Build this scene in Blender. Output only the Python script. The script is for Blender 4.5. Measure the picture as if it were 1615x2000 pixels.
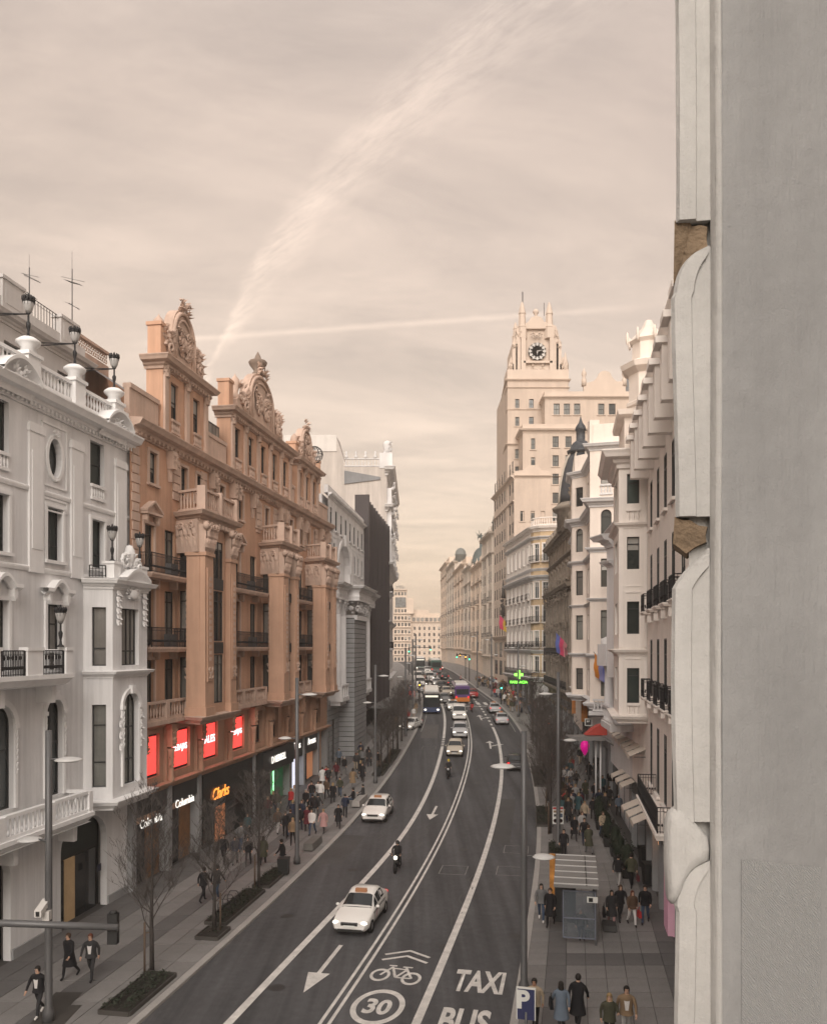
import bpy, bmesh, math, random
import numpy as np
from mathutils import Vector, Matrix
for o in list(bpy.data.objects): bpy.data.objects.remove(o)
SC = bpy.context.scene
COL = SC.collection
PI = math.pi

# ---------------------------------------------------------------- camera
CAMZ = 13.0
FPX, CX, HY = 1600.0, 807.5, 1264.0          # focal length, principal column and horizon row on the 1615 x 2000 plate
cam = bpy.data.cameras.new('camera')
cam.sensor_fit = 'HORIZONTAL'; cam.sensor_width = 36.0
cam.lens = 36.0 * FPX / 1615.0
cam.shift_y = (HY - 1000.0) / 1615.0
cam.clip_start = 0.1; cam.clip_end = 6000
camo = bpy.data.objects.new('camera', cam); COL.objects.link(camo)
camo.location = (0, 0, CAMZ); camo.rotation_euler = (PI / 2, 0, 0)
SC.camera = camo

# ---------------------------------------------------------------- exposure
vs = SC.view_settings
vs.view_transform = 'Standard'; vs.look = 'None'; vs.exposure = 0.96; vs.gamma = 1.0
vs.use_curve_mapping = False
SC.cycles.max_bounces = 6; SC.cycles.diffuse_bounces = 3; SC.cycles.glossy_bounces = 2
SC.cycles.transparent_max_bounces = 8; SC.cycles.use_denoising = True
SC.cycles.sample_clamp_indirect = 6.0; SC.cycles.adaptive_threshold = 0.03

# ---------------------------------------------------------------- sun
SUN_AZ, SUN_EL = math.radians(-173), math.radians(33)
sv = Vector((math.sin(SUN_AZ) * math.cos(SUN_EL), math.cos(SUN_AZ) * math.cos(SUN_EL), math.sin(SUN_EL)))
sl = bpy.data.lights.new('sun', 'SUN'); sl.energy = 1.8; sl.angle = math.radians(45); sl.color = (1.0, 0.935, 0.87)
so = bpy.data.objects.new('sun', sl); COL.objects.link(so)
so.rotation_euler = sv.to_track_quat('Z', 'Y').to_euler(); so.location = (-60, 40, 80)

# ---------------------------------------------------------------- sky
W = bpy.data.worlds.new('World'); SC.world = W; W.use_nodes = True
def build_sky():
    nt = W.node_tree; N = nt.nodes; L = nt.links; N.clear()
    def n(t, **k):
        x = N.new(t)
        for a, b in k.items(): setattr(x, a, b)
        return x
    def M(op, a, b=None, c=None, clamp=False):
        x = n('ShaderNodeMath', operation=op, use_clamp=clamp)
        for i, q in enumerate((a, b, c)):
            if q is None: continue
            if isinstance(q, (int, float)): x.inputs[i].default_value = q
            else: L.new(q, x.inputs[i])
        return x.outputs[0]
    def ramp(f, pts):
        x = n('ShaderNodeValToRGB'); e = x.color_ramp.elements
        while len(e) < len(pts): e.new(0.5)
        for i, (p, c) in enumerate(pts): e[i].position = p; e[i].color = (*c, 1)
        L.new(f, x.inputs[0]); return x.outputs[0]
    tc = n('ShaderNodeTexCoord'); sx = n('ShaderNodeSeparateXYZ'); L.new(tc.outputs['Generated'], sx.inputs[0])
    X, Y, Z = sx.outputs
    sky = n('ShaderNodeTexSky', sky_type='NISHITA'); sky.sun_disc = False
    sky.sun_elevation = SUN_EL; sky.sun_rotation = SUN_AZ; sky.air_density = 1.5; sky.dust_density = 3.0
    b1 = n('ShaderNodeBackground'); b1.inputs[1].default_value = 0.15; L.new(sky.outputs[0], b1.inputs[0])
    # high veil of cirrostratus, warmer towards the horizon
    zc = M('MAXIMUM', Z, 0.0)
    veil = ramp(zc, [(0.0, (0.53, 0.395, 0.29)), (0.10, (0.485, 0.365, 0.272)), (0.30, (0.42, 0.322, 0.246)), (0.55, (0.36, 0.282, 0.226)), (1.0, (0.39, 0.345, 0.31))])
    den = M('ADD', zc, 0.10)
    cu, cv = M('DIVIDE', X, den), M('DIVIDE', Y, den)
    def noise(sc, det, rough, vec, dist=0.0):
        x = n('ShaderNodeTexNoise'); x.inputs['Scale'].default_value = sc; x.inputs['Detail'].default_value = det
        x.inputs['Roughness'].default_value = rough; x.inputs['Distortion'].default_value = dist
        L.new(vec, x.inputs['Vector']); return x.outputs[0]
    def vec(a, b, c=0.0):
        x = n('ShaderNodeCombineXYZ')
        for i, q in enumerate((a, b, c)):
            if isinstance(q, (int, float)): x.inputs[i].default_value = q
            else: L.new(q, x.inputs[i])
        return x.outputs[0]
    # streaky cirrus: long across the view, short along it
    c1 = noise(1.0, 7, 0.62, vec(M('MULTIPLY', cu, 0.34), M('MULTIPLY', M('ADD', cv, M('MULTIPLY', cu, 0.35)), 0.85)), 0.9)
    c2 = noise(1.0, 8, 0.68, vec(M('MULTIPLY', cu, 1.1), M('MULTIPLY', M('ADD', cv, M('MULTIPLY', cu, -0.25)), 2.4), 3.0), 0.5)
    cl = M('ADD', M('MULTIPLY', M('SUBTRACT', c1, 0.5), 0.75), M('MULTIPLY', M('SUBTRACT', c2, 0.5), 0.72))
    # contrails, in gnomonic coordinates of the forward sky
    yy = M('MAXIMUM', Y, 0.05)
    u, v = M('DIVIDE', X, yy), M('DIVIDE', Z, yy)
    fwd = M('GREATER_THAN', Y, 0.05)
    t = M('SUBTRACT', v, 0.359)
    wob = noise(9.0, 6, 0.7, vec(u, v, 1.0)); wob2 = noise(34.0, 5, 0.75, vec(M('ADD', M('MULTIPLY', u, 0.6), M('MULTIPLY', v, -0.35)), M('ADD', v, M('MULTIPLY', u, -0.55)), 4.0))
    uc = M('ADD', M('ADD', -0.242, M('MULTIPLY', t, 0.42)), M('MULTIPLY', M('MULTIPLY', t, t), 1.0))
    du = M('SUBTRACT', M('SUBTRACT', u, uc), M('MULTIPLY', M('SUBTRACT', wob, 0.5), 0.05))
    wid = M('ADD', 0.007, M('MULTIPLY', M('MAXIMUM', t, 0.0), 0.30))
    q = M('DIVIDE', du, wid)
    left = M('MULTIPLY_ADD', q, 2.2, 1.0, clamp=True)           # crisp left edge
    right = M('SUBTRACT', 1.0, M('MULTIPLY', M('MAXIMUM', q, 0.0), 0.75), clamp=True)
    plume = M('MULTIPLY', M('MULTIPLY', left, right), M('MULTIPLY', M('GREATER_THAN', t, -0.04), M('LESS_THAN', t, 0.6)))
    fade = M('MULTIPLY_ADD', M('MAXIMUM', t, 0.0), -0.9, 1.0, clamp=True)
    plume = M('MULTIPLY', M('MULTIPLY', plume, fade), M('MULTIPLY_ADD', M('SUBTRACT', wob2, 0.5), 4.2, 0.55, clamp=True))
    def trail(u0, v0, slope, w, ulo, uhi, amp):
        d = M('ABSOLUTE', M('SUBTRACT', M('SUBTRACT', v, v0), M('MULTIPLY', M('SUBTRACT', u, u0), slope)))
        d = M('SUBTRACT', 1.0, M('DIVIDE', M('ADD', d, M('MULTIPLY', M('SUBTRACT', wob2, 0.5), w * 0.9)), w), clamp=True)
        g1 = M('MULTIPLY', M('SUBTRACT', u, ulo), 12.0, clamp=True); g2 = M('MULTIPLY', M('SUBTRACT', uhi, u), 7.0, clamp=True)
        return M('MULTIPLY', M('MULTIPLY', d, amp), M('MULTIPLY', g1, g2))
    tr = M('ADD', trail(-0.2547, 0.3775, 0.0706, 0.0055, -0.36, 0.30, 0.62), trail(0.04, 0.1535, 0.02, 0.0048, -0.10, 0.16, 0.5))
    tr = M('ADD', tr, trail(-0.02, 0.083, -0.01, 0.003, -0.2, 0.12, 0.35))
    add = M('MULTIPLY', M('ADD', M('MULTIPLY', plume, 0.46), M('MULTIPLY', tr, 0.40)), fwd)
    gain = M('MAXIMUM', M('ADD', M('ADD', 1.0, M('MULTIPLY', cl, 1.25)), add), 0.35)
    mv = n('ShaderNodeVectorMath', operation='SCALE'); L.new(veil, mv.inputs[0]); L.new(gain, mv.inputs['Scale'])
    b2 = n('ShaderNodeBackground'); b2.inputs[1].default_value = 1.0; L.new(mv.outputs[0], b2.inputs[0])
    mx = n('ShaderNodeMixShader'); mx.inputs[0].default_value = 0.90
    L.new(b1.outputs[0], mx.inputs[1]); L.new(b2.outputs[0], mx.inputs[2])
    out = n('ShaderNodeOutputWorld'); L.new(mx.outputs[0], out.inputs[0])
build_sky()
# ================================================================ helpers
def smooth_table(T):
    ys = np.arange(-100, 3001, 1.0)
    v = np.interp(ys, [t[0] for t in T], [t[1] for t in T])
    k = np.exp(-0.5 * (np.arange(-24, 25) / 7.0) ** 2); k /= k.sum()
    vp = np.pad(v, 24, mode='edge'); sm = np.convolve(vp, k, mode='valid')
    return lambda Y: float(np.interp(Y, ys, sm))
GZ = smooth_table([(-100, 0), (45, 0), (60, .15), (80, .9), (100, 2.0), (120, 3.1), (140, 4.2), (170, 5.7), (200, 6.8), (250, 7.6), (320, 7.2), (480, 4.5), (3000, 4.5)])
def ext(T):   # continue a table straight at its near end
    (a, b), (c, d) = T[0], T[1]; k = (d - b) / (c - a)
    return [(-100, b + k * (-100 - a))] + T
C_L = smooth_table(ext([(20, -10.9), (28.3, -9.41), (39.3, -7.43), (48.8, -5.9), (61, -4.1), (79, -1.85), (104, .49), (120.5, 1.5), (143, 1.7), (165, 1.0), (200, -1.0), (260, -4), (480, -14), (3000, -14)]))
C_1 = smooth_table(ext([(20, -8.1), (28.3, -6.4), (39.2, -4.1), (48.7, -1.9), (57.8, -.27), (74, 1.74), (93, 3.34), (112.8, 4.41), (126, 4.7), (152, 4.1), (167, 3.2), (200, 1.5), (260, -1.4), (480, -11), (3000, -11)]))
C_D = smooth_table(ext([(20, -4.8), (28.3, -3.05), (35.5, -1.5), (48.7, .84), (57.8, 2.3), (74, 4.52), (93, 6.6), (118, 7.7), (136, 7.5), (162, 6.3), (200, 4.2), (260, 1.3), (480, -7), (3000, -7)]))
C_2 = smooth_table(ext([(20, -1.6), (28.3, .13), (47.6, 3.94), (66, 6.91), (81.5, 8.9), (100, 10.4), (126, 10.6), (152, 10.0), (167, 9), (200, 7), (260, 4.2), (480, -3.5), (3000, -3.5)]))
C_R = smooth_table(ext([(20, 1.7), (29.9, 3.66), (38, 5.28), (54.3, 8.3), (67.9, 10.16), (101.5, 13.6), (124, 13.9), (139, 13.2), (152, 12.2), (200, 9.8), (260, 7), (480, 0), (3000, 0)]))
def F_L(Y): return float(np.interp(Y, [-100, 42.6, 80.9, 100, 128, 160, 480], [-38.7, -15.0, -8.45, -6.6, -4.1, -4.0, -20]))
def F_R(Y): return float(np.interp(Y, [-100, 5, 38.3, 46.5, 54, 68, 95, 120, 146, 173, 330, 480], [-14.7, 5.5, 11.9, 13.3, 14.0, 15.8, 18.4, 19.9, 18.3, 17, 11.3, 6]))
def ground_at(px, py):
    lo, hi = 8.0, 230.0
    for _ in range(50):
        m = (lo + hi) / 2
        if HY + FPX * (CAMZ - GZ(m)) / m > py: lo = m
        else: hi = m
    return ((px - CX) * lo / FPX, lo)
def heading(f, Y): return math.atan2(f(Y + 1) - f(Y - 1), 2.0)     # street direction, measured from +Y towards +X

class MB:
    "mesh collector; T = (ox, oy, cos, sin, oz) places what is added"
    def __init__(s): s.v = []; s.f = []; s.m = []; s.s = []; s.T = None
    def at(s, fc): s.T = fc.T if fc is not None else None; return s
    def add(s, vs, fs, mi=0, sm=False):
        b = len(s.v)
        if s.T is None: s.v += [tuple(p) for p in vs]
        else:
            ox, oy, c, n, oz = s.T
            s.v += [(ox + p[0] * c - p[1] * n, oy + p[0] * n + p[1] * c, p[2] + oz) for p in vs]
        for f in fs: s.f.append([b + i for i in f]); s.m.append(mi); s.s.append(sm)
        return s
    def quad(s, a, b, c, d, mi=0): return s.add([a, b, c, d], [(0, 1, 2, 3)], mi)
    def box(s, x0, x1, y0, y1, z0, z1, mi=0):
        return s.add([(x0, y0, z0), (x1, y0, z0), (x1, y1, z0), (x0, y1, z0), (x0, y0, z1), (x1, y0, z1), (x1, y1, z1), (x0, y1, z1)],
                     [(0, 3, 2, 1), (4, 5, 6, 7), (0, 1, 5, 4), (1, 2, 6, 5), (2, 3, 7, 6), (3, 0, 4, 7)], mi)
    def frustum(s, x0, x1, y0, y1, z0, z1, k, mi=0, kx=None):
        kx = k if kx is None else kx
        return s.add([(x0, y0, z0), (x1, y0, z0), (x1, y1, z0), (x0, y1, z0), (x0 + kx, y0 + k, z1), (x1 - kx, y0 + k, z1), (x1 - kx, y1 - k, z1), (x0 + kx, y1 - k, z1)],
                     [(0, 3, 2, 1), (4, 5, 6, 7), (0, 1, 5, 4), (1, 2, 6, 5), (2, 3, 7, 6), (3, 0, 4, 7)], mi)
    def prism_xz(s, poly, y0, y1, mi=0):
        n = len(poly)
        vs = [(p[0], y0, p[1]) for p in poly] + [(p[0], y1, p[1]) for p in poly]
        return s.add(vs, [tuple(range(n)), tuple(range(2 * n - 1, n - 1, -1))] + [(i, i + n, (i + 1) % n + n, (i + 1) % n) for i in range(n)], mi)
    def prism_xy(s, poly, z0, z1, mi=0):
        n = len(poly)
        vs = [(p[0], p[1], z0) for p in poly] + [(p[0], p[1], z1) for p in poly]
        return s.add(vs, [tuple(range(n - 1, -1, -1)), tuple(range(n, 2 * n))] + [(i, (i + 1) % n, (i + 1) % n + n, i + n) for i in range(n)], mi)
    def tube(s, pts, rad, n=6, mi=0, cap=True, sm=True):
        pts = [Vector(p) for p in pts]
        if not hasattr(rad, '__len__'): rad = [rad] * len(pts)
        vs, fs = [], []; pu = None
        for i, p in enumerate(pts):
            d = (pts[min(i + 1, len(pts) - 1)] - pts[max(i - 1, 0)])
            if d.length < 1e-9: d = Vector((0, 0, 1))
            d.normalize()
            if pu is None:
                a = Vector((1, 0, 0)) if abs(d.x) < 0.9 else Vector((0, 1, 0))
                pu = d.cross(a).normalized()
            else:
                pu = (pu - d * pu.dot(d))
                pu = pu.normalized() if pu.length > 1e-6 else d.orthogonal().normalized()
            w = d.cross(pu)
            for k in range(n):
                a = 2 * PI * k / n
                vs.append(tuple(p + (pu * math.cos(a) + w * math.sin(a)) * rad[i]))
        for i in range(len(pts) - 1):
            for k in range(n):
                k2 = (k + 1) % n
                fs.append((i * n + k, i * n + k2, (i + 1) * n + k2, (i + 1) * n + k))
        s.add(vs, fs, mi, sm)
        if cap and n > 2:
            b = len(s.v) - len(vs)
            s.f.append([b + k for k in range(n - 1, -1, -1)]); s.m.append(mi); s.s.append(False)
            e = b + (len(pts) - 1) * n
            s.f.append([e + k for k in range(n)]); s.m.append(mi); s.s.append(False)
        return s
    def lathe(s, cx, cy, prof, n=12, mi=0, a0=0, a1=2 * PI, sx=1, sy=1, sm=True):
        full = abs(a1 - a0 - 2 * PI) < 1e-6
        m = n if full else n + 1
        vs, fs = [], []
        for r, z in prof:
            for k in range(m):
                a = a0 + (a1 - a0) * k / n
                vs.append((cx + r * math.cos(a) * sx, cy + r * math.sin(a) * sy, z))
        for i in range(len(prof) - 1):
            for k in range(n):
                k2 = (k + 1) % m
                fs.append((i * m + k, i * m + k2, (i + 1) * m + k2, (i + 1) * m + k))
        s.add(vs, fs, mi, sm)
        if full:
            b = len(s.v) - len(vs)
            if prof[-1][0] > 1e-4: s.f.append([b + (len(prof) - 1) * m + k for k in range(m)]); s.m.append(mi); s.s.append(False)
            if prof[0][0] > 1e-4: s.f.append([b + k for k in range(m - 1, -1, -1)]); s.m.append(mi); s.s.append(False)
        return s
    def ell(s, c, r, n=8, m=5, mi=0, jit=0, rnd=None):
        vs, fs = [], []
        for i in range(m + 1):
            ph = PI * i / m - PI / 2
            for k in range(n):
                a = 2 * PI * k / n; j = 1 + (rnd.uniform(-jit, jit) if jit else 0)
                vs.append((c[0] + r[0] * math.cos(ph) * math.cos(a) * j, c[1] + r[1] * math.cos(ph) * math.sin(a) * j, c[2] + r[2] * math.sin(ph) * j))
        for i in range(m):
            for k in range(n):
                k2 = (k + 1) % n
                fs.append((i * n + k, i * n + k2, (i + 1) * n + k2, (i + 1) * n + k))
        return s.add(vs, fs, mi, True)
    def sweep(s, path, prof, closed=False, mi=0, cap=True):
        "prof: (out, z) swept along a plan path, out to the right-hand side of the direction of travel"
        n = len(path); P = [Vector((p[0], p[1])) for p in path]; nr = []
        for i in range(n):
            def dirn(a, b): d = P[b] - P[a]; return d.normalized()
            if closed: d0, d1 = dirn((i - 1) % n, i), dirn(i, (i + 1) % n)
            else:
                d1 = dirn(i, i + 1) if i < n - 1 else dirn(i - 1, i); d0 = dirn(i - 1, i) if i > 0 else d1
            a, b = Vector((d0.y, -d0.x)), Vector((d1.y, -d1.x)); q = a + b
            q = q.normalized() if q.length > 1e-6 else a
            nr.append(q / max(0.35, q.dot(a)))
        k = len(prof); vs = []
        for i in range(n):
            for o, z in prof: vs.append((P[i].x + nr[i].x * o, P[i].y + nr[i].y * o, z))
        fs = []
        for i in range(n if closed else n - 1):
            j = (i + 1) % n
            for a in range(k - 1): fs.append((i * k + a, j * k + a, j * k + a + 1, i * k + a + 1))
        if cap and not closed: fs += [tuple(range(k)), tuple((n - 1) * k + a for a in range(k - 1, -1, -1))]
        return s.add(vs, fs, mi)
    def mesh(s, name, mats):
        me = bpy.data.meshes.new(name); me.from_pydata(s.v, [], s.f)
        for m in (mats if isinstance(mats, (list, tuple)) else [mats]): me.materials.append(m)
        if s.f:
            me.polygons.foreach_set('material_index', s.m); me.polygons.foreach_set('use_smooth', s.s)
        me.update(); return me
    def build(s, name, mats, parent=None, org=None):
        if org is not None: s.v = [(p[0] - org[0], p[1] - org[1], p[2] - org[2]) for p in s.v]
        return link(name, s.mesh(name, mats), parent)
def link(name, data, parent=None, loc=None, rz=0, rot=None, scale=None):
    o = bpy.data.objects.new(name, data); COL.objects.link(o)
    if parent is not None: o.parent = parent
    if loc is not None: o.location = loc
    if rz: o.rotation_euler = (0, 0, rz)
    if rot is not None: o.rotation_euler = rot
    if scale is not None: o.scale = scale if hasattr(scale, '__len__') else (scale,) * 3
    return o
def tag(o, label, cat=None, group=None, kind=None):
    if label: o['label'] = label
    if cat: o['category'] = cat
    if group: o['group'] = group
    if kind: o['kind'] = kind
    return o
def thing(name, label, cat, loc=(0, 0, 0), rz=0, group=None):
    o = bpy.data.objects.new(name, None); COL.objects.link(o)
    o.location = loc; o.rotation_euler = (0, 0, rz); o.empty_display_size = 0.2
    return tag(o, label, cat, group)
KIDS = {}
def copy_tree(o, parent=None, loc=None, rz=None, scale=None, mats=None):
    c = o.copy(); COL.objects.link(c); c.parent = parent
    if loc is not None: c.location = loc
    if rz is not None: c.rotation_euler = (0, 0, rz)
    if scale is not None: c.scale = scale if hasattr(scale, '__len__') else (scale,) * 3
    for ch in list(o.children): copy_tree(ch, c)
    return c
class Fa:
    "a facet of a facade: x runs p0 -> p1, -y points out to the street, z is world height"
    def __init__(s, p0, p1):
        s.p0, s.p1 = Vector(p0), Vector(p1); d = s.p1 - s.p0; s.L = d.length; s.ang = math.atan2(d.y, d.x)
        s.T = (p0[0], p0[1], math.cos(s.ang), math.sin(s.ang), 0.0)
    def w(s, x, y, z):
        ox, oy, c, n, _ = s.T; return (ox + x * c - y * n, oy + x * n + y * c, z)
class Bld:
    def __init__(s, name, label, x, y, z=0, cat='building', group=None):
        s.o = thing(name, label, cat, (x, y, z), 0, group); s.org = (x, y, z)
    def part(s, name, mb, mats, parent=None): return mb.build(name, mats, parent or s.o, s.org)
    def put(s, name, me, fc, x, y, z, parent=None, rz=0):
        p = fc.w(x, y, z); return link(name, me, parent or s.o, (p[0] - s.org[0], p[1] - s.org[1], p[2] - s.org[2]), fc.ang + rz)

# ================================================================ materials
MATS = {}
def mat(name, c, rough=.8, var=.10, scale=.5, streak=0.0, bump=0.0, bscale=12., metal=0., emit=None, es=0., spec=.35, alpha=None, tracks=0, fine=0.0, orand=None):
    if name in MATS: return MATS[name]
    m = bpy.data.materials.new(name); m.use_nodes = True; nt = m.node_tree; N, L = nt.nodes, nt.links
    b = N['Principled BSDF']; b.inputs['Roughness'].default_value = rough; b.inputs['Metallic'].default_value = metal
    b.inputs['Specular IOR Level'].default_value = spec
    b.inputs['Base Color'].default_value = (*c, 1)
    if emit: b.inputs['Emission Color'].default_value = (*emit, 1); b.inputs['Emission Strength'].default_value = es
    if alpha is not None: b.inputs['Alpha'].default_value = alpha
    if var or streak or fine or bump:
        tc = N.new('ShaderNodeTexCoord')
        cur = None
        def band(sc, det, lo, hi, vec):
            nonlocal cur
            t = N.new('ShaderNodeTexNoise'); t.inputs['Scale'].default_value = sc; t.inputs['Detail'].default_value = det; t.inputs['Roughness'].default_value = .6
            L.new(vec, t.inputs['Vector'])
            r = N.new('ShaderNodeMapRange'); r.inputs[1].default_value = .3; r.inputs[2].default_value = .7; r.inputs[3].default_value = lo; r.inputs[4].default_value = hi
            L.new(t.outputs[0], r.inputs[0])
            if cur is None: cur = r.outputs[0]
            else:
                q = N.new('ShaderNodeMath'); q.operation = 'MULTIPLY'; L.new(cur, q.inputs[0]); L.new(r.outputs[0], q.inputs[1]); cur = q.outputs[0]
        if var: band(scale, 5, 1 - var, 1 + var * .7, tc.outputs['Object'])
        if fine: band(scale * 22, 4, 1 - fine, 1 + fine, tc.outputs['Object'])
        if streak:
            mp = N.new('ShaderNodeMapping'); mp.inputs['Scale'].default_value = (1.4, 1.4, .10); L.new(tc.outputs['Object'], mp.inputs[0])
            band(1.0, 6, 1 - streak, 1.0, mp.outputs[0]); mp = N.new('ShaderNodeMapping'); mp.inputs['Scale'].default_value = (5, 5, .22); L.new(tc.outputs['Object'], mp.inputs[0]); band(1.0, 5, 1 - streak * .5, 1.03, mp.outputs[0])
        if orand:
            oi = N.new('ShaderNodeObjectInfo'); r = N.new('ShaderNodeMapRange'); r.inputs[3].default_value, r.inputs[4].default_value = orand; L.new(oi.outputs['Random'], r.inputs[0]); q = N.new('ShaderNodeMath'); q.operation = 'MULTIPLY'; L.new(cur, q.inputs[0]); L.new(r.outputs[0], q.inputs[1]); cur = q.outputs[0]
        if tracks:
            mp = N.new('ShaderNodeMapping'); mp.inputs['Scale'].default_value = (.9, .022, .1); mp.inputs['Rotation'].default_value = (0, 0, .15); L.new(tc.outputs['Object'], mp.inputs[0]); band(1.0, 6, 1 - tracks, 1 + tracks, mp.outputs[0]); band(2.6, 3, 1 - tracks * .4, 1 + tracks * .3, mp.outputs[0])
        if cur is not None:
            v = N.new('ShaderNodeVectorMath'); v.operation = 'SCALE'; v.inputs[0].default_value = c; L.new(cur, v.inputs['Scale']); L.new(v.outputs[0], b.inputs['Base Color'])
        if bump:
            t = N.new('ShaderNodeTexNoise'); t.inputs['Scale'].default_value = bscale; t.inputs['Detail'].default_value = 6; L.new(tc.outputs['Object'], t.inputs['Vector'])
            bp = N.new('ShaderNodeBump'); bp.inputs['Strength'].default_value = bump; bp.inputs['Distance'].default_value = .05
            L.new(t.outputs[0], bp.inputs['Height']); L.new(bp.outputs[0], b.inputs['Normal'])
    MATS[name] = m; return m
WHITE = mat('white render', (.84, .84, .845), .85, .09, .35, .20, .08, 9)
WHITE_T = mat('white stucco trim', (.86, .86, .86), .8, .05, .8, .08)
PENT = mat('roof storey render', (.62, .60, .59), .85, .08, .4, .15)
ORANGE = mat('ochre terracotta render', (.63, .385, .265), .85, .16, .30, .24, .08, 7)
ORANGE_T = mat('pink stone trim', (.62, .46, .375), .85, .16, .7, .22, .1, 10)
ORANGE_D = mat('ochre column stone', (.54, .34, .24), .85, .12, .5, .14)
STONE_W = mat('pale limestone', (.77, .76, .76), .85, .09, .4, .2)
STONE_G = mat('grey granite', (.31, .315, .32), .8, .12, .7, .12, .1, 8)
STONE_J = mat('granite joint', (.09, .09, .09), .9, 0)
BLANK = mat('stained party wall render', (.60, .55, .51), .9, .10, .22, .24)
CREAM = mat('cream render', (.84, .78, .725), .85, .07, .4, .11)
CREAM_T = mat('cream stucco trim', (.86, .80, .75), .8, .06, .8, .08)
PINKC = mat('pink cream render', (.82, .73, .655), .85, .08, .4, .10)
GREYC = mat('light grey stucco', (.70, .69, .69), .85, .07, .5, .10)
YELL = mat('yellow ochre render', (.56, .42, .265), .85, .10, .4, .1)
BROWNS = mat('weathered brown stone', (.36, .28, .21), .9, .28, .8, .25, .15, 6)
BROWNT = mat('grey brown carved stone', (.31, .265, .22), .9, .3, 1.2, .2)
TOWER = mat('warm limestone', (.60, .495, .415), .85, .10, .25, .14)
TOWER_T = mat('warm limestone trim', (.62, .515, .435), .85, .07, .4, .06)
FARC = mat('far cream render', (.68, .56, .46), .85, .1, .2, .08)
FARG = mat('far grey render', (.60, .53, .46), .85, .1, .2, .08)
ROOF = mat('grey zinc roof', (.22, .225, .235), .55, .15, .6, .2)
SLATE = mat('dark slate', (.055, .06, .068), .5, .25, 1.2, .1)
TILE = mat('roof terrace tile', (.32, .25, .2), .9, .2)
IRON = mat('black ironwork', (.018, .018, .02), .55, 0)
FRAME_D = mat('dark window frame', (.03, .032, .033), .5, 0)
FRAME_W = mat('white window frame', (.55, .53, .5), .6, 0)
GLASS = mat('dark window glass', (.030, .036, .038), .08, .35, .5, spec=.6, orand=(.25, 2.6))  # random base tone per pane stands in for varied reflections
GLASS_B = mat('window glass with blind', (.20, .205, .19), .25, .2, .9, .3, spec=.5, orand=(.35, 1.5))
GLASS_C = mat('window glass with curtain', (.34, .325, .30), .3, .2, 1.2, .45, spec=.5, orand=(.4, 1.25))
GLASS_G = mat('green tinted glass', (.035, .05, .046), .08, .3, .6, spec=.6, orand=(.4, 2.2))
BLIND = mat('lowered blind', (.42, .405, .375), .8, .1, 2, orand=(.35, 1.3))
SHUT = mat('dark green shutter', (.035, .045, .042), .6, .1)
FIN = mat('dark brown metal fin', (.042, .034, .036), .55, .12, .3)
SHOP = mat('dark shopfront stone', (.028, .03, .031), .35, .3, .8, spec=.5)
SHOPG = mat('shop window glass', (.03, .032, .034), .1, .4, .5, spec=.5)
WOOD = mat('warm wood', (.22, .11, .05), .6, .2, 2)
ASPH = mat('asphalt', (.074, .074, .078), .85, .20, .12, 0, .12, 60, fine=.14, tracks=.38)
ASPH2 = mat('old asphalt patch', (.070, .069, .069), .85, .22, .4, 0, .1, 60, fine=.14)
PAINT = mat('road paint', (.60, .58, .55), .7, .22, 2.2, 0, fine=.22)
PAINT_O = mat('worn road paint', (.30, .29, .275), .8, .35, 1.5, 0, fine=.2)
KERB = mat('granite kerb', (.34, .325, .31), .8, .10, .6, fine=.08)
SLAB_A = mat('grey paving stone', (.195, .188, .183), .8, .12, .5, fine=.07)
SLAB_B = mat('light paving stone', (.215, .207, .202), .8, .12, .5, fine=.07)
SLAB_C = mat('dark paving stone', (.125, .121, .12), .8, .12, .5, fine=.07)
SLAB_J = mat('paving joint', (.06, .058, .056), .9, .1)
EARTH = mat('ground', (.10, .095, .09), .95, .2, .02)
LAMPG = mat('grey painted steel', (.11, .11, .112), .45, .08, 1, metal=.3)
LAMPW = mat('pale luminaire', (.55, .55, .54), .35, 0)
def emis(name, c, s, base=None): return mat(name, base or tuple(x * .5 for x in c), .5, 0, emit=c, es=s)
# ================================================================ ground, road, pavements
def struct(o): o['kind'] = 'structure'; return o
YS = [-60 + 4 * i for i in range(15)] + [2.0 * i for i in range(0, 130)] + [262 + 8 * i for i in range(30)]
def strip(f0, f1, ys, zoff, mb=None, nx=1, mi=0):
    mb = mb or MB(); b = []
    for Y in ys:
        a, c = f0(Y), f1(Y); b.append([(a + (c - a) * k / nx, Y, GZ(Y) + zoff) for k in range(nx + 1)])
    vs = [p for r in b for p in r]; k = nx + 1
    mb.add(vs, [(i * k + j, i * k + j + 1, (i + 1) * k + j + 1, (i + 1) * k + j) for i in range(len(ys) - 1) for j in range(nx)], mi, True)
    return mb
gy = [-300, -60] + [10 * i for i in range(0, 50)] + [600, 1000]
struct(strip(lambda Y: -700., lambda Y: 700., gy, -.55).build('ground', EARTH))
ROAD = struct(strip(C_L, C_R, YS, 0.0, nx=6).build('road', ASPH))
KH = .13
def kerb(name, f, sgn):
    mb = MB(); ys = [y for y in YS if y > -20]
    prof = [(0, 0.0 - .3), (0, KH - .02), (.02, KH), (.30, KH)]
    vs = []
    for Y in ys:
        for o, z in prof: vs.append((f(Y) + sgn * o, Y, GZ(Y) + z))
    k = 4; fs = []
    for i in range(len(ys) - 1):
        for a in range(3):
            q = (i * k + a, (i + 1) * k + a, (i + 1) * k + a + 1, i * k + a + 1); fs.append(q if sgn < 0 else q[::-1])
    mb.add(vs, fs); return struct(mb.build(name, KERB))
kerb('kerb', C_L, -1); kerb('kerb', C_R, 1)
rs = random.Random(5)
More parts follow.
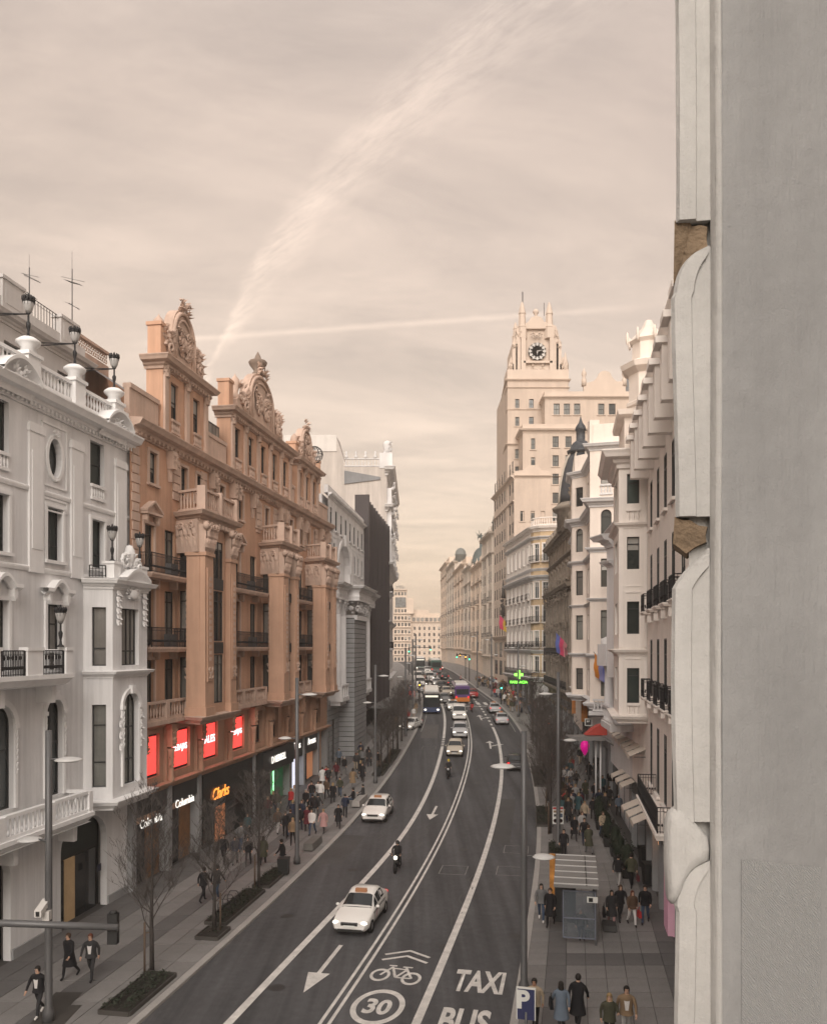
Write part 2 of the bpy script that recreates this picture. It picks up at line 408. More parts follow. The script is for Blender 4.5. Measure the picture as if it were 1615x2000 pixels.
def pavement(name, f_in, f_out, sgn, y0, y1, yfar, dark_cols, wide, row):
    "sidewalk with single slabs near the camera (y0..y1), joined slabs up to yfar, plain stone beyond"
    wk = lambda Y: f_in(Y) + sgn * .30
    ys = [y for y in YS if y > -20]
    far = [y for y in ys if y >= yfar - 2]; nearb = [y for y in ys if y <= y0 + 2]; mid = [y for y in ys if y0 - 2 <= y <= yfar + 2]
    base = strip(wk, lambda Y: f_out(Y) + sgn * .6, far, KH - .004, nx=2) if sgn > 0 else strip(lambda Y: f_out(Y) + sgn * .6, wk, far, KH - .004, nx=2)
    mb = base
    for grp, zz, mi in ((nearb, KH - .004, 0), (mid, KH - .03, 1)):
        a, b = (wk, lambda Y: f_out(Y) + sgn * .6)
        strip(a if sgn > 0 else b, b if sgn > 0 else a, grp, zz, mb, 2, mi)
    sw = struct(mb.build(name, [SLAB_A, SLAB_J]))
    nslab = 0; rest = MB(); Y = y0; r = 0
    while Y < yfar:
        Y2 = Y + row; w0, w1 = abs(f_out(Y) - wk(Y)), abs(f_out(Y2) - wk(Y2))
        n = max(3, int(round(w0 / wide)))
        off = 0
        cols = [0.0] + [(i + off) / n for i in range(0 if off else 1, n)] + [1.0]
        for i in range(len(cols) - 1):
            a, b = cols[i], cols[i + 1]
            mid_ = (a + b) / 2 * w0
            kind = 0 if rs.random() < .7 else 1
            if dark_cols(mid_, w0, Y): kind = 2
            g_ = .012
            P = []
            for (t, yy, ww) in ((a, Y, w0), (b, Y, w0), (b, Y2, w1), (a, Y2, w1)): P.append([wk(yy) + sgn * t * ww, yy])
            cx = sum(p[0] for p in P) / 4; cy = sum(p[1] for p in P) / 4; dz = rs.uniform(-.003, .003)
            P = [(p[0] + (cx - p[0]) * g_ / .4, p[1] + (cy - p[1]) * g_ / .4) for p in P]
            if sgn < 0: P = P[::-1]
            zt = [GZ(p[1]) + KH + dz for p in P]
            vs = [(p[0], p[1], z) for p, z in zip(P, zt)] + [(p[0], p[1], z - .04) for p, z in zip(P, zt)]
            fs = [(0, 1, 2, 3), (0, 4, 5, 1), (1, 5, 6, 2), (2, 6, 7, 3), (3, 7, 4, 0)]
            if Y < y1 and nslab < 296:
                m = MB(); m.add([(v[0] - cx, v[1] - cy, v[2]) for v in vs], fs)
                link('paving_slab', m.mesh('paving_slab', (SLAB_A, SLAB_B, SLAB_C)[kind]), sw, (cx, cy, 0)); nslab += 1
            else: rest.add(vs, fs, kind)
        Y = Y2; r += 1
    o = rest.build('paving', [SLAB_A, SLAB_B, SLAB_C], sw); o['kind'] = 'stuff'
    return sw
def dkL(m, w, Y): return (w - m) < 1.5 or abs(m - w * .47) < .45
def dkR(m, w, Y): return (w - m) < 1.0 or abs(m - 1.0) < .4 or (32.3 < Y < 33.9 and m > 1.6)
pavement('sidewalk', C_L, F_L, -1, 24, 60, 104, dkL, .95, 1.9)
pavement('sidewalk', C_R, F_R, 1, 24, 54, 100, dkR, .8, 1.3)

# ---------------------------------------------------------------- road markings (each painted mark a part of the road)
ZM = .005
def line(f, off, w, y0, y1, step=2.0, mat_=None, nm='lane_line'):
    n = max(1, int((y1 - y0) / step)); ys = [y0 + (y1 - y0) * i / n for i in range(n + 1)]
    return strip(lambda Y: f(Y) + off - w / 2, lambda Y: f(Y) + off + w / 2, ys, ZM).build(nm, mat_ or PAINT, ROAD)
line(C_1, 0, .32, 18, 93.5); line(C_1, 0, .32, 99, 167)
for i in range(4): line(C_1, 0, .34, 94.2 + i * 1.2, 94.8 + i * 1.2, 1)
line(C_D, -.16, .13, 18, 128); line(C_D, .16, .13, 18, 128); line(C_D, 0, .16, 131, 200)
line(C_2, 0, .32, 18, 108)
for i in range(11): line(C_2, 0, .3, 109.5 + i * 3.2, 111 + i * 3.2, 1)
line(C_2, 0, .25, 150, 200)
for f, k in ((C_L, .55), (C_R, -.55)): line(f, k, .1, 104, 150, 2, PAINT_O)
def xing(Y, n=10):     # pedestrian crossing bars across the far junction
    for i in range(n):
        t = (i + .5) / n; w = (C_R(Y) - C_L(Y)) / n * .5
        fx = lambda y, t=t: C_L(y) + (C_R(y) - C_L(y)) * t
        strip(lambda y: fx(y) - w / 2, lambda y: fx(y) + w / 2, [Y - 1.6, Y, Y + 1.6], ZM).build('crossing_bar', PAINT, ROAD)
xing(133); xing(168)
for Y in (129.4, 172): strip(C_L, C_R, [Y, Y + .45], ZM, nx=6).build('stop_line', PAINT, ROAD)
class Mk:
    "flat mark on the road; local x to the right, y away along the street"
    def __init__(s, X, Y, h): s.X, s.Y, s.c, s.n = X, Y, math.cos(-h), math.sin(-h)
    def p(s, x, y, dz=0):
        X, Y = s.X + x * s.c - y * s.n, s.Y + x * s.n + y * s.c; return (X, Y, GZ(Y) + ZM + dz)
    def poly(s, name, polys, m=PAINT):
        mb = MB()
        for P in polys: mb.add([s.p(*q) for q in P], [tuple(range(len(P)))])
        return mb.build(name, m, ROAD)
def seg(a, b, w):
    a, b = Vector(a), Vector(b); d = (b - a).normalized() * (w / 2); n = Vector((-d.y, d.x))
    return [tuple(a - n), tuple(b - n), tuple(b + n), tuple(a + n)]
def ring(cx, cy, rx, ry, w, n=28, a0=0, a1=2 * PI):
    out = []
    for i in range(n):
        a, b = a0 + (a1 - a0) * i / n, a0 + (a1 - a0) * (i + 1) / n
        f = lambda t, k: (cx + (rx - k) * math.cos(t), cy + (ry - k * ry / rx) * math.sin(t))
        out.append([f(a, w), f(a, 0), f(b, 0), f(b, w)])
    return out
_tm = {}
def text_mesh(t, size=1., ext=0.0, bold=0.0, shear=0.0, mats=None, key=None):
    k = (t, size, ext, bold, shear, key)
    if k in _tm: return _tm[k]
    c = bpy.data.curves.new('lettering', 'FONT'); c.body = t; c.size = size; c.extrude = ext; c.offset = bold; c.shear = shear
    c.align_x = 'CENTER'; c.align_y = 'CENTER'; c.resolution_u = 4
    o = bpy.data.objects.new('lettering', c); COL.objects.link(o)
    dg = bpy.context.evaluated_depsgraph_get(); me = bpy.data.meshes.new_from_object(o.evaluated_get(dg))
    bpy.data.objects.remove(o); bpy.data.curves.remove(c)
    me.materials.clear()
    if mats: me.materials.append(mats)
    _tm[k] = me; return me
def road_text(t, X, Y, h, w, hgt, name='road_lettering'):
    me = text_mesh(t, 1., 0, .034).copy(); k = Mk(X, Y, h)
    xs = [v.co.x for v in me.vertices]; ys = [v.co.y for v in me.vertices]
    sx = w / (max(xs) - min(xs)); sy = hgt / (max(ys) - min(ys)); mx, my = (max(xs) + min(xs)) / 2, (max(ys) + min(ys)) / 2
    for v in me.vertices: v.co = k.p((v.co.x - mx) * sx, (v.co.y - my) * sy)
    me.materials.append(PAINT); return link(name, me, ROAD)
def gp(px, py): return ground_at(px, py)
# TAXI / BUS in the kerb lane
x, y = gp(936, 1918); road_text('TAXI', x, y, heading(C_R, y), 1.95, 2.1)
x, y = gp(907, 1996); road_text('BUS', x, y, heading(C_R, y), 1.75, 2.0)
# 30 in a ring
x, y = gp(738, 1967); h = heading(C_D, y); k = Mk(x, y, h)
k.poly('speed_ring', ring(0, 0, .96, 1.48, .20, 36)); road_text('30', x + .0, y, h, .98, 1.25, 'speed_digits')
# bicycle under two chevrons
x, y = gp(777, 1902); k = Mk(x, y, heading(C_D, y))
bike = ring(-.66, -.28, .40, .62, .12, 20) + ring(.62, -.42, .40, .62, .12, 20)
for a, b in (((-.66, -.28), (-.30, .62)), ((-.36, .48), (.30, .40)), ((-.30, .52), (-.02, -.42)), ((-.02, -.42), (.62, -.42)), ((-.02, -.42), (.30, .40)), ((.62, -.42), (.22, .62)), ((-.5, .72), (-.18, .72)), ((.08, .66), (.48, .66))): bike.append(seg(a, b, .11))
k.poly('bicycle_symbol', bike)
for dy in (1.25, 1.85): k.poly('chevron', [seg((-.95, dy), (0.03, dy + .62), .16), seg((-.03, dy + .62), (.95, dy), .16)])
# arrows
def arrow(px, py, f, toward=True, L=4.6, nm='lane_arrow'):
    x, y = gp(px, py); h = heading(f, y) + (PI if toward else 0); k = Mk(x, y, h)
    k.poly(nm, [[(-.09, -L * .5), (.09, -L * .5), (.09, L * .12), (-.09, L * .12)], [(-.45, L * .12), (.45, L * .12), (0, L * .5)]])
arrow(632, 1890, C_D, True, 5.0); arrow(846, 1588, C_D, True, 4.6)
def turn_arrow(px, py, f):
    x, y = gp(px, py); k = Mk(x, y, heading(f, y))
    k.poly('turn_arrow', [[(-.1, -2.6), (.1, -2.6), (.1, 1.2), (-.1, 1.2)], [(-.5, 1.2), (.5, 1.2), (0, 2.6)], [(.1, -1.2), (.9, -.2), (.9, .25), (.1, -.75)], [(.9, -.55), (1.6, .3), (.9, .65)]])
turn_arrow(957, 1455, C_2); turn_arrow(938, 1402, C_2)
# traces: detector loops and repairs
for px, py in ((886, 1700), (996, 1702), (838, 1461), (1008, 1660)):
    x, y = gp(px, py); k = Mk(x, y, heading(C_D, y))
    k.poly('detector_loop', [seg((-.75, -.9), (.75, -.9), .035), seg((.75, -.9), (.75, .9), .035), seg((.75, .9), (-.75, .9), .035), seg((-.75, .9), (-.75, -.9), .035)], PAINT_O)
def patch(px, py, f, w, l, m=ASPH2):
    x, y = gp(px, py); h = heading(f, y); k = Mk(x, y, h); mb = MB(); n = 6
    for i in range(n):
        a, b = -l / 2 + l * i / n, -l / 2 + l * (i + 1) / n
        mb.add([k.p(-w / 2, a, -.003), k.p(w / 2, a, -.003), k.p(w / 2, b, -.003), k.p(-w / 2, b, -.003)], [(0, 1, 2, 3)])
    mb.build('asphalt_patch', m, ROAD)
patch(668, 1658, C_L, 1.6, 7); patch(840, 1428, C_1, 2.0, 11, mat('pale asphalt patch', (.105, .10, .098), .85, .15, .5)); patch(985, 1600, C_2, 1.3, 14); patch(1040, 1548, C_R, 1.2, 10)

IRONC = mat('cast iron cover', (.035, .034, .034), .6, .2, 4)
for i, (px, py, f) in enumerate(((560, 1790, C_L), (690, 1700, C_D), (800, 1760, C_D), (905, 1660, C_D), (960, 1640, C_2), (850, 1560, C_D), (1010, 1830, C_R), (930, 1530, C_2), (540, 1930, C_L), (870, 1850, C_2))):
    x, y = gp(px, py); k = Mk(x, y, heading(f, y)); k.poly('manhole_cover', [[(.33 * math.cos(2 * PI * j / 16), .33 * math.sin(2 * PI * j / 16), -.002) for j in range(16)]], IRONC)
TAR = mat('tar seal', (.03, .03, .031), .5, .1, 3)
for px, py, f, L_ in ((600, 1840, C_1, 9), (905, 1760, C_2, 11), (820, 1640, C_D, 10), (960, 1560, C_2, 12), (760, 1610, C_1, 8)):
    x, y = gp(px, py); k = Mk(x, y, heading(f, y)); P = [(.25 * math.sin(j * 1.7) + .08 * math.sin(j * 5.1), -L_ / 2 + L_ * j / 12) for j in range(13)]; k.poly('tar_seal', [seg(a, b, .05) for a, b in zip(P, P[1:])], TAR)
# ================================================================ architecture kit
RND = random.Random(11)
def op(x0, x1, z0, z1, rise=0.0, oval=False, **k): return dict(x0=x0, x1=x1, z0=z0, z1=z1, rise=rise, oval=oval, **k)
def arc_pts(o, n=10):
    cx, hw = (o['x0'] + o['x1']) / 2, (o['x1'] - o['x0']) / 2
    if o['oval']:
        cz, hz = (o['z0'] + o['z1']) / 2, (o['z1'] - o['z0']) / 2
        return [(cx + hw * math.cos(2 * PI * i / 20), cz + hz * math.sin(2 * PI * i / 20)) for i in range(20)]
    zs = o['z1'] - o['rise']
    return [(o['x0'], o['z0']), (o['x1'], o['z0'])] + [(cx + hw * math.cos(PI * i / n), zs + o['rise'] * math.sin(PI * i / n)) for i in range(n + 1)] if o['rise'] else [(o['x0'], o['z0']), (o['x1'], o['z0']), (o['x1'], o['z1']), (o['x0'], o['z1'])]
def wall(mb, L, z0, z1, ops=(), th=.38, y=0.0, x0=0.0, mi=0, ri=None):
    ri = mi if ri is None else ri
    xs = sorted({x0, L} | {o[k] for o in ops for k in ('x0', 'x1') if x0 < o[k] < L}); zs = sorted({z0, z1} | {o[k] for o in ops for k in ('z0', 'z1') if z0 < o[k] < z1})
    # merge cells in each row
    for j in range(len(zs) - 1):
        a, b = zs[j], zs[j + 1]; zc = (a + b) / 2; run = None
        for i in range(len(xs) - 1):
            xc = (xs[i] + xs[i + 1]) / 2
            hole = any(o['x0'] < xc < o['x1'] and o['z0'] < zc < o['z1'] for o in ops)
            if hole:
                if run is not None: mb.quad((run, y, a), (xs[i], y, a), (xs[i], y, b), (run, y, b), mi); run = None
            elif run is None: run = xs[i]
        if run is not None: mb.quad((run, y, a), (L, y, a), (L, y, b), (run, y, b), mi)
    for o in ops:
        P = arc_pts(o); n = len(P)
        mb.add([(p[0], y, p[1]) for p in P] + [(p[0], y + th, p[1]) for p in P], [(i, i + n, (i + 1) % n + n, (i + 1) % n) for i in range(n)], ri)
        if o['oval'] or o['rise']:
            arcs = [(P[2:], o['z1'])] if not o['oval'] else [(P[0:11], o['z1']), (P[10:] + P[:1], o['z0'])]
            for A, zt in arcs:
                for i in range(len(A) - 1):
                    mb.quad((A[i][0], y, A[i][1]), (A[i + 1][0], y, A[i + 1][1]), (A[i + 1][0], y, zt), (A[i][0], y, zt), mi)
    return mb
_wc = {}
def window(B, fc, o, nx=2, nz=(0.72,), frame=None, pane=None, th=.38, y=0.0, sur=None, smat=None, sill=None, fw=.07, parent=None):
    frame = frame or FRAME_D; pane = pane or GLASS
    w, h = o['x1'] - o['x0'], o['z1'] - o['z0']; key = (round(w, 2), round(h, 2), round(o['rise'], 2), o['oval'], nx, nz, frame.name, th, fw)
    q = op(-w / 2, w / 2, 0, h, o['rise'], o['oval'])
    if key not in _wc:
        P = arc_pts(q); n = len(P); yf = th - .10; mb = MB()
        cx, cz = 0, h / 2
        def inn(p): return (p[0] * (1 - 2 * fw / w), cz + (p[1] - cz) * (1 - 2 * fw / h))
        I = [inn(p) for p in P]
        vs = [(p[0], yf, p[1]) for p in P] + [(p[0], yf, p[1]) for p in I] + [(p[0], yf + .08, p[1]) for p in I]
        mb.add(vs, [(i, (i + 1) % n, (i + 1) % n + n, i + n) for i in range(n)] + [(i + n, (i + 1) % n + n, (i + 1) % n + 2 * n, i + 2 * n) for i in range(n)])
        def top(x):
            if o['oval']: return h / 2 + h / 2 * math.sqrt(max(0, 1 - (2 * x / w) ** 2))
            if o['rise']: return h - o['rise'] + o['rise'] * math.sqrt(max(0, 1 - (2 * x / w) ** 2))
            return h
        for i in range(1, nx):
            x = -w / 2 + w * i / nx; zt = top(x); zb = h - zt if o['oval'] else 0
            mb.box(x - .03, x + .03, yf + .002, yf + .07, zb + fw * .5, zt - fw * .5)
        for f_ in nz: 
            z = h * f_
            if o['oval']: continue
            mb.box(-w / 2 + fw, w / 2 - fw, yf + .004, yf + .072, z - .03, z + .03)
        g = MB(); g.add([(p[0], yf + .06, p[1]) for p in P], [tuple(range(n))])
        _wc[key] = (mb.mesh('window', frame), g.mesh('pane', GLASS))
    fm, gm = _wc[key]
    wo = B.put('window', fm, fc, (o['x0'] + o['x1']) / 2, y, o['z0'], parent)
    pk = key + (pane.name,)
    if pk not in _wc:
        me = gm.copy(); me.materials[0] = pane; _wc[pk] = me
    link('pane', _wc[pk], wo)
    if pane in (GLASS, GLASS_G) and not o['oval'] and not o['rise'] and RND.random() < .36:
        fr_ = RND.choice((.22, .4, .6)); bk = (round(w, 2), round(h, 2), fr_, th)
        if bk not in _wc: b_ = MB(); b_.box(-w / 2 + fw, w / 2 - fw, th - .056, th - .045, h * (1 - fr_), h - fw); _wc[bk] = b_.mesh('blind', BLIND)
        link('blind', _wc[bk], wo)
    if sur:
        sk = (round(w, 2), round(h, 2), round(o['rise'], 2), o['oval'], sur, smat.name)
        if sk not in _wc: _wc[sk] = surround(q, sur).mesh('surround', smat)
        link('surround', _wc[sk], wo)
    return wo
def surround(q, style):
    mb = MB(); w, h = q['x1'], q['z1']; t = .17; d = .09
    if q['oval']:
        P = arc_pts(q); cz = h / 2; n = len(P); O = [(p[0] * (1 + t / w), cz + (p[1] - cz) * (1 + t / (h / 2))) for p in P]
        vs = [(p[0], -d, p[1]) for p in P] + [(p[0], -d, p[1]) for p in O] + [(p[0], 0, p[1]) for p in O] + [(p[0], 0.02, p[1]) for p in P]
        mb.add(vs, [(i, (i + 1) % n, (i + 1) % n + n, i + n) for i in range(n)] + [(i + n, (i + 1) % n + n, (i + 1) % n + 2 * n, i + 2 * n) for i in range(n)] + [(i + 3 * n, (i + 1) % n + 3 * n, (i + 1) % n, i) for i in range(n)])
        orn(mb, (0, -d, h + .16), .26, .16, .1, 6, 5); orn(mb, (0, -d, -.14), .2, .1, .08, 5, 6)
        return mb
    if q['rise']:
        A = arc_pts(q)[2:]; n = len(A); zs = h - q['rise']
        O = [(p[0] * (1 + t * 1.3 / w), zs + (p[1] - zs) * (1 + t * 1.3 / max(q['rise'], .2))) for p in A]
        vs = [(p[0], -d, p[1]) for p in A] + [(p[0], -d * 1.3, p[1]) for p in O] + [(p[0], 0, p[1]) for p in O] + [(p[0], .02, p[1]) for p in A]
        mb.add(vs, [(i, i + 1, i + 1 + n, i + n) for i in range(n - 1)] + [(i + n, i + 1 + n, i + 1 + 2 * n, i + 2 * n) for i in range(n - 1)] + [(i + 3 * n, i + 1 + 3 * n, i + 1, i) for i in range(n - 1)])
        mb.box(-.16, .16, -.2, 0, h - .05, h + .36)
        if style != 'bare':
            for s in (-1, 1):
                mb.box(min(s * w, s * (w + t)), max(s * w, s * (w + t)), -d, 0, 0, zs); mb.box(min(s * (w - .03), s * (w + t + .06)), max(s * (w - .03), s * (w + t + .06)), -d - .05, 0, zs - .1, zs + .08)
                for i in range(7): leaf(mb, (s * (w + t / 2), -d, zs - .5 - i * .26), PI / 2, .3, .08, .07)
        return mb
    for s in (-1, 1):
        if style != 'sill': mb.box(min(s * w, s * (w + t)), max(s * w, s * (w + t)), -d, 0, 0, h)
    if style != 'sill': mb.box(-w - t, w + t, -d - .012, 0, h, h + t)
    mb.box(-w - t - .06, w + t + .06, -d - .08, 0, -.14, -.002)
    if style in ('hood', 'ped', 'curve'):
        zt = h + t + .32
        for s in (-1, 1):
            mb.prism_xz([(s * w - .02, zt), (s * w + s * .2, zt), (s * w + s * .2, zt - .32), (s * w + s * .06, zt - .5), (s * w - .02, zt - .32)][::s], -.32, 0)
        if style == 'hood': mb.sweep([(-w - .32, 0), (w + .32, 0)], [(0, zt), (.30, zt + .02), (.36, zt + .14), (0, zt + .2)])
        elif style == 'ped':
            mb.box(-w - .34, w + .34, -.42, 0, zt, zt + .13)
            a = w + .38; hh = .52
            mb.prism_xz([(-a, zt + .132), (a, zt + .132), (0, zt + .132 + hh)], -.22, 0)
            for s in (-1, 1): mb.add([(s * a, -.44, zt + .132), (0, -.44, zt + hh + .15), (0, -.44, zt + hh + .28), (s * (a + .02), -.44, zt + .25), (s * a, 0, zt + .132), (0, 0, zt + hh + .15), (0, 0, zt + hh + .28), (s * (a + .02), 0, zt + .25)], [(0, 1, 2, 3), (3, 2, 6, 7), (0, 4, 5, 1), (0, 3, 7, 4)])
        else:
            a = w + .36; n = 12
            pts = [(-a - .1, zt + .05), (-a * .72, zt + .05)] + [(-a * .62 + 1.24 * a * i / n, zt + .05 + .42 * math.sin(PI * i / n)) for i in range(n + 1)] + [(a * .72, zt + .05), (a + .1, zt + .05)]
            for i in range(len(pts) - 1):
                (xa, za), (xb, zb) = pts[i], pts[i + 1]
                mb.add([(xa, -.42, za), (xb, -.42, zb), (xb, -.42, zb + .15), (xa, -.42, za + .15), (xa, 0, za), (xb, 0, zb), (xb, 0, zb + .15), (xa, 0, za + .15), (xa, -.2, za - .16), (xb, -.2, zb - .16)], [(0, 1, 2, 3), (3, 2, 6, 7), (0, 8, 9, 1), (8, 4, 5, 9)])
    return mb
def leaf(mb, c, a, l, w, d, mi=0):
    "one carved leaf lying on the wall plane, tip curling outwards"
    ca, sa = math.cos(a), math.sin(a); vs = []
    for t, k, y in ((0, .25, 0), (.3, 1, .55), (.65, .8, .7), (1, .12, 1.1)):
        for e in (-1, 0, 1): vs.append((c[0] + ca * l * t - sa * w * k * e, c[1] - d * (y if e == 0 else y * .35), c[2] + sa * l * t + ca * w * k * e))
    mb.add(vs, [(i * 3 + k, i * 3 + k + 1, i * 3 + k + 4, i * 3 + k + 3) for i in range(3) for k in (0, 1)], mi)
def scroll(mb, c, r, s, d, mi=0, turns=1.4, a0=0):
    n = int(9 * turns); mb.tube([(c[0] + s * r * (1 - .8 * i / n) * math.cos(a0 + 2 * PI * turns * i / n), c[1] - d * (.2 + .6 * i / n), c[2] + r * (1 - .8 * i / n) * math.sin(a0 + 2 * PI * turns * i / n)) for i in range(n + 1)], [r * .26 * (1 - .4 * i / n) for i in range(n + 1)], 5, mi)
def orn(mb, c, w, h, d, n=9, seed=1, mi=0):
    "mirrored carving: a boss with leaves and scrolls"
    r = random.Random(seed); mb.ell((c[0], c[1], c[2]), (w * .26, d * .8, h * .40), 8, 6, mi)
    for i in range(n):
        x, z = r.uniform(.1, .85) * w, r.uniform(-.85, .85) * h; a = r.uniform(-.5, 1.9); l = r.uniform(.35, .6) * min(w, h) * 1.3
        for s in (-1, 1): leaf(mb, (c[0] + s * x, c[1], c[2] + z), a if s > 0 else PI - a, l, l * .3, d, mi)
    for k in range(max(1, n // 4)):
        z = r.uniform(-.6, .7) * h; q = r.uniform(.2, .32) * min(w, h) * 1.2
        for s in (-1, 1): scroll(mb, (c[0] + s * w * r.uniform(.55, .8), c[1], c[2] + z), q, s, d, mi, a0=r.uniform(0, 3))
CORN = [(0, -.55), (.10, -.55), (.12, -.38), (.26, -.30), (.30, -.16), (.62, -.10), (.70, .05), (.78, .16), (.78, .22), (0, .30)]
def cornice(mb, path, z, k=1.0, prof=CORN, mi=0, closed=False, kz=None):
    kz = k if kz is None else kz
    return mb.sweep(path, [(o * k, z + zz * kz) for o, zz in prof], closed, mi)
BAND = [(0, -.12), (.10, -.12), (.16, 0), (.16, .08), (0, .14)]
def dentils(mb, L, z, x0=0, step=.42, w=.2, d=.28, h=.2, y=0, mi=0):
    n = int((L - x0) / step)
    for i in range(n): mb.box(x0 + (i + .5) * step - w / 2, x0 + (i + .5) * step + w / 2, y - d, y, z - h, z, mi)
BALU = [(.055, 0), (.055, .04), (.035, .08), (.075, .30), (.045, .50), (.03, .62), (.05, .68), (.055, .72)]
def balustrade(mb, path, z, h=1.0, step=.24, th=.22, ends=True, n=6, mi=0):
    P = [Vector(p) for p in path]; k = (h - .28) / .72
    for a, b in zip(P, P[1:]):
        d = b - a; L = d.length; d.normalize(); nn = Vector((d.y, -d.x)) * th / 2
        for z0, z1, e in ((z, z + .14, 1), (z + h - .14, z + h, 1.12)):
            m = nn * e; q = [a - m, b - m, b + m, a + m]
            mb.prism_xy([tuple(x) for x in q], z0, z1, mi)
        c = max(1, int(L / step))
        for i in range(c):
            p = a + d * L * (i + .5) / c; mb.lathe(p.x, p.y, [(r, z + .14 + zz * k) for r, zz in BALU], n, mi)
def railing(mb, path, z, h=1.0, step=.13, r=.011, mi=0, knobs=True):
    P = [Vector(p) for p in path]
    for a, b in zip(P, P[1:]):
        d = b - a; L = d.length; d.normalize()
        for zz, rr in ((z + .06, .016), (z + h - .16, .012), (z + h, .024)): mb.tube([(a.x, a.y, zz), (b.x, b.y, zz)], rr, 4, mi, sm=False)
        c = max(1, int(L / step))
        for i in range(c + 1):
            p = a + d * L * i / c; q = r * 2 if i in (0, c) else r
            mb.box(p.x - q, p.x + q, p.y - q, p.y + q, z, z + h, mi)
            if knobs and i < c: mb.ell((p.x + d.x * L / c / 2, p.y + d.y * L / c / 2, z + h * .32), (.04, .04, .07), 4, 3, mi)
def balcony(B, fc, xc, w, z, d=.75, smat=None, rmat=None, h=1.0, t=.2, y=0.0, corbels=True, step=.13):
    mb = MB().at(fc)
    mb.sweep([(xc - w / 2, y), (xc - w / 2, y - d), (xc + w / 2, y - d), (xc + w / 2, y)], [(-.2, z - t), (-.04, z - t), (0.02, z - t * .5), (.05, z - t * .35), (.05, z), (-.2, z)])
    mb.quad((xc - w / 2, y - d, z - .004), (xc + w / 2, y - d, z - .004), (xc + w / 2, y, z - .004), (xc - w / 2, y, z - .004)); mb.quad((xc - w / 2, y - d, z - t + .01), (xc + w / 2, y - d, z - t + .01), (xc + w / 2, y, z - t + .01), (xc - w / 2, y, z - t + .01))
    if corbels:
        for s in (-1, 1): mb.prism_xz([(xc + s * w * .36 - .1, z - t), (xc + s * w * .36 + .1, z - t), (xc + s * w * .36 + .08, z - t - .42), (xc + s * w * .36 - .08, z - t - .42)], y - d * .55, y)
    o = B.part('balcony', mb, smat or WHITE_T)
    r = MB().at(fc); railing(r, [(xc - w / 2 + .04, y), (xc - w / 2 + .04, y - d + .04), (xc + w / 2 - .04, y - d + .04), (xc + w / 2 - .04, y)], z, h, step)
    B.part('railing', r, rmat or IRON, o); return o
def box_mass(B, pts, z0, z1, m, name='wall', roof=None):
    "closed building mass behind facades"
    mb = MB(); n = len(pts); vs = [(p[0], p[1], z0) for p in pts] + [(p[0], p[1], z1) for p in pts]
    mb.add(vs, [(i, (i + 1) % n, (i + 1) % n + n, i + n) for i in range(n)]); B.part(name, mb, m)
    r = MB(); r.add([(p[0], p[1], z1) for p in pts], [tuple(range(n))]); B.part('roof', r, roof or TILE)
def pick_pane(r, cur=.3, bl=.2): 
    q = r.random(); return GLASS_C if q < cur else GLASS_B if q < cur + bl else GLASS
def capital(mb, cx, cy, z, r, h, seed=3, mi=0, n=12):
    mb.lathe(cx, cy, [(r, z), (r * 1.08, z + .05), (r, z + .1), (r * .98, z + h * .3), (r * 1.15, z + h * .7), (r * 1.4, z + h * .92)], n, mi)
    mb.box(cx - r * 1.45, cx + r * 1.45, cy - r * 1.45, cy + r * 1.45, z + h * .92, z + h)
    for row, zz, k in ((0, .02, 1.0), (1, .34, 1.1)):
        for i in range(8):
            a = 2 * PI * (i + .5 * row) / 8; ca, sa = math.cos(a), math.sin(a); vs = []
            for t, e, o in ((0, .26, 1), (.3, .34, 1.06), (.48, .26, 1.3), (.44, .1, 1.5)):
                for q in (-1, 1): vs.append((cx + r * k * o * ca - q * r * e * sa, cy + r * k * o * sa + q * r * e * ca, z + h * (zz + t)))
            mb.add(vs, [(2 * j, 2 * j + 1, 2 * j + 3, 2 * j + 2) for j in range(3)], mi, True)
    for i in range(4): a = PI / 4 + PI / 2 * i; mb.ell((cx + r * 1.5 * math.cos(a), cy + r * 1.5 * math.sin(a), z + h * .82), (r * .26, r * .26, h * .13), 7, 5, mi)
def sign(B, fc, t, x, z, h, m, y=-.05, bold=.01, shear=0, name='lettering', parent=None, w=None):
    me = text_mesh(t, 1.0, .02, bold, shear, m, m.name)
    p = fc.w(x, y, z); xs = [v.co.x for v in me.vertices]; ys = [v.co.y for v in me.vertices]
    sy = h / (max(ys) - min(ys)); sx = sy if w is None else w / (max(xs) - min(xs))
    o = link(name, me, parent or B.o, (p[0] - B.org[0], p[1] - B.org[1], p[2] - B.org[2]), rot=(PI / 2, 0, fc.ang), scale=(sx, sy, sy))
    return o
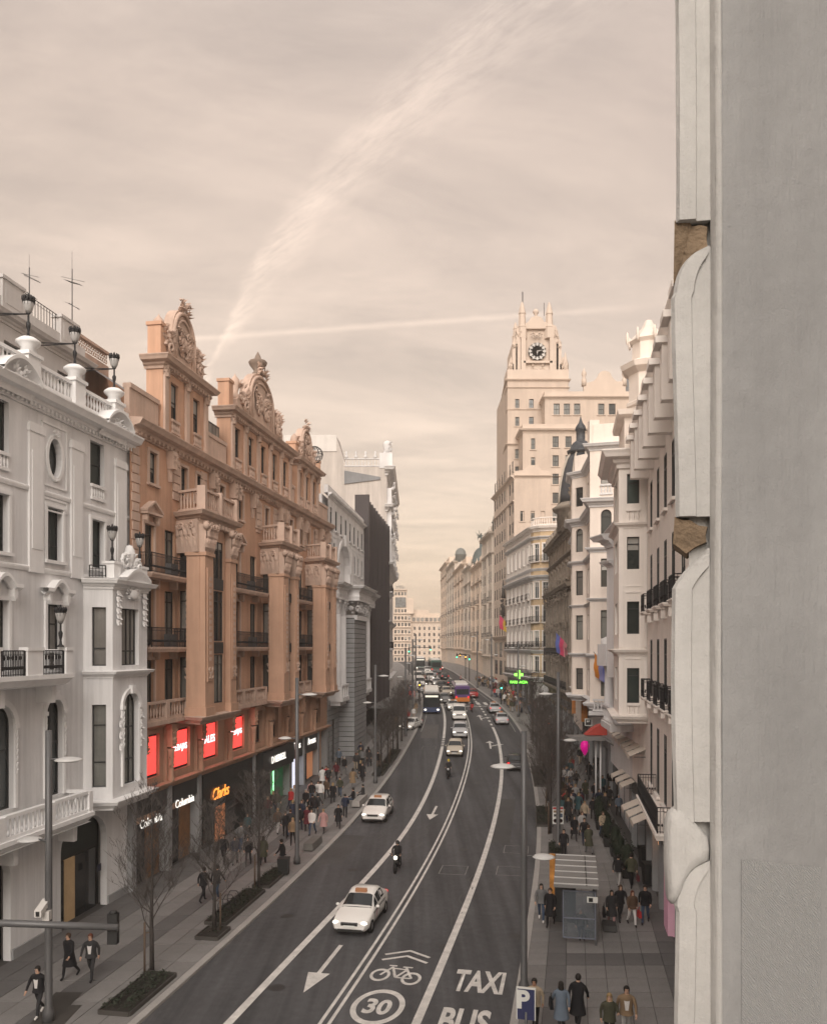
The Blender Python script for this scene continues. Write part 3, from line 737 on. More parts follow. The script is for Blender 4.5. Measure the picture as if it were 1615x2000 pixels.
# ================================================================ L1: white stucco building on the near side
def lantern(name, label, x, y, z, s=1.0, strut=None):
    t = thing(name, label, 'lantern', (x, y, z), 0, 'crowned iron lanterns of the white building'); mb = MB()
    mb.lathe(0, 0, [(.16 * s, 0), (.16 * s, .05 * s), (.07 * s, .12 * s), (.045 * s, .3 * s), (.09 * s, .5 * s), (.10 * s, .62 * s), (.045 * s, .72 * s), (.04 * s, 1.0 * s), (.09 * s, 1.05 * s)], 8); mb.build('post', IRON, t)
    g = MB(); g.lathe(0, 0, [(.08 * s, 1.05 * s), (.17 * s, 1.2 * s), (.23 * s, 1.42 * s), (.22 * s, 1.5 * s)], 8); g.build('lamp_glass', mat('frosted lamp glass', (.42, .41, .40), .3, .1, 3), t)
    c = MB(); c.lathe(0, 0, [(.24 * s, 1.5 * s), (.25 * s, 1.56 * s), (.17 * s, 1.66 * s), (.06 * s, 1.74 * s), (.02 * s, 1.86 * s)], 8); r = random.Random(2)
    for i in range(10):
        a = 2 * PI * i / 10; c.ell((.22 * s * math.cos(a), .22 * s * math.sin(a), 1.64 * s), (.06 * s, .06 * s, .13 * s), 5, 4); c.tube([(.09 * s * math.cos(a), .09 * s * math.sin(a), 1.06 * s), (.24 * s * math.cos(a), .24 * s * math.sin(a), 1.5 * s)], .012, 3)
    c.build('crown', IRON, t)
    if strut:
        b = MB()
        for dx, dy, dz in strut: b.tube([(0, 0, 1.02 * s), (dx, dy, dz)], .028, 5)
        b.build('stay', IRON, t)
    return t
def white_building():
    B = Bld('white_building', 'white stucco building with oval window, rounded bay and rooftop lanterns at the near end', -15.3, 42, 0)
    pl = lambda Y, d=0: (-22.1 + .166 * Y + d * .9865, Y - d * .1638)   # d metres out from the plane
    Y0 = 12.0; fc = Fa(pl(Y0), pl(43.1)); xs = lambda Y: (Y - Y0) * 1.01368
    ops, wins = [], []
    def W(Y, w, z0, z1, rise=0, oval=False, **k):
        o = op(xs(Y) - w / 2, xs(Y) + w / 2, z0, z1, rise, oval); ops.append(o); wins.append((o, k)); return o
    for i, Y in enumerate((29.3, 32.85, 36.55, 40.05)):
        bay = i == 3
        if i == 1: W(Y, 1.3, 20.7, 23.0, pane=SHUT, nx=1, nz=())
        elif i == 2: W(Y, 1.0, 20.55, 22.3, oval=True, sur='oval', smat=WHITE_T, nx=1, nz=())
        else: W(Y, 1.25, 20.9, 23.0, pane=SHUT, nx=1, nz=(.5,))
        W(Y, 1.15, 16.85, 19.2, pane=SHUT, nx=2, nz=(.3,), sur='flat', smat=WHITE_T)
        if not bay:
            W(Y, 1.15, 12.0, 14.9, pane=GLASS_C, nx=2, nz=(.7,), sur='curve', smat=WHITE_T)
            W(Y, 1.25 if i != 1 else 1.9, 6.35, 10.7, .62 if i != 1 else .95, pane=GLASS, nx=2, nz=(.55,), sur='arch', smat=WHITE_T)
    for a, b in ((37.05, 40.9), (29.9, 33.6)):
        o = op(xs(a), xs(b), -.5, 4.95, 1.25); ops.append(o)
    mb = MB().at(fc); wall(mb, fc.L, -.5, 23.5, ops, .34)
    B.part('wall', mb, WHITE)
    for o, k in wins: window(B, fc, o, th=.32, **k)
    # entrances under the wide arches
    for a, b, lit in ((37.05, 40.9, 1), (29.9, 33.6, 0)):
        d = MB().at(fc); x0, x1 = xs(a), xs(b)
        d.quad((x0 - .2, .57, -.4), (x1 + .2, .57, -.4), (x1 + .2, .57, 4.9), (x0 - .2, .57, 4.9), 0)
        ent = B.part('entrance', d, FRAME_D)
        g = MB().at(fc); g.box(x0 + .1, x1 - .1, .5, .56, 3.2, 4.6); B.part('fanlight', g, SHUT, ent)
        for j in range(4):
            g = MB().at(fc); w = (x1 - x0 - .3) / 4; g.box(x0 + .15 + j * w, x0 + .1 + (j + 1) * w, .49, .55, .05, 3.05)
            B.part('door', g, mat('lit lobby door', (.30, .21, .13), .4, .2, 1.5, emit=(.9, .55, .25), es=.05) if (lit and j == 1) else SHOPG, ent)
    p = MB().at(fc); p.box(xs(40.0), xs(40.35), -.025, -.003, 2.0, 2.35); B.part('wall_plaque', p, mat('dark blue plaque', (.03, .035, .06), .5, 0))
    # plinth, piers, string courses
    for a, b in ((12.1, 29.85), (33.65, 37.0), (40.95, 42.9)): mb = MB().at(fc); mb.box(xs(a), xs(b), -.09, -.004, -.5, .55, 0); B.part('plinth', mb, STONE_G)
    mb = MB().at(fc)
    for a, b in ((30.6, 31.4), (34.7, 35.7), (37.75, 38.7), (41.6, 42.7)):
        mb.box(xs(a), xs(b), -.10, -.003, 16.2, 22.6)
        mb.box(xs(a) - .05, xs(b) + .05, -.15, -.003, 22.2, 22.5); mb.box(xs(a) + .15, xs(b) - .15, -.13, -.002, 17.2, 21.4)
    for z in (16.35, 19.75): cornice(mb, [(0, 0), (fc.L, 0)], z, .55, BAND, kz=.9)
    B.part('pilasters', mb, WHITE_T)
    mb = MB().at(fc)     # panels around the oval
    for Y, z0, z1 in ((36.55, 20.1, 22.9), (36.55, 19.0, 19.6)):
        for (x0, x1, a, b) in ((xs(Y) - .95, xs(Y) + .95, z1 - .09, z1), (xs(Y) - .95, xs(Y) + .95, z0, z0 + .07), (xs(Y) - .95, xs(Y) - .88, z0, z1), (xs(Y) + .88, xs(Y) + .95, z0, z1)): mb.box(x0, x1, -.05, -.002, a, b)
    B.part('panel_moulding', mb, WHITE_T)
    for Y in (32.85, 40.05, 29.3):
        mb = MB().at(fc); balustrade(mb, [(xs(Y) - .62, -.02), (xs(Y) + .62, -.02)], 20.15, .75, .2, .16); B.part('window_balustrade', mb, WHITE_T)
    # main cornice with raised hoods
    mb = MB().at(fc); z = 23.75
    segs = [(0, 0)]
    cornice(mb, [(0, 0), (fc.L + .15, 0)], z, 1.0)
    dentils(mb, fc.L, z - .32, 0, .3, .14, .22, .16)
    for Y in (33.3, 40.9):
        x = xs(Y); n = 14; pts = [(x - 1.25 + 2.5 * i / n, z + .16 + .75 * math.sin(PI * i / n) ** .8) for i in range(n + 1)]
        for i in range(n):
            (xa, za), (xb, zb) = pts[i], pts[i + 1]
            mb.add([(xa, -.86, za), (xb, -.86, zb), (xb, -.86, zb + .14), (xa, -.86, za + .14), (xa, 0, za), (xb, 0, zb), (xb, 0, zb + .14), (xa, 0, za + .14), (xa, -.5, za - .25), (xb, -.5, zb - .25), (xa, -.3, z - .4), (xb, -.3, z - .4)], [(0, 1, 2, 3), (3, 2, 6, 7), (0, 8, 9, 1), (8, 10, 11, 9)])
        orn(mb, (x, -.62, z + .35), .45, .35, .2, 7, int(Y))
    B.part('cornice', mb, WHITE_T)
    # roof balustrade with piers and lanterns
    piers = (31.2, 34.75, 38.15, 41.6)
    for i, (a, b) in enumerate(zip((27.8,) + piers, piers + (43.1,))):
        mb = MB().at(fc); e = .42
        mb.box(xs(a) + e, xs(b) - (e if b < 43 else 0), -.13, .13, 24.0, 24.3)
        if b < 43: balustrade(mb, [(xs(a) + e, 0), (xs(b) - e, 0)], 24.3, .95, .26, .24)
        else: mb.box(xs(a) + e, xs(b), -.12, .12, 24.3, 25.2)
        B.part('balustrade', mb, WHITE_T)
    for i, Y in enumerate(piers):
        mb = MB().at(fc); x = xs(Y)
        mb.box(x - .42, x + .42, -.3, .3, 24.0, 25.3); mb.box(x - .5, x + .5, -.38, .38, 25.3, 25.45)
        mb.lathe(x, 0, [(.36, 25.45), (.30, 25.7), (.48, 25.85), (.52, 25.95), (.40, 26.05), (.3, 26.12)], 10)
        B.part('pier', mb, WHITE_T)
        p = fc.w(x, 0, 26.1)
        if i: lantern('lantern', ['', 'black crowned lantern on the roof pier by the first thin aerial mast', 'black crowned lantern on the middle roof pier under the tall aerial mast', 'black crowned lantern on the roof pier where the orange building starts'][i], p[0], p[1], p[2], 1.02, [(-2.1, .0, 1.1), (-2.0, -1.0, .55)])
    # set-back roof storey
    f2 = Fa(pl(14, -2.4), pl(42.9, -2.4)); x2 = lambda Y: (Y - 14) * 1.01368
    o2 = [op(x2(Y) - .75, x2(Y) + .75, 26.2, 26.85) for Y in (29.5, 33.4, 37.2, 41.2)]
    mb = MB().at(f2); wall(mb, f2.L, 23.6, 27.9, o2, .3); mb.quad((f2.L, 0, 23.6), (f2.L, 9, 23.6), (f2.L, 9, 27.9), (f2.L, 0, 27.9)); B.part('roof_storey', mb, PENT)
    for o in o2: window(B, f2, o, 1, (), th=.28, pane=SHUT)
    mb = MB().at(f2); cornice(mb, [(0, 0), (f2.L, 0), (f2.L, 6)], 27.9, .62); mb.box(0, f2.L, .0, .25, 28.0, 28.75)
    B.part('roof_parapet', mb, PENT)
    for Y in (33.2, 37.0, 41.4):
        mb = MB().at(f2); mb.box(x2(Y) - .75, x2(Y) + .75, -.08, .4, 28.05, 29.55); mb.box(x2(Y) - .82, x2(Y) + .82, -.15, .47, 29.55, 29.7); mb.box(x2(Y) - .55, x2(Y) + .55, -.1, -.07, 28.5, 29.4)
        B.part('parapet_block', mb, PENT)
    for a, b in ((33.9, 36.3), (37.7, 40.7), (30.5, 32.5)):
        mb = MB().at(f2); railing(mb, [(x2(a), .12), (x2(b), .12)], 28.7, .95, .22, .012, knobs=False); B.part('roof_railing', mb, IRON)
    # projecting balconies on the main front
    def bal2(Ya, Yb, z, d, iron):
        mb = MB().at(fc); a, b = xs(Ya), xs(Yb); path = [(a, 0), (a, -d), (b, -d), (b, 0)]
        mb.sweep(path, [(-.3, z - .5), (-.25, z - .5), (-.1, z - .35), (0, z - .22), (.06, z - .18), (.06, z), (-.3, z)])
        mb.quad((a, -d, z - .002), (b, -d, z - .002), (b, 0, z - .002), (a, 0, z - .002)); mb.quad((a + .05, -d + .05, z - .45), (b - .05, -d + .05, z - .45), (b - .05, 0, z - .45), (a + .05, 0, z - .45))
        for Y in (Ya + .6, (Ya + Yb) / 2, Yb - .6): mb.prism_xz([(xs(Y) - .18, z - .45), (xs(Y) + .18, z - .45), (xs(Y) + .12, z - 1.25), (xs(Y) - .12, z - 1.25)], -d * .6, 0); orn(mb, (xs(Y), -d * .45, z - .8), .16, .3, .12, 4, 8)
        o = B.part('balcony', mb, WHITE_T)
        if iron:
            n = 3; w = (b - a) / n
            for i in range(n + 1):
                q = MB().at(fc); c = a + i * w; x0, x1 = max(a, c - .5), min(b, c + .5); q.box(x0, x1, -d - .02, -d + .3, z, z + 1.0); q.box(x0 - .05, x1 + .05, -d - .07, -d + .35, z + 1.0, z + 1.14); B.part('pier', q, WHITE_T, o)
            for i in range(n):
                q = MB().at(fc); x0, x1 = a + i * w + .5, a + (i + 1) * w - .5; railing(q, [(x0, -d + .1), (x1, -d + .1)], z, 1.0, .1, .014)
                for j in range(int((x1 - x0) / .24)): q.ell((x0 + .12 + j * .24, -d + .1, z + .72), (.09, .02, .1), 6, 4)
                B.part('iron_panel', q, IRON, o)
            q = MB().at(fc); balustrade(q, [(b - .1, -d + .3), (b - .1, 0)], z, 1.05, .24); B.part('balustrade', q, WHITE_T, o)
        else:
            n = 3; w = (b - a) / n
            for i in range(n + 1):
                q = MB().at(fc); c = a + i * w; x0, x1 = max(a, c - .3), min(b, c + .3); q.box(x0, x1, -d, -d + .3, z, z + .95); B.part('pier', q, WHITE_T, o)
            for i in range(n):
                q = MB().at(fc); balustrade(q, [(a + i * w + .3, -d + .15), (a + (i + 1) * w - .3, -d + .15)], z, .98, .27); B.part('balustrade', q, WHITE_T, o)
            q = MB().at(fc); balustrade(q, [(b - .12, -d + .3), (b - .12, 0)], z, .98, .26); B.part('balustrade', q, WHITE_T, o)
    bal2(28.2, 36.0, 11.85, 1.25, True); bal2(28.2, 37.6, 5.5, 1.25, False)
    for Y, nm in ((35.35, 'black crowned lantern on the white balcony beside the iron railing panel'),):
        p = fc.w(xs(Y), -1.1, 13.0); lantern('lantern', nm, p[0], p[1], p[2], .98)
    # the bay: three facets
    A, C, D, E_ = pl(38.85), pl(39.28, 1.25), pl(42.62, 1.25), pl(43.05)
    Fs = [Fa(A, C), Fa(C, D), Fa(D, E_)]
    path = [A, C, D, E_]
    for i, f in enumerate(Fs):
        L = f.L; ops = []
        if i == 0: ops = [(op(.38, 1.02, 12.1, 14.9), dict(nx=1, nz=(.3,), pane=GLASS_C)), (op(.38, 1.02, 6.3, 10.25), dict(nx=1, nz=(.3, .75), pane=GLASS_B))]
        if i == 1: ops = [(op(L / 2 - .85, L / 2 + .85, 12.1, 14.9), dict(nx=4, nz=(.25,), pane=GLASS_C)), (op(L / 2 - .75, L / 2 + .75, 6.2, 10.75, .7), dict(nx=3, nz=(.27, .62), pane=GLASS_B, sur='arch', smat=WHITE_T))]
        mb = MB().at(f); wall(mb, L, 5.6, 16.2, [o for o, k in ops], .34); B.part('bay_wall', mb, WHITE)
        for o, k in ops: window(B, f, o, th=.32, fw=.05, **k)
    for z, k in ((5.55, .62), (11.75, .42)): mb = MB(); cornice(mb, path, z, k); B.part('bay_cornice', mb, WHITE_T)
    mb = MB(); cornice(mb, path, 16.1, .6); n = len(path); mb.add([(p[0], p[1], 5.35) for p in path], [(0, 1, 2, 3)]); mb.add([(p[0], p[1], 16.3) for p in path], [(0, 1, 2, 3)])
    f = Fs[1]; mb.at(f)
    m = 12; L = f.L     # arched head of the bay cornice with cartouche
    for i in range(m):
        xa, xb = L / 2 - 1.2 + 2.4 * i / m, L / 2 - 1.2 + 2.4 * (i + 1) / m; za, zb = 16.25 + .5 * math.sin(PI * i / m), 16.25 + .5 * math.sin(PI * (i + 1) / m)
        mb.add([(xa, -.5, za), (xb, -.5, zb), (xb, -.5, zb + .13), (xa, -.5, za + .13), (xa, 0, za), (xb, 0, zb), (xb, 0, zb + .13), (xa, 0, za + .13), (xa, -.3, 16.0), (xb, -.3, 16.0)], [(0, 1, 2, 3), (3, 2, 6, 7), (0, 8, 9, 1)])
    B.part('bay_cornice', mb, WHITE_T)
    mb = MB().at(f); orn(mb, (L / 2, -.12, 15.6), .75, .33, .16, 9, 21)
    for s in (-1, 1):
        for j in range(6): leaf(mb, (L / 2 + s * 1.28, -.04, 15.75 - j * .28), -PI / 2 + .5 * (-1) ** j, .36, .15, .16); leaf(mb, (L / 2 + s * 1.28, -.04, 15.75 - j * .28), -PI / 2 - .5 * (-1) ** j, .3, .12, .14)
    mb.ell((L / 2, -.2, 15.6), (.4, .12, .26), 12, 6); B.part('bay_cartouche', mb, WHITE_T)
    mb = MB().at(f)
    for s in (-1, 1):
        for j in range(6): leaf(mb, (L / 2 + s * 1.0, -.03, 9.7 - j * .28), -PI / 2 + .5 * (-1) ** j, .36, .13, .14)
    B.part('window_garland', mb, WHITE_T)
    # pedestals, scroll and lanterns on the bay roof
    for (pp, nm) in ((.35, 'black crowned lantern on the pedestal at the front corner of the white bay'), (L - .35, 'black crowned lantern on the far pedestal of the white bay against the orange wall')):
        mb = MB().at(f); mb.box(pp - .3, pp + .3, -.05, .5, 16.3, 17.0); mb.box(pp - .36, pp + .36, -.1, .56, 17.0, 17.12); B.part('pedestal', mb, WHITE_T)
        p = f.w(pp, .22, 17.12); lantern('lantern', nm, p[0], p[1], p[2], .98)
    mb = MB().at(f); orn(mb, (L / 2, .15, 17.1), .85, .5, .28, 12, 33); mb.ell((L / 2 + .2, .15, 17.6), (.34, .25, .5), 9, 6, 0, .08, RND); scroll(mb, (L / 2 - .55, .1, 17.2), .42, 1, .3); scroll(mb, (L / 2 + .75, .1, 17.05), .36, -1, .3); B.part('roof_cartouche', mb, WHITE_T)
    mb = MB(); railing(mb, [pl(38.95, .25), pl(39.25, .9)], 16.35, .55, .12, knobs=False); B.part('railing', mb, IRON)
    # body behind
    q = [pl(43.1, -.6), pl(43.1, -14), pl(12, -14), pl(12, -.6)]
    box_mass(B, q, -.5, 23.6, PENT)
white_building()
def aerial(label, x, y, z, h, s):
    t = thing('roof_aerial', label, 'aerial', (x, y, z)); m = MB(); m.tube([(0, 0, 0), (0, 0, h)], .028, 5); m.build('mast', LAMPG, t)
    r = random.Random(int(h * 10))
    for zz, L, n in ((h * .72, 1.0 * s, 8), (h * .3, .7 * s, 6)):
        m = MB(); a = r.uniform(-.6, .6); dx, dy = math.cos(a), math.sin(a); m.tube([(-dx * L * .3, -dy * L * .3, zz + .25 * s), (dx * L * .7, dy * L * .7, zz - .2 * s)], .016, 4)
        for i in range(n):
            k = -.3 + i / n; l = .22 * s * (1.2 - i / n * .6); m.tube([(dx * L * k - dy * l, dy * L * k + dx * l, zz + .1 * s - k * .4 * s), (dx * L * k + dy * l, dy * L * k - dx * l, zz + .1 * s - k * .4 * s)], .012, 3)
        m.build('antenna', LAMPG, t)
    m = MB(); m.tube([(0, 0, h), (.0, 0, h * 1.32)], .01, 3); m.tube([(-.55 * s, 0, h * .86), (.6 * s, .1, h * .78)], .012, 3); m.build('whip', LAMPG, t)
aerial('tall thin aerial mast with comb antennas on the white roof', -17.5, 42.0, 29.6, 2.8, 1.0)
aerial('short aerial mast with a single antenna at the edge of the white roof', -18.1, 38.6, 29.0, 1.9, .7)

# ================================================================ L2: ochre building
def ochre_building():
    B = Bld('ochre_building', 'ochre and pink stone building with giant carved columns and sculpted roof gables', -11.5, 62, 0)
    Y0, Y1 = 42.75, 80.9; K = math.sqrt(1 + .1665 ** 2)
    pl = lambda Y, d=0: (-21.92 + .1665 * Y + d / K, Y - d * .1665 / K)
    fc = Fa(pl(Y0), pl(Y1)); xs = lambda Y: (Y - Y0) * K; L = fc.L
    ops, wins = [], []
    def W(Y, w, z0, z1, rise=0, **k):
        o = op(xs(Y) - w / 2, xs(Y) + w / 2, z0, z1, rise); ops.append(o); wins.append((o, k))
    r = random.Random(4)
    gaps = [(44.75, 47.25), (57.3, 60.55), (69.2, 72.05), (79.3,)]
    for g in gaps:
        for j, Y in enumerate(g):
            for zi, (z0, z1) in enumerate(((9.35, 12.3), (13.1, 16.2), (17.1, 19.7))):
                W(Y, 1.1 if j == 0 else 1.25, z0, z1, 0, nx=2, nz=(.8,), pane=pick_pane(r, .25, .35), sur=('ped' if (zi == 2 and j == 0) else 'hood' if j == 0 else None), smat=ORANGE_T)
    for Y in (45.2, 49.0, 51.2, 54.6, 58.0, 61.6, 63.4, 65.6, 69.3, 72.2, 74.3, 76.4, 79.3):
        W(Y, .9, 22.0, 23.75, 0, nx=1, nz=(.5,), pane=pick_pane(r, .1, .1), sur='flat', smat=ORANGE_T)
    mb = MB().at(fc); wall(mb, L, 8.6, 24.4, ops, .26); B.part('wall', mb, ORANGE)
    for o, k in wins: window(B, fc, o, th=.24, **k)
    # rusticated quoins beside the openings
    for Y in (43.3, 54.0, 66.6, 78.0, 80.4):
        mb = MB().at(fc)
        for i in range(30):
            z = 9.2 + i * .5; w = .42 if i % 2 else .34
            mb.box(xs(Y) - w, xs(Y) + w, -.07, -.003, z, z + .44)
        B.part('quoins', mb, ORANGE_T)
    for Y in (49.9, 63.4, 74.9):
        for s in (-1, 1):
            mb = MB().at(fc)
            for i in range(5): mb.box(xs(Y + s * 1.9) - .45, xs(Y + s * 1.9) + .45, -.08, -.003, 21.6 + i * .5, 22.04 + i * .5)
            B.part('quoins', mb, ORANGE_T)
    # iron balconies in the gaps, stone balustrade below them
    for a, b in ((43.5, 47.9), (54.9, 61.4), (67.0, 72.9)):
        for z in (13.0, 17.0):
            balcony(B, fc, xs((a + b) / 2), (b - a) * K, z, .85, ORANGE_T, IRON, 1.05, .28, 0, True, .14)
        mb = MB().at(fc); x0, x1 = xs(a) - .3, xs(b) + .2; n = 3 if b - a > 5 else 2
        mb.box(x0, x1, -.75, 0, 8.75, 9.0)
        for i in range(n + 1): c = x0 + (x1 - x0) * i / n; mb.box(max(x0, c - .2), min(x1, c + .2), -.72, -.4, 9.0, 10.05)
        for i in range(n): balustrade(mb, [(x0 + (x1 - x0) * i / n + .2, -.56), (x0 + (x1 - x0) * (i + 1) / n - .2, -.56)], 9.0, 1.05, .3)
        B.part('balustrade', mb, ORANGE_T)
    # air-conditioning boxes on the balconies
    for Y, z in ((46.4, 13.0), (46.6, 17.0), (59.2, 13.0), (59.0, 17.0), (71.0, 13.0)):
        mb = MB().at(fc); mb.box(xs(Y) - .42, xs(Y) + .42, -.62, -.28, z + .02, z + .72); mb.lathe(xs(Y), -.63, [(.0, 0), (.0, 0)], 3); B.part('air_conditioner', mb, mat('grey appliance', (.16, .165, .17), .5, .1))
    # three giant bays
    for bi, (ya, yb) in enumerate(((47.55, 52.4), (61.5, 65.35), (72.9, 76.7))):
        d = 1.7; P = [pl(ya + .75), pl(ya, d), pl(yb, d), pl(yb + .55)]
        bo = None
        F = [Fa(P[0], P[1]), Fa(P[1], P[2]), Fa(P[2], P[3])]
        for i, f in enumerate(F):
            oo = []
            if i == 1:
                for z0, z1 in ((9.6, 12.55), (13.35, 16.4), (17.1, 19.4)): oo.append(op(f.L / 2 - .95, f.L / 2 + .95, z0, z1))
            if i == 0:
                for z0, z1 in ((9.6, 12.4), (13.3, 16.3), (17.1, 19.4)): oo.append(op(.12, .72, z0, z1))
            mb = MB().at(f); wall(mb, f.L, 8.9, 21.0, oo, .18); B.part('bay_wall', mb, ORANGE_D)
            for o in oo: window(B, f, o, 3 if i == 1 else 1, (.8,), th=.16, pane=pick_pane(r, .5, .2), fw=.06)
            if i == 1:
                for z in (12.6, 16.45): m = MB().at(f); m.box(f.L / 2 - .95, f.L / 2 + .95, -.02, .1, z, z + .7); B.part('spandrel', m, FRAME_D)
        # columns at the corners
        for ci, (px_, side) in enumerate(((P[1], 0), (P[2], 1))):
            f = F[1]; x = .62 if ci == 0 else f.L - .62; w = .62 if ci == 0 else .5
            mb = MB().at(f)
            mb.box(x - w - .1, x + w + .1, -.42, .9, 9.0, 9.5); mb.frustum(x - w, x + w, -.34, .85, 9.5, 18.3, .03)
            mb.box(x - w * .62, x + w * .62, -.385, -.2, 11.0, 17.6); mb.box(x - w - .05, x + w + .05, -.4, .9, 18.3, 18.5)
            c = B.part('column', mb, ORANGE_D)
            m = MB().at(f)
            for i in range(14): m.box(x - .13, x + .13, -.41, -.37, 12.2 + i * .36, 12.42 + i * .36)
            orn(m, (x, -.38, 11.4), .3, .5, .1, 6, 5); B.part('pendant', m, ORANGE_T, c)
            # the camera-facing side carries the same strip
            if ci == 0:
                m = MB().at(F[0])
                for i in range(14): m.box(F[0].L * .5 - .13, F[0].L * .5 + .13, -.12, -.02, 12.2 + i * .36, 12.42 + i * .36)
                orn(m, (F[0].L * .5, -.06, 11.4), .25, .5, .1, 6, 5); B.part('pendant', m, ORANGE_T, c)
            m = MB().at(f); m.frustum(x - w, x + w, -.34, .5, 18.5, 20.1, -.12)
            rr = random.Random(bi * 7 + ci)
            for row in range(5):
                z = 18.65 + row * .32; k = row * .035
                
                if row in (0, 2):
                    for i in range(5): leaf(m, (x - w - k + (2 * w + 2 * k) * (i + .25 * row) / 4.5, -.36 - k, z - .1), PI / 2 + rr.uniform(-.2, .2), .72, .2, .22)
                if row == 4:
                    for i in range(3): scroll(m, (x - w * .7 + w * .7 * i, -.42 - k, z), .2, 1 if i else -1, .16)
            for s in (-1, 1): m.ell((x + s * (w + .12), -.45, 20.0), (.24, .2, .24), 8, 6)
            B.part('capital', m, ORANGE_T, c)
            if ci == 0:
                g = MB().at(F[0])
                for row in (0, 1):
                    for i in range(5): leaf(g, (F[0].L * (i + .5) / 5, -.1 - .1 * row, 18.6 + .7 * row), PI / 2 + rr.uniform(-.2, .2), .8, .2, .24)
                for i in range(2): scroll(g, (F[0].L * (.3 + .5 * i), -.25, 20.0), .26, 1 - 2 * i, .2)
                g.frustum(-.05, F[0].L, -.2, .1, 18.5, 20.4, -.06); B.part('capital', g, ORANGE_T, c)
        mb = MB(); cornice(mb, P, 20.7, .75); 
        mb.add([(p[0], p[1], 20.9) for p in P], [(0, 1, 2, 3)]); g = MB(); cornice(g, P, 8.85, .62); g.add([(p[0], p[1], 8.6) for p in P], [(0, 1, 2, 3)]); B.part('bay_base', g, ORANGE_T)
        mb.at(F[1])
        for i in range(9): mb.box(F[1].L * (i + .5) / 9 - .12, F[1].L * (i + .5) / 9 + .12, -.42, 0, 20.1, 20.35)
        B.part('bay_cornice', mb, ORANGE_T)
        # balustraded balcony on top
        Q = [pl(ya + .75, .1), pl(ya + .05, d + .12), pl(yb - .05, d + .12), pl(yb + .55, .1)]
        mb = MB(); balustrade(mb, Q[:2], 20.95, 1.25, .24, .26); balustrade(mb, Q[1:3], 20.95, 1.25, .27, .26)
        for q in Q[1:3] + [((Q[1][0] + Q[2][0]) / 2, (Q[1][1] + Q[2][1]) / 2)]: mb.box(q[0] - .24, q[0] + .24, q[1] - .24, q[1] + .24, 20.95, 22.32)
        B.part('balustrade', mb, ORANGE_T)
    # main cornice with brackets
    mb = MB().at(fc); cornice(mb, [(-.1, 0), (L + .1, 0)], 24.75, 1.0); dentils(mb, L, 24.45, 0, .5, .2, .3, .2)
    B.part('cornice', mb, ORANGE_T)
    for i, Y in enumerate((47.1, 52.9, 56.3, 57.0, 60.2, 66.2, 67.4, 71.0, 73.0, 77.9, 80.2)):
        mb = MB().at(fc); x = xs(Y); mb.prism_xz([(x - .3, 24.2), (x + .3, 24.2), (x + .22, 23.2), (x - .22, 23.2)], -.45, -.003); orn(mb, (x, -.42, 23.7), .26, .4, .16, 5, 40 + i); mb.prism_xz([(x - .16, 23.2), (x + .16, 23.2), (x + .06, 22.5), (x - .06, 22.5)], -.2, -.003); B.part('bracket', mb, ORANGE_T)
    # attic: parapet between pavilions, sloped roof with skylights
    for a, b in ((42.8, 46.0), (52.3, 55.6), (69.2, 70.4), (77.2, 80.9)):
        mb = MB().at(fc); mb.box(xs(a), xs(b), .05, .35, 25.0, 26.6); mb.box(xs(a), xs(b), -.03, .43, 26.6, 26.85); B.part('attic_parapet', mb, ORANGE_T)
        mb = MB().at(fc); mb.quad((xs(a), .4, 26.5), (xs(b), .4, 26.5), (xs(b), 5, 29.6), (xs(a), 5, 29.6)); B.part('roof_slope', mb, ROOF)
    mb = MB().at(fc); mb.box(xs(52.4), xs(55.5), .5, 2.2, 26.7, 27.9); o = B.part('skylight', mb, FRAME_D)
    for i in range(5): m = MB().at(fc); w = (xs(55.4) - xs(52.5)) / 5; m.box(xs(52.5) + i * w + .05, xs(52.5) + (i + 1) * w - .05, .46, .495, 26.95, 27.75); B.part('pane', m, GLASS_C, o)
    def crest(f, x, z, w, h, seed, arch=True, urn=None):
        mb = MB().at(f); n = 16
        prof = [(-w, 0), (w, 0), (w, h * .22), (w * .86, h * .34), (w * .62, h * .38)] + [(w * .55 * math.cos(PI * i / n), h * .42 + h * .5 * math.sin(PI * i / n)) for i in range(n + 1)] + [(-w * .62, h * .38), (-w * .86, h * .34), (-w, h * .22)]
        mb.prism_xz([(x + a, z + b) for a, b in prof], .15, .75)
        g = B.part('gable', mb, ORANGE_T)
        m = MB().at(f)
        for k, rr_ in ((.50, .13), (.40, .09)):
            pts = [(x + w * k * math.cos(PI * i / n), .1, z + h * .42 + h * (k - .06) * math.sin(PI * i / n)) for i in range(n + 1)]
            pts = [(x + w * k, .1, z + h * .06)] + pts + [(x - w * k, .1, z + h * .06)]
            m.tube(pts, rr_, 6)
        B.part('gable_arch', m, ORANGE_T, g)
        m = MB().at(f); orn(m, (x, .08, z + h * .42), w * .26, h * .26, .2, 16, seed); orn(m, (x, .2, z + h * .96), w * .22, h * .12, .4, 8, seed + 1)
        for s in (-1, 1):
            orn(m, (x + s * w * .74, .2, z + h * .36), w * .2, h * .16, .34, 7, seed + 3); m.lathe(x + s * w * .92, .45, [(.26, z + h * .2), (.3, z + h * .3), (.2, z + h * .34), (.36, z + h * .46), (.3, z + h * .54), (.08, z + h * .6), (.0, z + h * .64)], 8)
            scroll(m, (x + s * w * .72, .14, z + h * .2), h * .12, s, .3, 0, 1.8)
        B.part('carving', m, ORANGE_T, g)
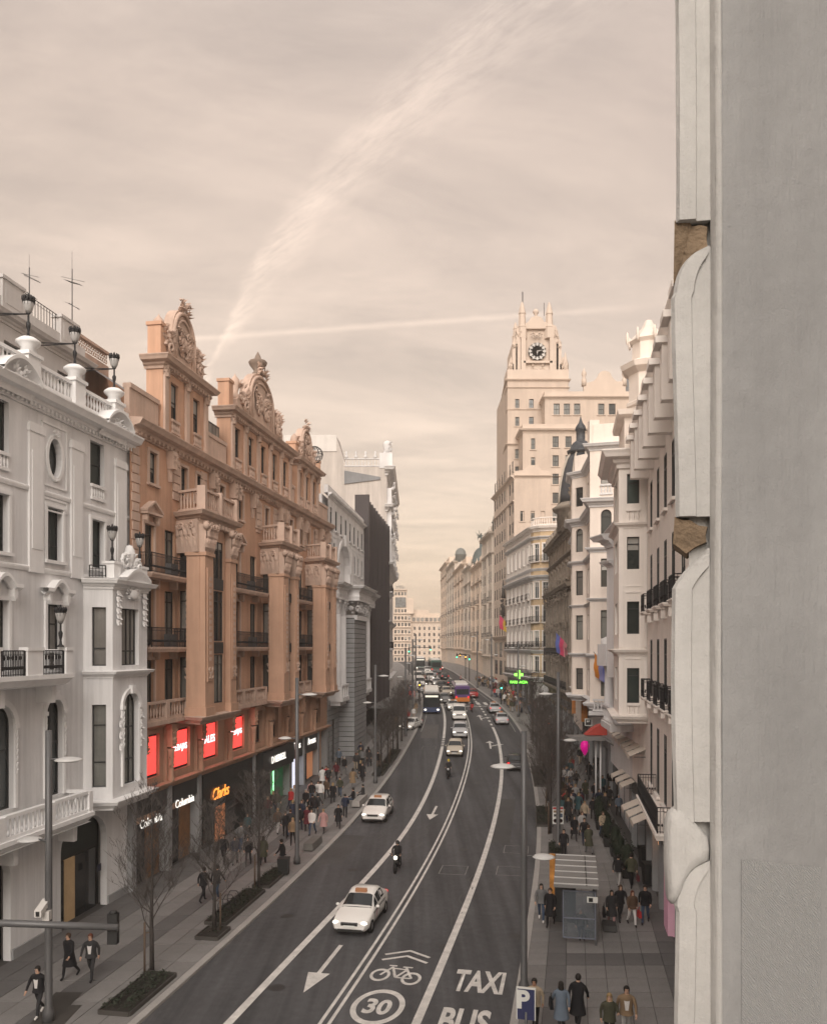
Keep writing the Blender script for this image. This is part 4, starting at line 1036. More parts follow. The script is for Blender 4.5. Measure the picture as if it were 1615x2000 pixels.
        if urn:
            m = MB().at(f); zz = z + h * .92; m.lathe(x, .45, [(.5, zz), (.42, zz + .2), (.3, zz + .35), (.62, zz + .75), (.72, zz + 1.0), (.66, zz + 1.1), (.28, zz + 1.2), (.2, zz + 1.5), (.0, zz + 1.85)], 10); B.part('urn', m, mat('weathered urn stone', (.24, .185, .15), .9, .2), g)
    for a, b, nw, cw, ch, urn in ((46.2, 52.1, 2, 2.8, 4.1, 0), (56.0, 68.9, 5, 5.0, 4.7, 1), (70.7, 77.0, 3, 2.8, 3.6, 0)):
        x0, x1 = xs(a), xs(b); w = x1 - x0; oo = []
        f = Fa(fc.w(x0, -.1, 0)[:2], fc.w(x1, -.1, 0)[:2])
        for i in range(nw): c = w * (i + .5) / nw; oo.append(op(c - .48, c + .48, 26.2, 28.3))
        mb = MB().at(f); wall(mb, w, 25.0, 29.0, oo, .3); mb.quad((0, 1., 25), (0, 0, 25), (0, 0, 29), (0, 1., 29)); mb.quad((w, 0, 25), (w, 1., 25), (w, 1., 29), (w, 0, 29)); mb.quad((0, 0, 29.3), (w, 0, 29.3), (w, 1.2, 29.3), (0, 1.2, 29.3)); mb.quad((w, 1, 25), (0, 1, 25), (0, 1, 29.3), (w, 1, 29.3))
        pv = B.part('roof_pavilion', mb, ORANGE)
        for o in oo: window(B, f, o, 1, (.5,), th=.28, pane=GLASS, parent=None)
        for i in range(nw + 1):
            m = MB().at(f); c = max(.25, min(w - .25, w * i / nw)); m.box(c - .22, c + .22, -.14, -.003, 25.1, 28.4); capital(m, c, -.1, 28.3, .2, .55, i, n=8); B.part('pilaster', m, ORANGE_T)
        for o in oo: m = MB().at(f); balustrade(m, [(o['x0'] - .05, -.06), (o['x1'] + .05, -.06)], 25.35, .8, .2, .14); B.part('window_balustrade', m, ORANGE_T)
        m = MB().at(f); cornice(m, [(0, 1.1), (0, 0), (w, 0), (w, 1.1)], 29.2, .85); dentils(m, w, 28.95, 0, .36, .16, .3, .18); B.part('pavilion_cornice', m, ORANGE_T)
        crest(f, w / 2, 29.4, cw, ch, int(a), True, urn)
        m = MB().at(f); m.box(-.05, .7, .1, .9, 29.42, 31.2 if nw != 3 else 30.6); m.box(-.12, .77, .03, .97, 31.2 if nw != 3 else 30.6, 31.4 if nw != 3 else 30.8); B.part('pavilion_block', m, ORANGE)
    # openwork ridge parapet and rear roof
    q = [pl(80.9, -.5), pl(80.9, -13), pl(42.75, -13), pl(42.75, -.5)]
    box_mass(B, q, -.5, 24.6, ORANGE)
    q = [pl(78, -5), pl(78, -12), pl(45.5, -12), pl(45.5, -5)]
    box_mass(B, q, 24.6, 29.4, ORANGE, 'roof_storey', ROOF)
    f = Fa(pl(43.0, -3.2), pl(46.2, -3.2)); mb = MB().at(f)
    mb.box(0, f.L, 0, .2, 26.0, 29.0)
    for i in range(14):
        for j in range(2): c = f.L * (i + .5) / 14; mb.tube([(c + .1 * math.cos(2 * PI * t / 8), .1, 29.25 + j * .3 + .12 * math.sin(2 * PI * t / 8)) for t in range(9)], .03, 4)
    mb.box(0, f.L, -.05, .25, 29.65, 29.8); B.part('openwork_parapet', mb, ORANGE_T)
    g = MB(); c = pl(79.0, -.8); z = 31.6
    for i in range(6): a = PI * i / 6; g.tube([(c[0] + .8 * math.cos(t * PI / 8) * math.cos(a), c[1] + .8 * math.cos(t * PI / 8) * math.sin(a), z + .8 * math.sin(t * PI / 8)) for t in range(17)], .035, 4)
    for k in (-.5, 0, .5): r_ = math.sqrt(.64 - (.8 * k) ** 2); g.tube([(c[0] + r_ * math.cos(t * PI / 8), c[1] + r_ * math.sin(t * PI / 8), z + .8 * k) for t in range(17)], .03, 4)
    g.tube([(c[0], c[1], 25), (c[0], c[1], z - .8)], .06, 6); B.part('wire_globe', g, LAMPG)
    # ---------------- mezzanine and shops
    mz = [(44.2, 46.2, 1, ''), (47.55, 50.1, 1, 'REBAJAS'), (51.6, 54.3, 1, 'SALES'), (56.3, 59.0, 1, 'REBAJAS'), (60.6, 62.8, 0, ''), (64.4, 66.4, 0, ''), (68.2, 70.2, 0, ''), (72.2, 74.2, 0, ''), (76.2, 78.6, 0, '')]
    oo = [op(xs(a), xs(b), 5.75, 8.15) for a, b, _, _ in mz]
    mb = MB().at(fc); wall(mb, L, 5.1, 8.6, oo, .4, .1); B.part('mezzanine_wall', mb, ORANGE_D)
    RED = emis('red sale screen', (1.0, .055, .045), 1.0, (.5, .02, .02)); TXT = emis('white screen lettering', (1.0, .93, .93), 1.05)
    for (a, b, s, t), o in zip(mz, oo):
        if s:
            m = MB().at(fc); m.box(o['x0'] + .02, o['x1'] - .02, .28, .4, 5.77, 8.13); e = B.part('screen_frame', m, FRAME_D)
            m = MB().at(fc); m.box(o['x0'] + .1, o['x1'] - .1, .25, .279, 5.9, 8.0); sc = B.part('screen', m, RED, e)
            if t: sign(B, fc, t, (o['x0'] + o['x1']) / 2 + .22, 7.0, .48, TXT, .225, .004, 0, 'lettering', e, (o['x1'] - o['x0']) * .72)
        else: window(B, fc, o, 2, (), th=.5, y=0, pane=GLASS)
    for i, (a, b, _, _) in enumerate(mz):
        Y = a - .62; m = MB().at(fc); x = xs(Y); m.box(x - .3, x + .3, -.12, .1, 5.1, 8.6)
        m.prism_xz([(x - .35, 8.6), (x + .35, 8.6), (x + .25, 7.3), (x - .25, 7.3)], -.46, -.12); orn(m, (x, -.42, 7.7), .3, .55, .14, 8, 70 + i); orn(m, (x, -.2, 6.3), .24, .5, .16, 6, 90 + i); m.lathe(x, -.22, [(.16, 5.15), (.22, 5.4), (.17, 5.8), (.2, 6.9), (.26, 7.2)], 8)
        B.part('console', m, ORANGE_D)
    m = MB().at(fc); cornice(m, [(0, 0), (L, 0)], 5.2, .5); cornice(m, [(0, 0), (L, 0)], 8.75, .55); B.part('shop_cornice', m, ORANGE_D)
    shops = [(43.0, 46.9, SHOP, 'Columbia', 3.45, 1), (47.3, 50.9, SHOP, 'Columbia', 3.75, 1), (51.3, 60.4, SHOP, 'Clarks', 2.9, 2), (60.8, 68.6, SHOP, '', 4.0, 3), (69.0, 72.6, SHOP, '', 4.2, 4), (73.0, 77.2, SHOP, '', 4.2, 5)]
    LW = emis('white shop lettering', (1, .95, .86), .75); LO = emis('orange neon lettering', (1.0, .30, .05), 1.0)
    for a in (42.85, 46.95, 50.95, 60.4, 68.65, 72.65, 77.25, 80.2): m = MB().at(fc); m.box(xs(a), xs(a) + .42, -.1, .5, -.3, 5.05); B.part('shop_pier', m, STONE_G)
    m = MB().at(fc); m.quad((0, .9, -.3), (L, .9, -.3), (L, .9, 5.1), (0, .9, 5.1)); B.part('shop_interior', m, SHOP)
    for a, b, mm, t, zt, kind in shops:
        x0, x1 = xs(a) + .45, xs(b) - .05; m = MB().at(fc); G0 = GZ((a + b) / 2) - .2
        m.box(x0, x1, -.02 if kind != 3 else -.5, .2, 3.9 if kind < 3 else 3.4, 5.05); sf = B.part('shop_fascia', m, SHOP if kind != 2 else mat('black marble', (.022, .025, .024), .25, .6, 1.2))
        if kind == 2:
            m = MB().at(fc); m.box(x0, x1, -.04, .2, G0, 3.9); B.part('shop_panel', m, MATS['black marble'])
        n = max(2, int((x1 - x0) / 1.5))
        for i in range(n):
            m = MB().at(fc); w = (x1 - x0) / n; y = .42 if kind != 2 else -.06
            if kind == 2 and i not in (1, 2, 4): continue
            m.box(x0 + i * w + .06, x0 + (i + 1) * w - .06, y, y + .06, G0, 3.35 if kind != 2 else 2.5)
            p = SHOPG
            if kind == 1 and i == 1: p = WOOD
            if kind == 4 and i == 1: p = emis('white lit window', (.85, .86, 1.0), .5)
            if kind == 5 and i == 1: p = emis('warm lit window', (1.0, .42, .2), .12)
            if kind == 3 and i == 3: p = emis('green lit window', (.1, .5, .2), .05, (.02, .06, .03))
            if kind == 2 and i == 1: p = emis('dim warm window', (.9, .35, .15), .10)
            B.part('shop_window', m, p)
        if t == 'Columbia': sign(B, fc, t, (x0 + x1) / 2 - .2, zt, .46, LW, -.06, .0)
        if t == 'Clarks': sign(B, fc, t, x0 + 2.6, 3.35, .75, LO, -.1, .0, .3)
        if kind == 3: sign(B, fc, 'D MERRELL', (x0 + x1) / 2 - .2, 4.25, .52, LW, -.56, .006, 0, 'lettering', None, 3.4)
        if kind == 4: sign(B, fc, 'Tous', (x0 + x1) / 2, 4.45, .6, LW, -.06, .0)
        if kind == 5: sign(B, fc, 'Arenas', (x0 + x1) / 2, 4.4, .6, LW, -.06, .0)
        if kind == 3: m = MB().at(fc); m.box(x0 + 4.7, x0 + 4.78, .3, .38, G0 + .3, 3.3); B.part('neon_tube', m, emis('green neon', (.3, 1, .4), 1.4))
ochre_building()

# unseen houses behind the viewer on the far pavement, added to block the sun
def rear_row():
    for a, b, z, lab, mt in ((-14, 11.8, 26, 'unseen plain white building behind the viewer, added to block the sun', WHITE), (-60, -14.2, 28, 'unseen plain cream building farther behind the viewer, added to block the sun', CREAM)):
        pl = lambda Y, d=0: (-22.1 + .166 * Y + d, Y)
        B = Bld('sun_block_building', lab, pl(b)[0], b, 0); f = Fa(pl(a), pl(b)); L = f.L; n = int(L / 3.6)
        oo = [op(L * (c + .33) / n, L * (c + .67) / n, zz, zz + 2.4) for c in range(n) for zz in (5.5, 10, 14.5, 19)]
        m = MB().at(f); wall(m, L, -.5, z, oo, .4); B.part('wall', m, mt)
        for o in oo: window(B, f, o, 2, (.7,), th=.35)
        m = MB().at(f); cornice(m, [(0, 0), (L, 0)], z, 1.0); B.part('cornice', m, WHITE_T)
        box_mass(B, [pl(b, -.6), pl(b, -14), pl(a, -14), pl(a, -.6)], -.5, z, mt)
rear_row()
# ================================================================ L3: pale stone building with the great arch
def arch_building():
    P0, P1 = (-8.45, 80.95), (-6.25, 103.7)
    B = Bld('arch_building', 'pale stone building with a great blind arch and giant columns beside the ochre one', -7.5, 90, 1)
    fc = Fa(P0, P1); L = fc.L; xs = lambda Y: (Y - 80.95) * L / 22.75
    r = random.Random(8); ops, wins = [], []
    def W(x, w, z0, z1, rise=0, **k): o = op(x - w / 2, x + w / 2, z0, z1, rise); ops.append(o); wins.append((o, k))
    for i in range(8): W(1.5 + i * 2.8, .95, 25.0, 27.1, nx=1, nz=(), sur='sill', smat=STONE_W)
    for x in (1.2, 3.3, 15.8, 18.4, 21.0):
        for z in (21.6, 18.2): W(x, .9, z, z + 2.1, nx=1, nz=(.5,), sur='sill', smat=STONE_W)
    for x in (2.9, 19.0):
        W(x, 1.0, 16.0, 17.8, nx=1, nz=()); W(x, 1.5, 12.4, 15.3, .75, nx=2, nz=(.7,), sur='bare', smat=STONE_W); W(x, 1.1, 8.6, 11.4, nx=2, nz=(.7,))
    A = op(xs(86.2), xs(93.4), 19.6, 24.3, 3.0); ops.append(A)
    mb = MB().at(fc); wall(mb, L, 7.5, 28.0, ops, .16)
    wall(mb, A['x1'], 19.6, 24.3, [], 0, 1.6, A['x0']); P = arc_pts(A); n = len(P)
    mb.add([(p[0], .16, p[1]) for p in P] + [(p[0], 1.6, p[1]) for p in P], [(i, i + n, (i + 1) % n + n, (i + 1) % n) for i in range(n)])
    B.part('wall', mb, STONE_W)
    for o, k in wins: window(B, fc, o, th=.14, **k)
    m = MB().at(fc); A2 = arc_pts(A)[2:]; cx = (A['x0'] + A['x1']) / 2
    O = [(cx + (p[0] - cx) * 1.14, 21.3 + (p[1] - 21.3) * 1.18) for p in A2]; n = len(A2)
    m.add([(p[0], -.14, p[1]) for p in A2] + [(p[0], -.14, p[1]) for p in O] + [(p[0], 0, p[1]) for p in O] + [(p[0], .1, p[1]) for p in A2], [(i, i + 1, i + 1 + n, i + n) for i in range(n - 1)] + [(i + n, i + 1 + n, i + 1 + 2 * n, i + 2 * n) for i in range(n - 1)] + [(i + 3 * n, i + 1 + 3 * n, i + 1, i) for i in range(n - 1)])
    m.prism_xz([(cx - .4, 24.0), (cx + .4, 24.0), (cx + .6, 25.2), (cx - .6, 25.2)], -.3, 0); B.part('archivolt', m, STONE_W)
    # shallow rustication above
    for i in range(17):
        z = 20.2 + i * .45
        m = MB().at(fc)
        for a, b in ((0, A['x0'] - .9), (A['x1'] + .9, L)): m.box(a, b, -.045, -.004, z, z + .40)
        if z > 24.9: continue
        # skip where windows stand: split
        m = MB().at(fc)
        for a, b in ((0, A['x0'] - .9), (A['x1'] + .9, L)):
            cuts = [(o['x0'] - .1, o['x1'] + .1) for o in ops if o is not A and o['x0'] < b and o['x1'] > a and o['z0'] - .2 < z + .4 and o['z1'] + .1 > z]
            x = a
            for c in sorted(cuts) + [(b, b)]:
                if c[0] - x > .15: m.box(x, c[0], -.045, -.004, z, z + .40)
                x = max(x, c[1])
        B.part('stone_course', m, STONE_W)
    m = MB().at(fc); cornice(m, [(0, 0), (L, 0)], 28.2, .55); m.box(0, L, 0, .4, 28.3, 29.1); cornice(m, [(0, 0), (L, 0)], 24.5, .25, BAND, kz=1)
    B.part('cornice', m, STONE_W)
    # entablature blocks carried by columns, rusticated pier in the middle
    for a, b, d in ((.4, 5.6, 1.0), (A['x0'] + .3, A['x1'] + 1.8, 2.2), (16.2, L - .1, 1.4)):
        m = MB().at(fc); m.box(a, b, -d, 0, 17.9, 19.1); cornice(m, [(a, 0), (a, -d), (b, -d), (b, 0)], 19.3, .85); cornice(m, [(a, 0), (a, -d), (b, -d), (b, 0)], 18.3, .3, BAND, kz=1); B.part('entablature', m, STONE_W)
    for x in (1.4, 4.5, 17.0, 21.2):
        m = MB().at(fc); d = .55
        m.lathe(x, -d, [(.62, 8.6), (.62, 8.8), (.5, 8.95), (.46, 9.2), (.44, 16.3)], 14); c = B.part('column', m, STONE_W)
        m = MB().at(fc); capital(m, x, -d, 16.3, .44, 1.6, 4, n=10); B.part('capital', m, STONE_W, c)
    x0, x1 = A['x0'] + .5, A['x1'] + 1.4
    m = MB().at(fc); m.box(x0, x1, -1.6, 0, -1, 16.1); pier = B.part('central_pier', m, STONE_J)
    for i in range(32):
        z = -.6 + i * .52
        m = MB().at(fc); m.box(x0 - .06, x1 + .06, -1.68, 0, z, z + .45); B.part('stone_course', m, STONE_G, pier)
    m = MB().at(fc); m.box(x0 + .3, x1 - .1, -1.9, 0, 15.9, 16.4); c = B.part('frieze', m, STONE_W, pier)
    m = MB().at(fc)
    for i in range(5): orn(m, (x0 + (x1 - x0) * (i + .5) / 5, -1.8, 17.1), .55, .7, .3, 10, 60 + i)
    for i in range(3): orn(m, (x0 - .02, -.3 - .5 * i, 17.1), .25, .7, .3, 8, 50 + i)
    B.part('carving', m, STONE_W, pier)
    # lower wall and small balconies
    m = MB().at(fc); lo = [op(2.0, 3.6, 1.0, 5.2, .7), op(18.2, 19.8, 1.4, 5.2, .7), op(.4, 1.2, 1.2, 4.6)]; wall(m, L, -1, 7.5, lo, .4, .1); B.part('lower_wall', m, STONE_J)
    for i in range(16):
        z = -.6 + i * .52; m = MB().at(fc); x = 0
        cuts = [(o['x0'], o['x1']) for o in lo if o['z0'] < z + .4 and o['z1'] > z]
        for c in sorted(cuts) + [(x0 - .1, x1 + .1), (L, L)]:
            if c[0] - x > .1: m.box(x, c[0], -.02, .09, z, z + .45)
            x = max(x, c[1])
        B.part('stone_course', m, STONE_G)
    for o in lo: window(B, fc, o, 2, (.7,), th=.4, pane=GLASS, y=.1)
    for x in (2.9, 19.0):
        m = MB().at(fc); m.box(x - 1.9, x + 1.9, -1.3, 0, 7.5, 7.9); m.box(x - 1.7, x + 1.7, -1.0, 0, 7.1, 7.5)
        for q in (-1.75, -.6, .6, 1.75): m.box(x + q - .14, x + q + .14, -1.22, -1.0, 7.9, 9.0)
        m.box(x - 1.9, x + 1.9, -1.26, -.98, 9.0, 9.18); m.box(x - 1.7, x + 1.7, -1.12, -1.02, 7.9, 9.0)
        for s in (-1.9, 1.65): m.box(x + s, x + s + .25, -1.2, 0, 7.9, 9.1)
        B.part('stone_balcony', m, STONE_W)
    m = MB().at(fc); m.lathe(15.0, -.35, [(.02, 5.0), (.2, 5.1), (.26, 5.5), (.22, 5.7), (.02, 5.9)], 8); B.part('wall_lamp', m, IRON)
    n = Vector((-.995, .0966)); q = [(P1[0] + n.x * .6, P1[1] + n.y * .6), (P1[0] + n.x * 14, P1[1] + n.y * 14), (P0[0] + n.x * 14, P0[1] + n.y * 14), (P0[0] + n.x * .6, P0[1] + n.y * .6)]
    box_mass(B, q, -1, 28.2, STONE_W)
    m = MB(); m.box(-13.5, -9.3, 81.6, 82.0, 27.5, 31.4); m.box(-13.6, -9.25, 81.5, 82.1, 31.4, 31.6); B.part('party_wall_stub', m, ORANGE)
arch_building()
# ================================================================ L4: dark finned facade
def fin_building():
    B = Bld('finned_building', 'dark brown building clad in tall vertical metal fins', -5.4, 114, 2)
    P0, P1 = (-6.2, 103.8), (-4.15, 127.9); fc = Fa(P0, P1); L = fc.L
    m = MB().at(fc); m.box(0, L, .1, .5, 5.0, 31.4); B.part('wall', m, FIN)
    FIN2 = mat('brown metal fin', (.13, .11, .11), .5, .12, .3); ms = []
    for d, mm in ((.45, FIN), (.22, FIN2), (.34, FIN)): me = MB(); me.box(-.05, .05, -d, .1, 0, 1); ms.append(me.mesh('fin', mm))
    n = 46
    for i in range(n):
        x = .2 + (L - .4) * i / (n - 1); t = x / L; top = 31.9 - .0 * t + RND.uniform(-.05, .05)
        top -= .5 * ((i * 7) % 3 == 1); o = B.put('fin', ms[(i * 7 + i // 3) % 3], fc, x, 0, 5.2); o.scale = (1, 1, top - 5.2)
    m = MB().at(fc); m.box(-.25, .35, -.6, 1.2, 20, 32.3); B.part('end_wall', m, FIN)
    m = MB().at(fc); m.quad((0, .8, -1), (L, .8, -1), (L, .8, 5.2), (0, .8, 5.2)); B.part('shop_interior', m, SHOP)
    for i in range(7): m = MB().at(fc); w = L / 7; m.box(i * w + .25, (i + 1) * w - .1, .2, .28, 1.6, 4.6); B.part('shop_window', m, SHOPG)
    # canopy over the pavement
    m = MB().at(fc); m.box(3, L - 1, -3.2, .1, 5.0, 5.25); m.box(3.1, L - 1.1, -3.15, -3.05, 4.4, 5.0); B.part('canopy', m, mat('grey canopy', (.15, .15, .15), .6, .15))
    q = [(-4.9, 127.9), (-16, 128), (-18, 104.2), (-7.0, 104)]; box_mass(B, q, -1, 28.4, BLANK)
fin_building()
# ================================================================ L5: tall white building with a blank party wall
def blank_building():
    B = Bld('blank_wall_building', 'tall white building with a bare stained side wall above the dark fins', -8, 132, 3)
    m = MB(); y = 128.1
    m.add([(-20, y, 0), (-4.15, y, 0), (-4.15, y, 41.2), (-10.9, y, 41.2), (-10.9, y, 42.5), (-12.2, y, 46.3), (-20, y, 45.4)], [(0, 1, 2, 3, 4, 5, 6)]); B.part('party_wall', m, BLANK)
    m = MB(); m.add([(-20, y, 45.4), (-12.2, y, 46.3), (-10.9, y, 42.5), (-10.9, y + 8, 42.5), (-12.2, y + 8, 47), (-20, y + 8, 46)], [(0, 1, 4, 5), (1, 2, 3, 4)]); B.part('roof', m, mat('pale roof', (.5, .47, .45), .8, .1))
    m = MB(); m.box(-20.2, -12, y - .12, y - .003, 43.6, 46.2); B.part('upper_band', m, mat('pale band', (.66, .63, .60), .8, .08, .4, .1))
    fc = Fa((-4.15, 128.1), (-4.05, 161)); L = fc.L; r = random.Random(3); ops = []
    for i in range(9):
        for z in (9, 13.5, 18, 22.5, 27, 31.5, 36): ops.append(op(1.2 + i * 3.5, 2.6 + i * 3.5, z, z + 2.6, .5 if z == 31.5 else 0))
    m = MB().at(fc); wall(m, L, 0, 41.2, ops, .14); B.part('wall', m, STONE_W)
    for o in ops[:21]: window(B, fc, o, 2, (.7,), th=.12, pane=pick_pane(r))
    for o in ops[21:]: window(B, fc, o, 2, (.7,), th=.12, pane=pick_pane(r))
    for z, k in ((8, 1.0), (17, .8), (26, 1.2), (35, 1.3), (40.8, 1.7)):
        m = MB().at(fc); cornice(m, [(0, .3), (0, 0), (L, 0)], z, k); B.part('cornice', m, STONE_W)
    for i in range(5):
        m = MB().at(fc); x = 1 + i * 7; m.box(x - .5, x + .5, -.7, 0, 26, 38)
        for z in (38, 34, 30, 26.5): orn(m, (x, -.9, z), .5, .7, .4, 6, i)
        B.part('pilaster', m, STONE_W)
    for z in (12.8, 21.8, 30.8):
        for x in (1.9, 5.4, 8.9): balcony(B, fc, x, 2.4, z, .8, STONE_W, IRON, 1, .3)
    m = MB(); balustrade(m, [(-10.8, 128.4), (-4.3, 128.4)], 41.3, 1.3, .5, .3)
    for i in range(5): m.lathe(-10.5 + i * 1.5, 128.4, [(.25, 42.6), (.3, 42.9), (.1, 43.2), (.22, 43.5), (0, 43.8)], 8)
    B.part('roof_balustrade', m, STONE_W)
    m = MB().at(fc); m.box(-.1, 1.6, -.9, 1.2, 41, 43.4); orn(m, (.8, -.2, 44.2), .7, .8, .6, 8, 3); m.lathe(.8, 0, [(.7, 43.4), (.5, 44.2), (.7, 44.8), (.5, 45.3), (0, 45.6)], 8); B.part('corner_finial', m, STONE_W)
    m = MB().at(Fa((-10.8, 128.3), (-5, 128.3))); m.prism_xz([(0, 38.5), (0, 40.6), (5.6, 39.6), (5.6, 39.2)], -.4, -.01); B.part('roof_slope', m, ROOF)
    box_mass(B, [(-4.6, 161), (-20, 161), (-20, 128.3), (-4.6, 128.3)], 0, 41, BLANK)
blank_building()
# ================================================================ end of the street
def end_building():
    B = Bld('end_building', 'stepped pale office building with rounded tower closing the street', 2, 480, 4)
    fc = Fa((-12.5, 478), (-3.6, 478)); f2 = Fa((-3.6, 480), (16.5, 483)); r = random.Random(9)
    # rounded corner tower as facets
    def tower(x0, x1, z0, z1, rows, cols, m_=FARC):
        f = Fa((x0, 478), (x1, 478)); w = f.L; oo = []
        for z in rows:
            for c in range(cols): oo.append(op(w * (c + .18) / cols, w * (c + .82) / cols, z, z + 1.9))
        mb = MB().at(f); wall(mb, w, z0, z1, oo, .4); mb.quad((0, 8, z0), (0, 0, z0), (0, 0, z1), (0, 8, z1)); mb.quad((w, 0, z0), (w, 8, z0), (w, 8, z1), (w, 0, z1)); mb.quad((0, 0, z1), (w, 0, z1), (w, 8, z1), (0, 8, z1)); B.part('wall', mb, m_)
        for o in oo: window(B, f, o, 1, (), th=.35, pane=GLASS if r.random() < .7 else GLASS_B)
    tower(-11.5, -1.5, 0, 32.5, (5, 9, 13, 17, 21, 25.2, 29), 5)
    tower(-11.2, -3.8, 32.5, 46.3, (33.2, 43.2), 4); tower(-3.8, 0, 32.5, 41.5, (), 1)
    m = MB(); m.box(-10.6, -4.4, 477.5, 477.9, 36.2, 42.0); B.part('billboard', m, mat('printed billboard', (.16, .17, .17), .6, .8, .8))
    for z in (8.3, 12.3, 16.3, 20.3, 24.4, 28.3, 32.4, 46.2):
        m = MB(); m.box(-12.0, -1.2 if z < 40 else -3.6, 477.0, 478, z, z + .5); B.part('string_course', m, FARC)
    w = f2.L; oo = [op(w * (c + .3) / 7, w * (c + .7) / 7, z, z + 1.9) for z in (5, 8.6, 12.2, 15.8, 19.4, 23) for c in range(7)]
    m = MB().at(f2); wall(m, w, 0, 27.5, oo, .4); B.part('wall', m, FARC)
    for o in oo: window(B, f2, o, 1, (), th=.35, pane=GLASS)
    m = MB().at(f2); cornice(m, [(0, 0), (w, 0)], 27.5, 1.0); m.box(0, w, 0, 8, 27.6, 31); m.box(1, w * .65, 2, 8, 31, 35); m.box(w * .6, w * .95, 2, 8, 31, 33); B.part('attic', m, FARC)
    oo = [op(w * (c + .15) / 8, w * (c + .85) / 8, 28.1, 30.2) for c in range(8)]
    for o in oo: window(B, f2, o, 1, (), th=.05, y=-.2, pane=GLASS_C)
    m = MB(); m.box(-12, 16, 485, 495, 0, 27); B.part('mass', m, FARC)
    sign(B, Fa((-11, 477.5), (-4, 477.5)), 'LOTERIA', 3.0, 47.9, 1.7, mat('rooftop letters', (.25, .24, .22), .7, 0), 0, .03, 0, 'rooftop_letters', None, 5.2)
    m = MB(); [m.tube([(-10.4 + i * 1.1, 478, 46.2), (-10.4 + i * 1.1, 478, 48.6)], .06, 4) for i in range(6)]; B.part('sign_frame', m, LAMPG)
end_building()
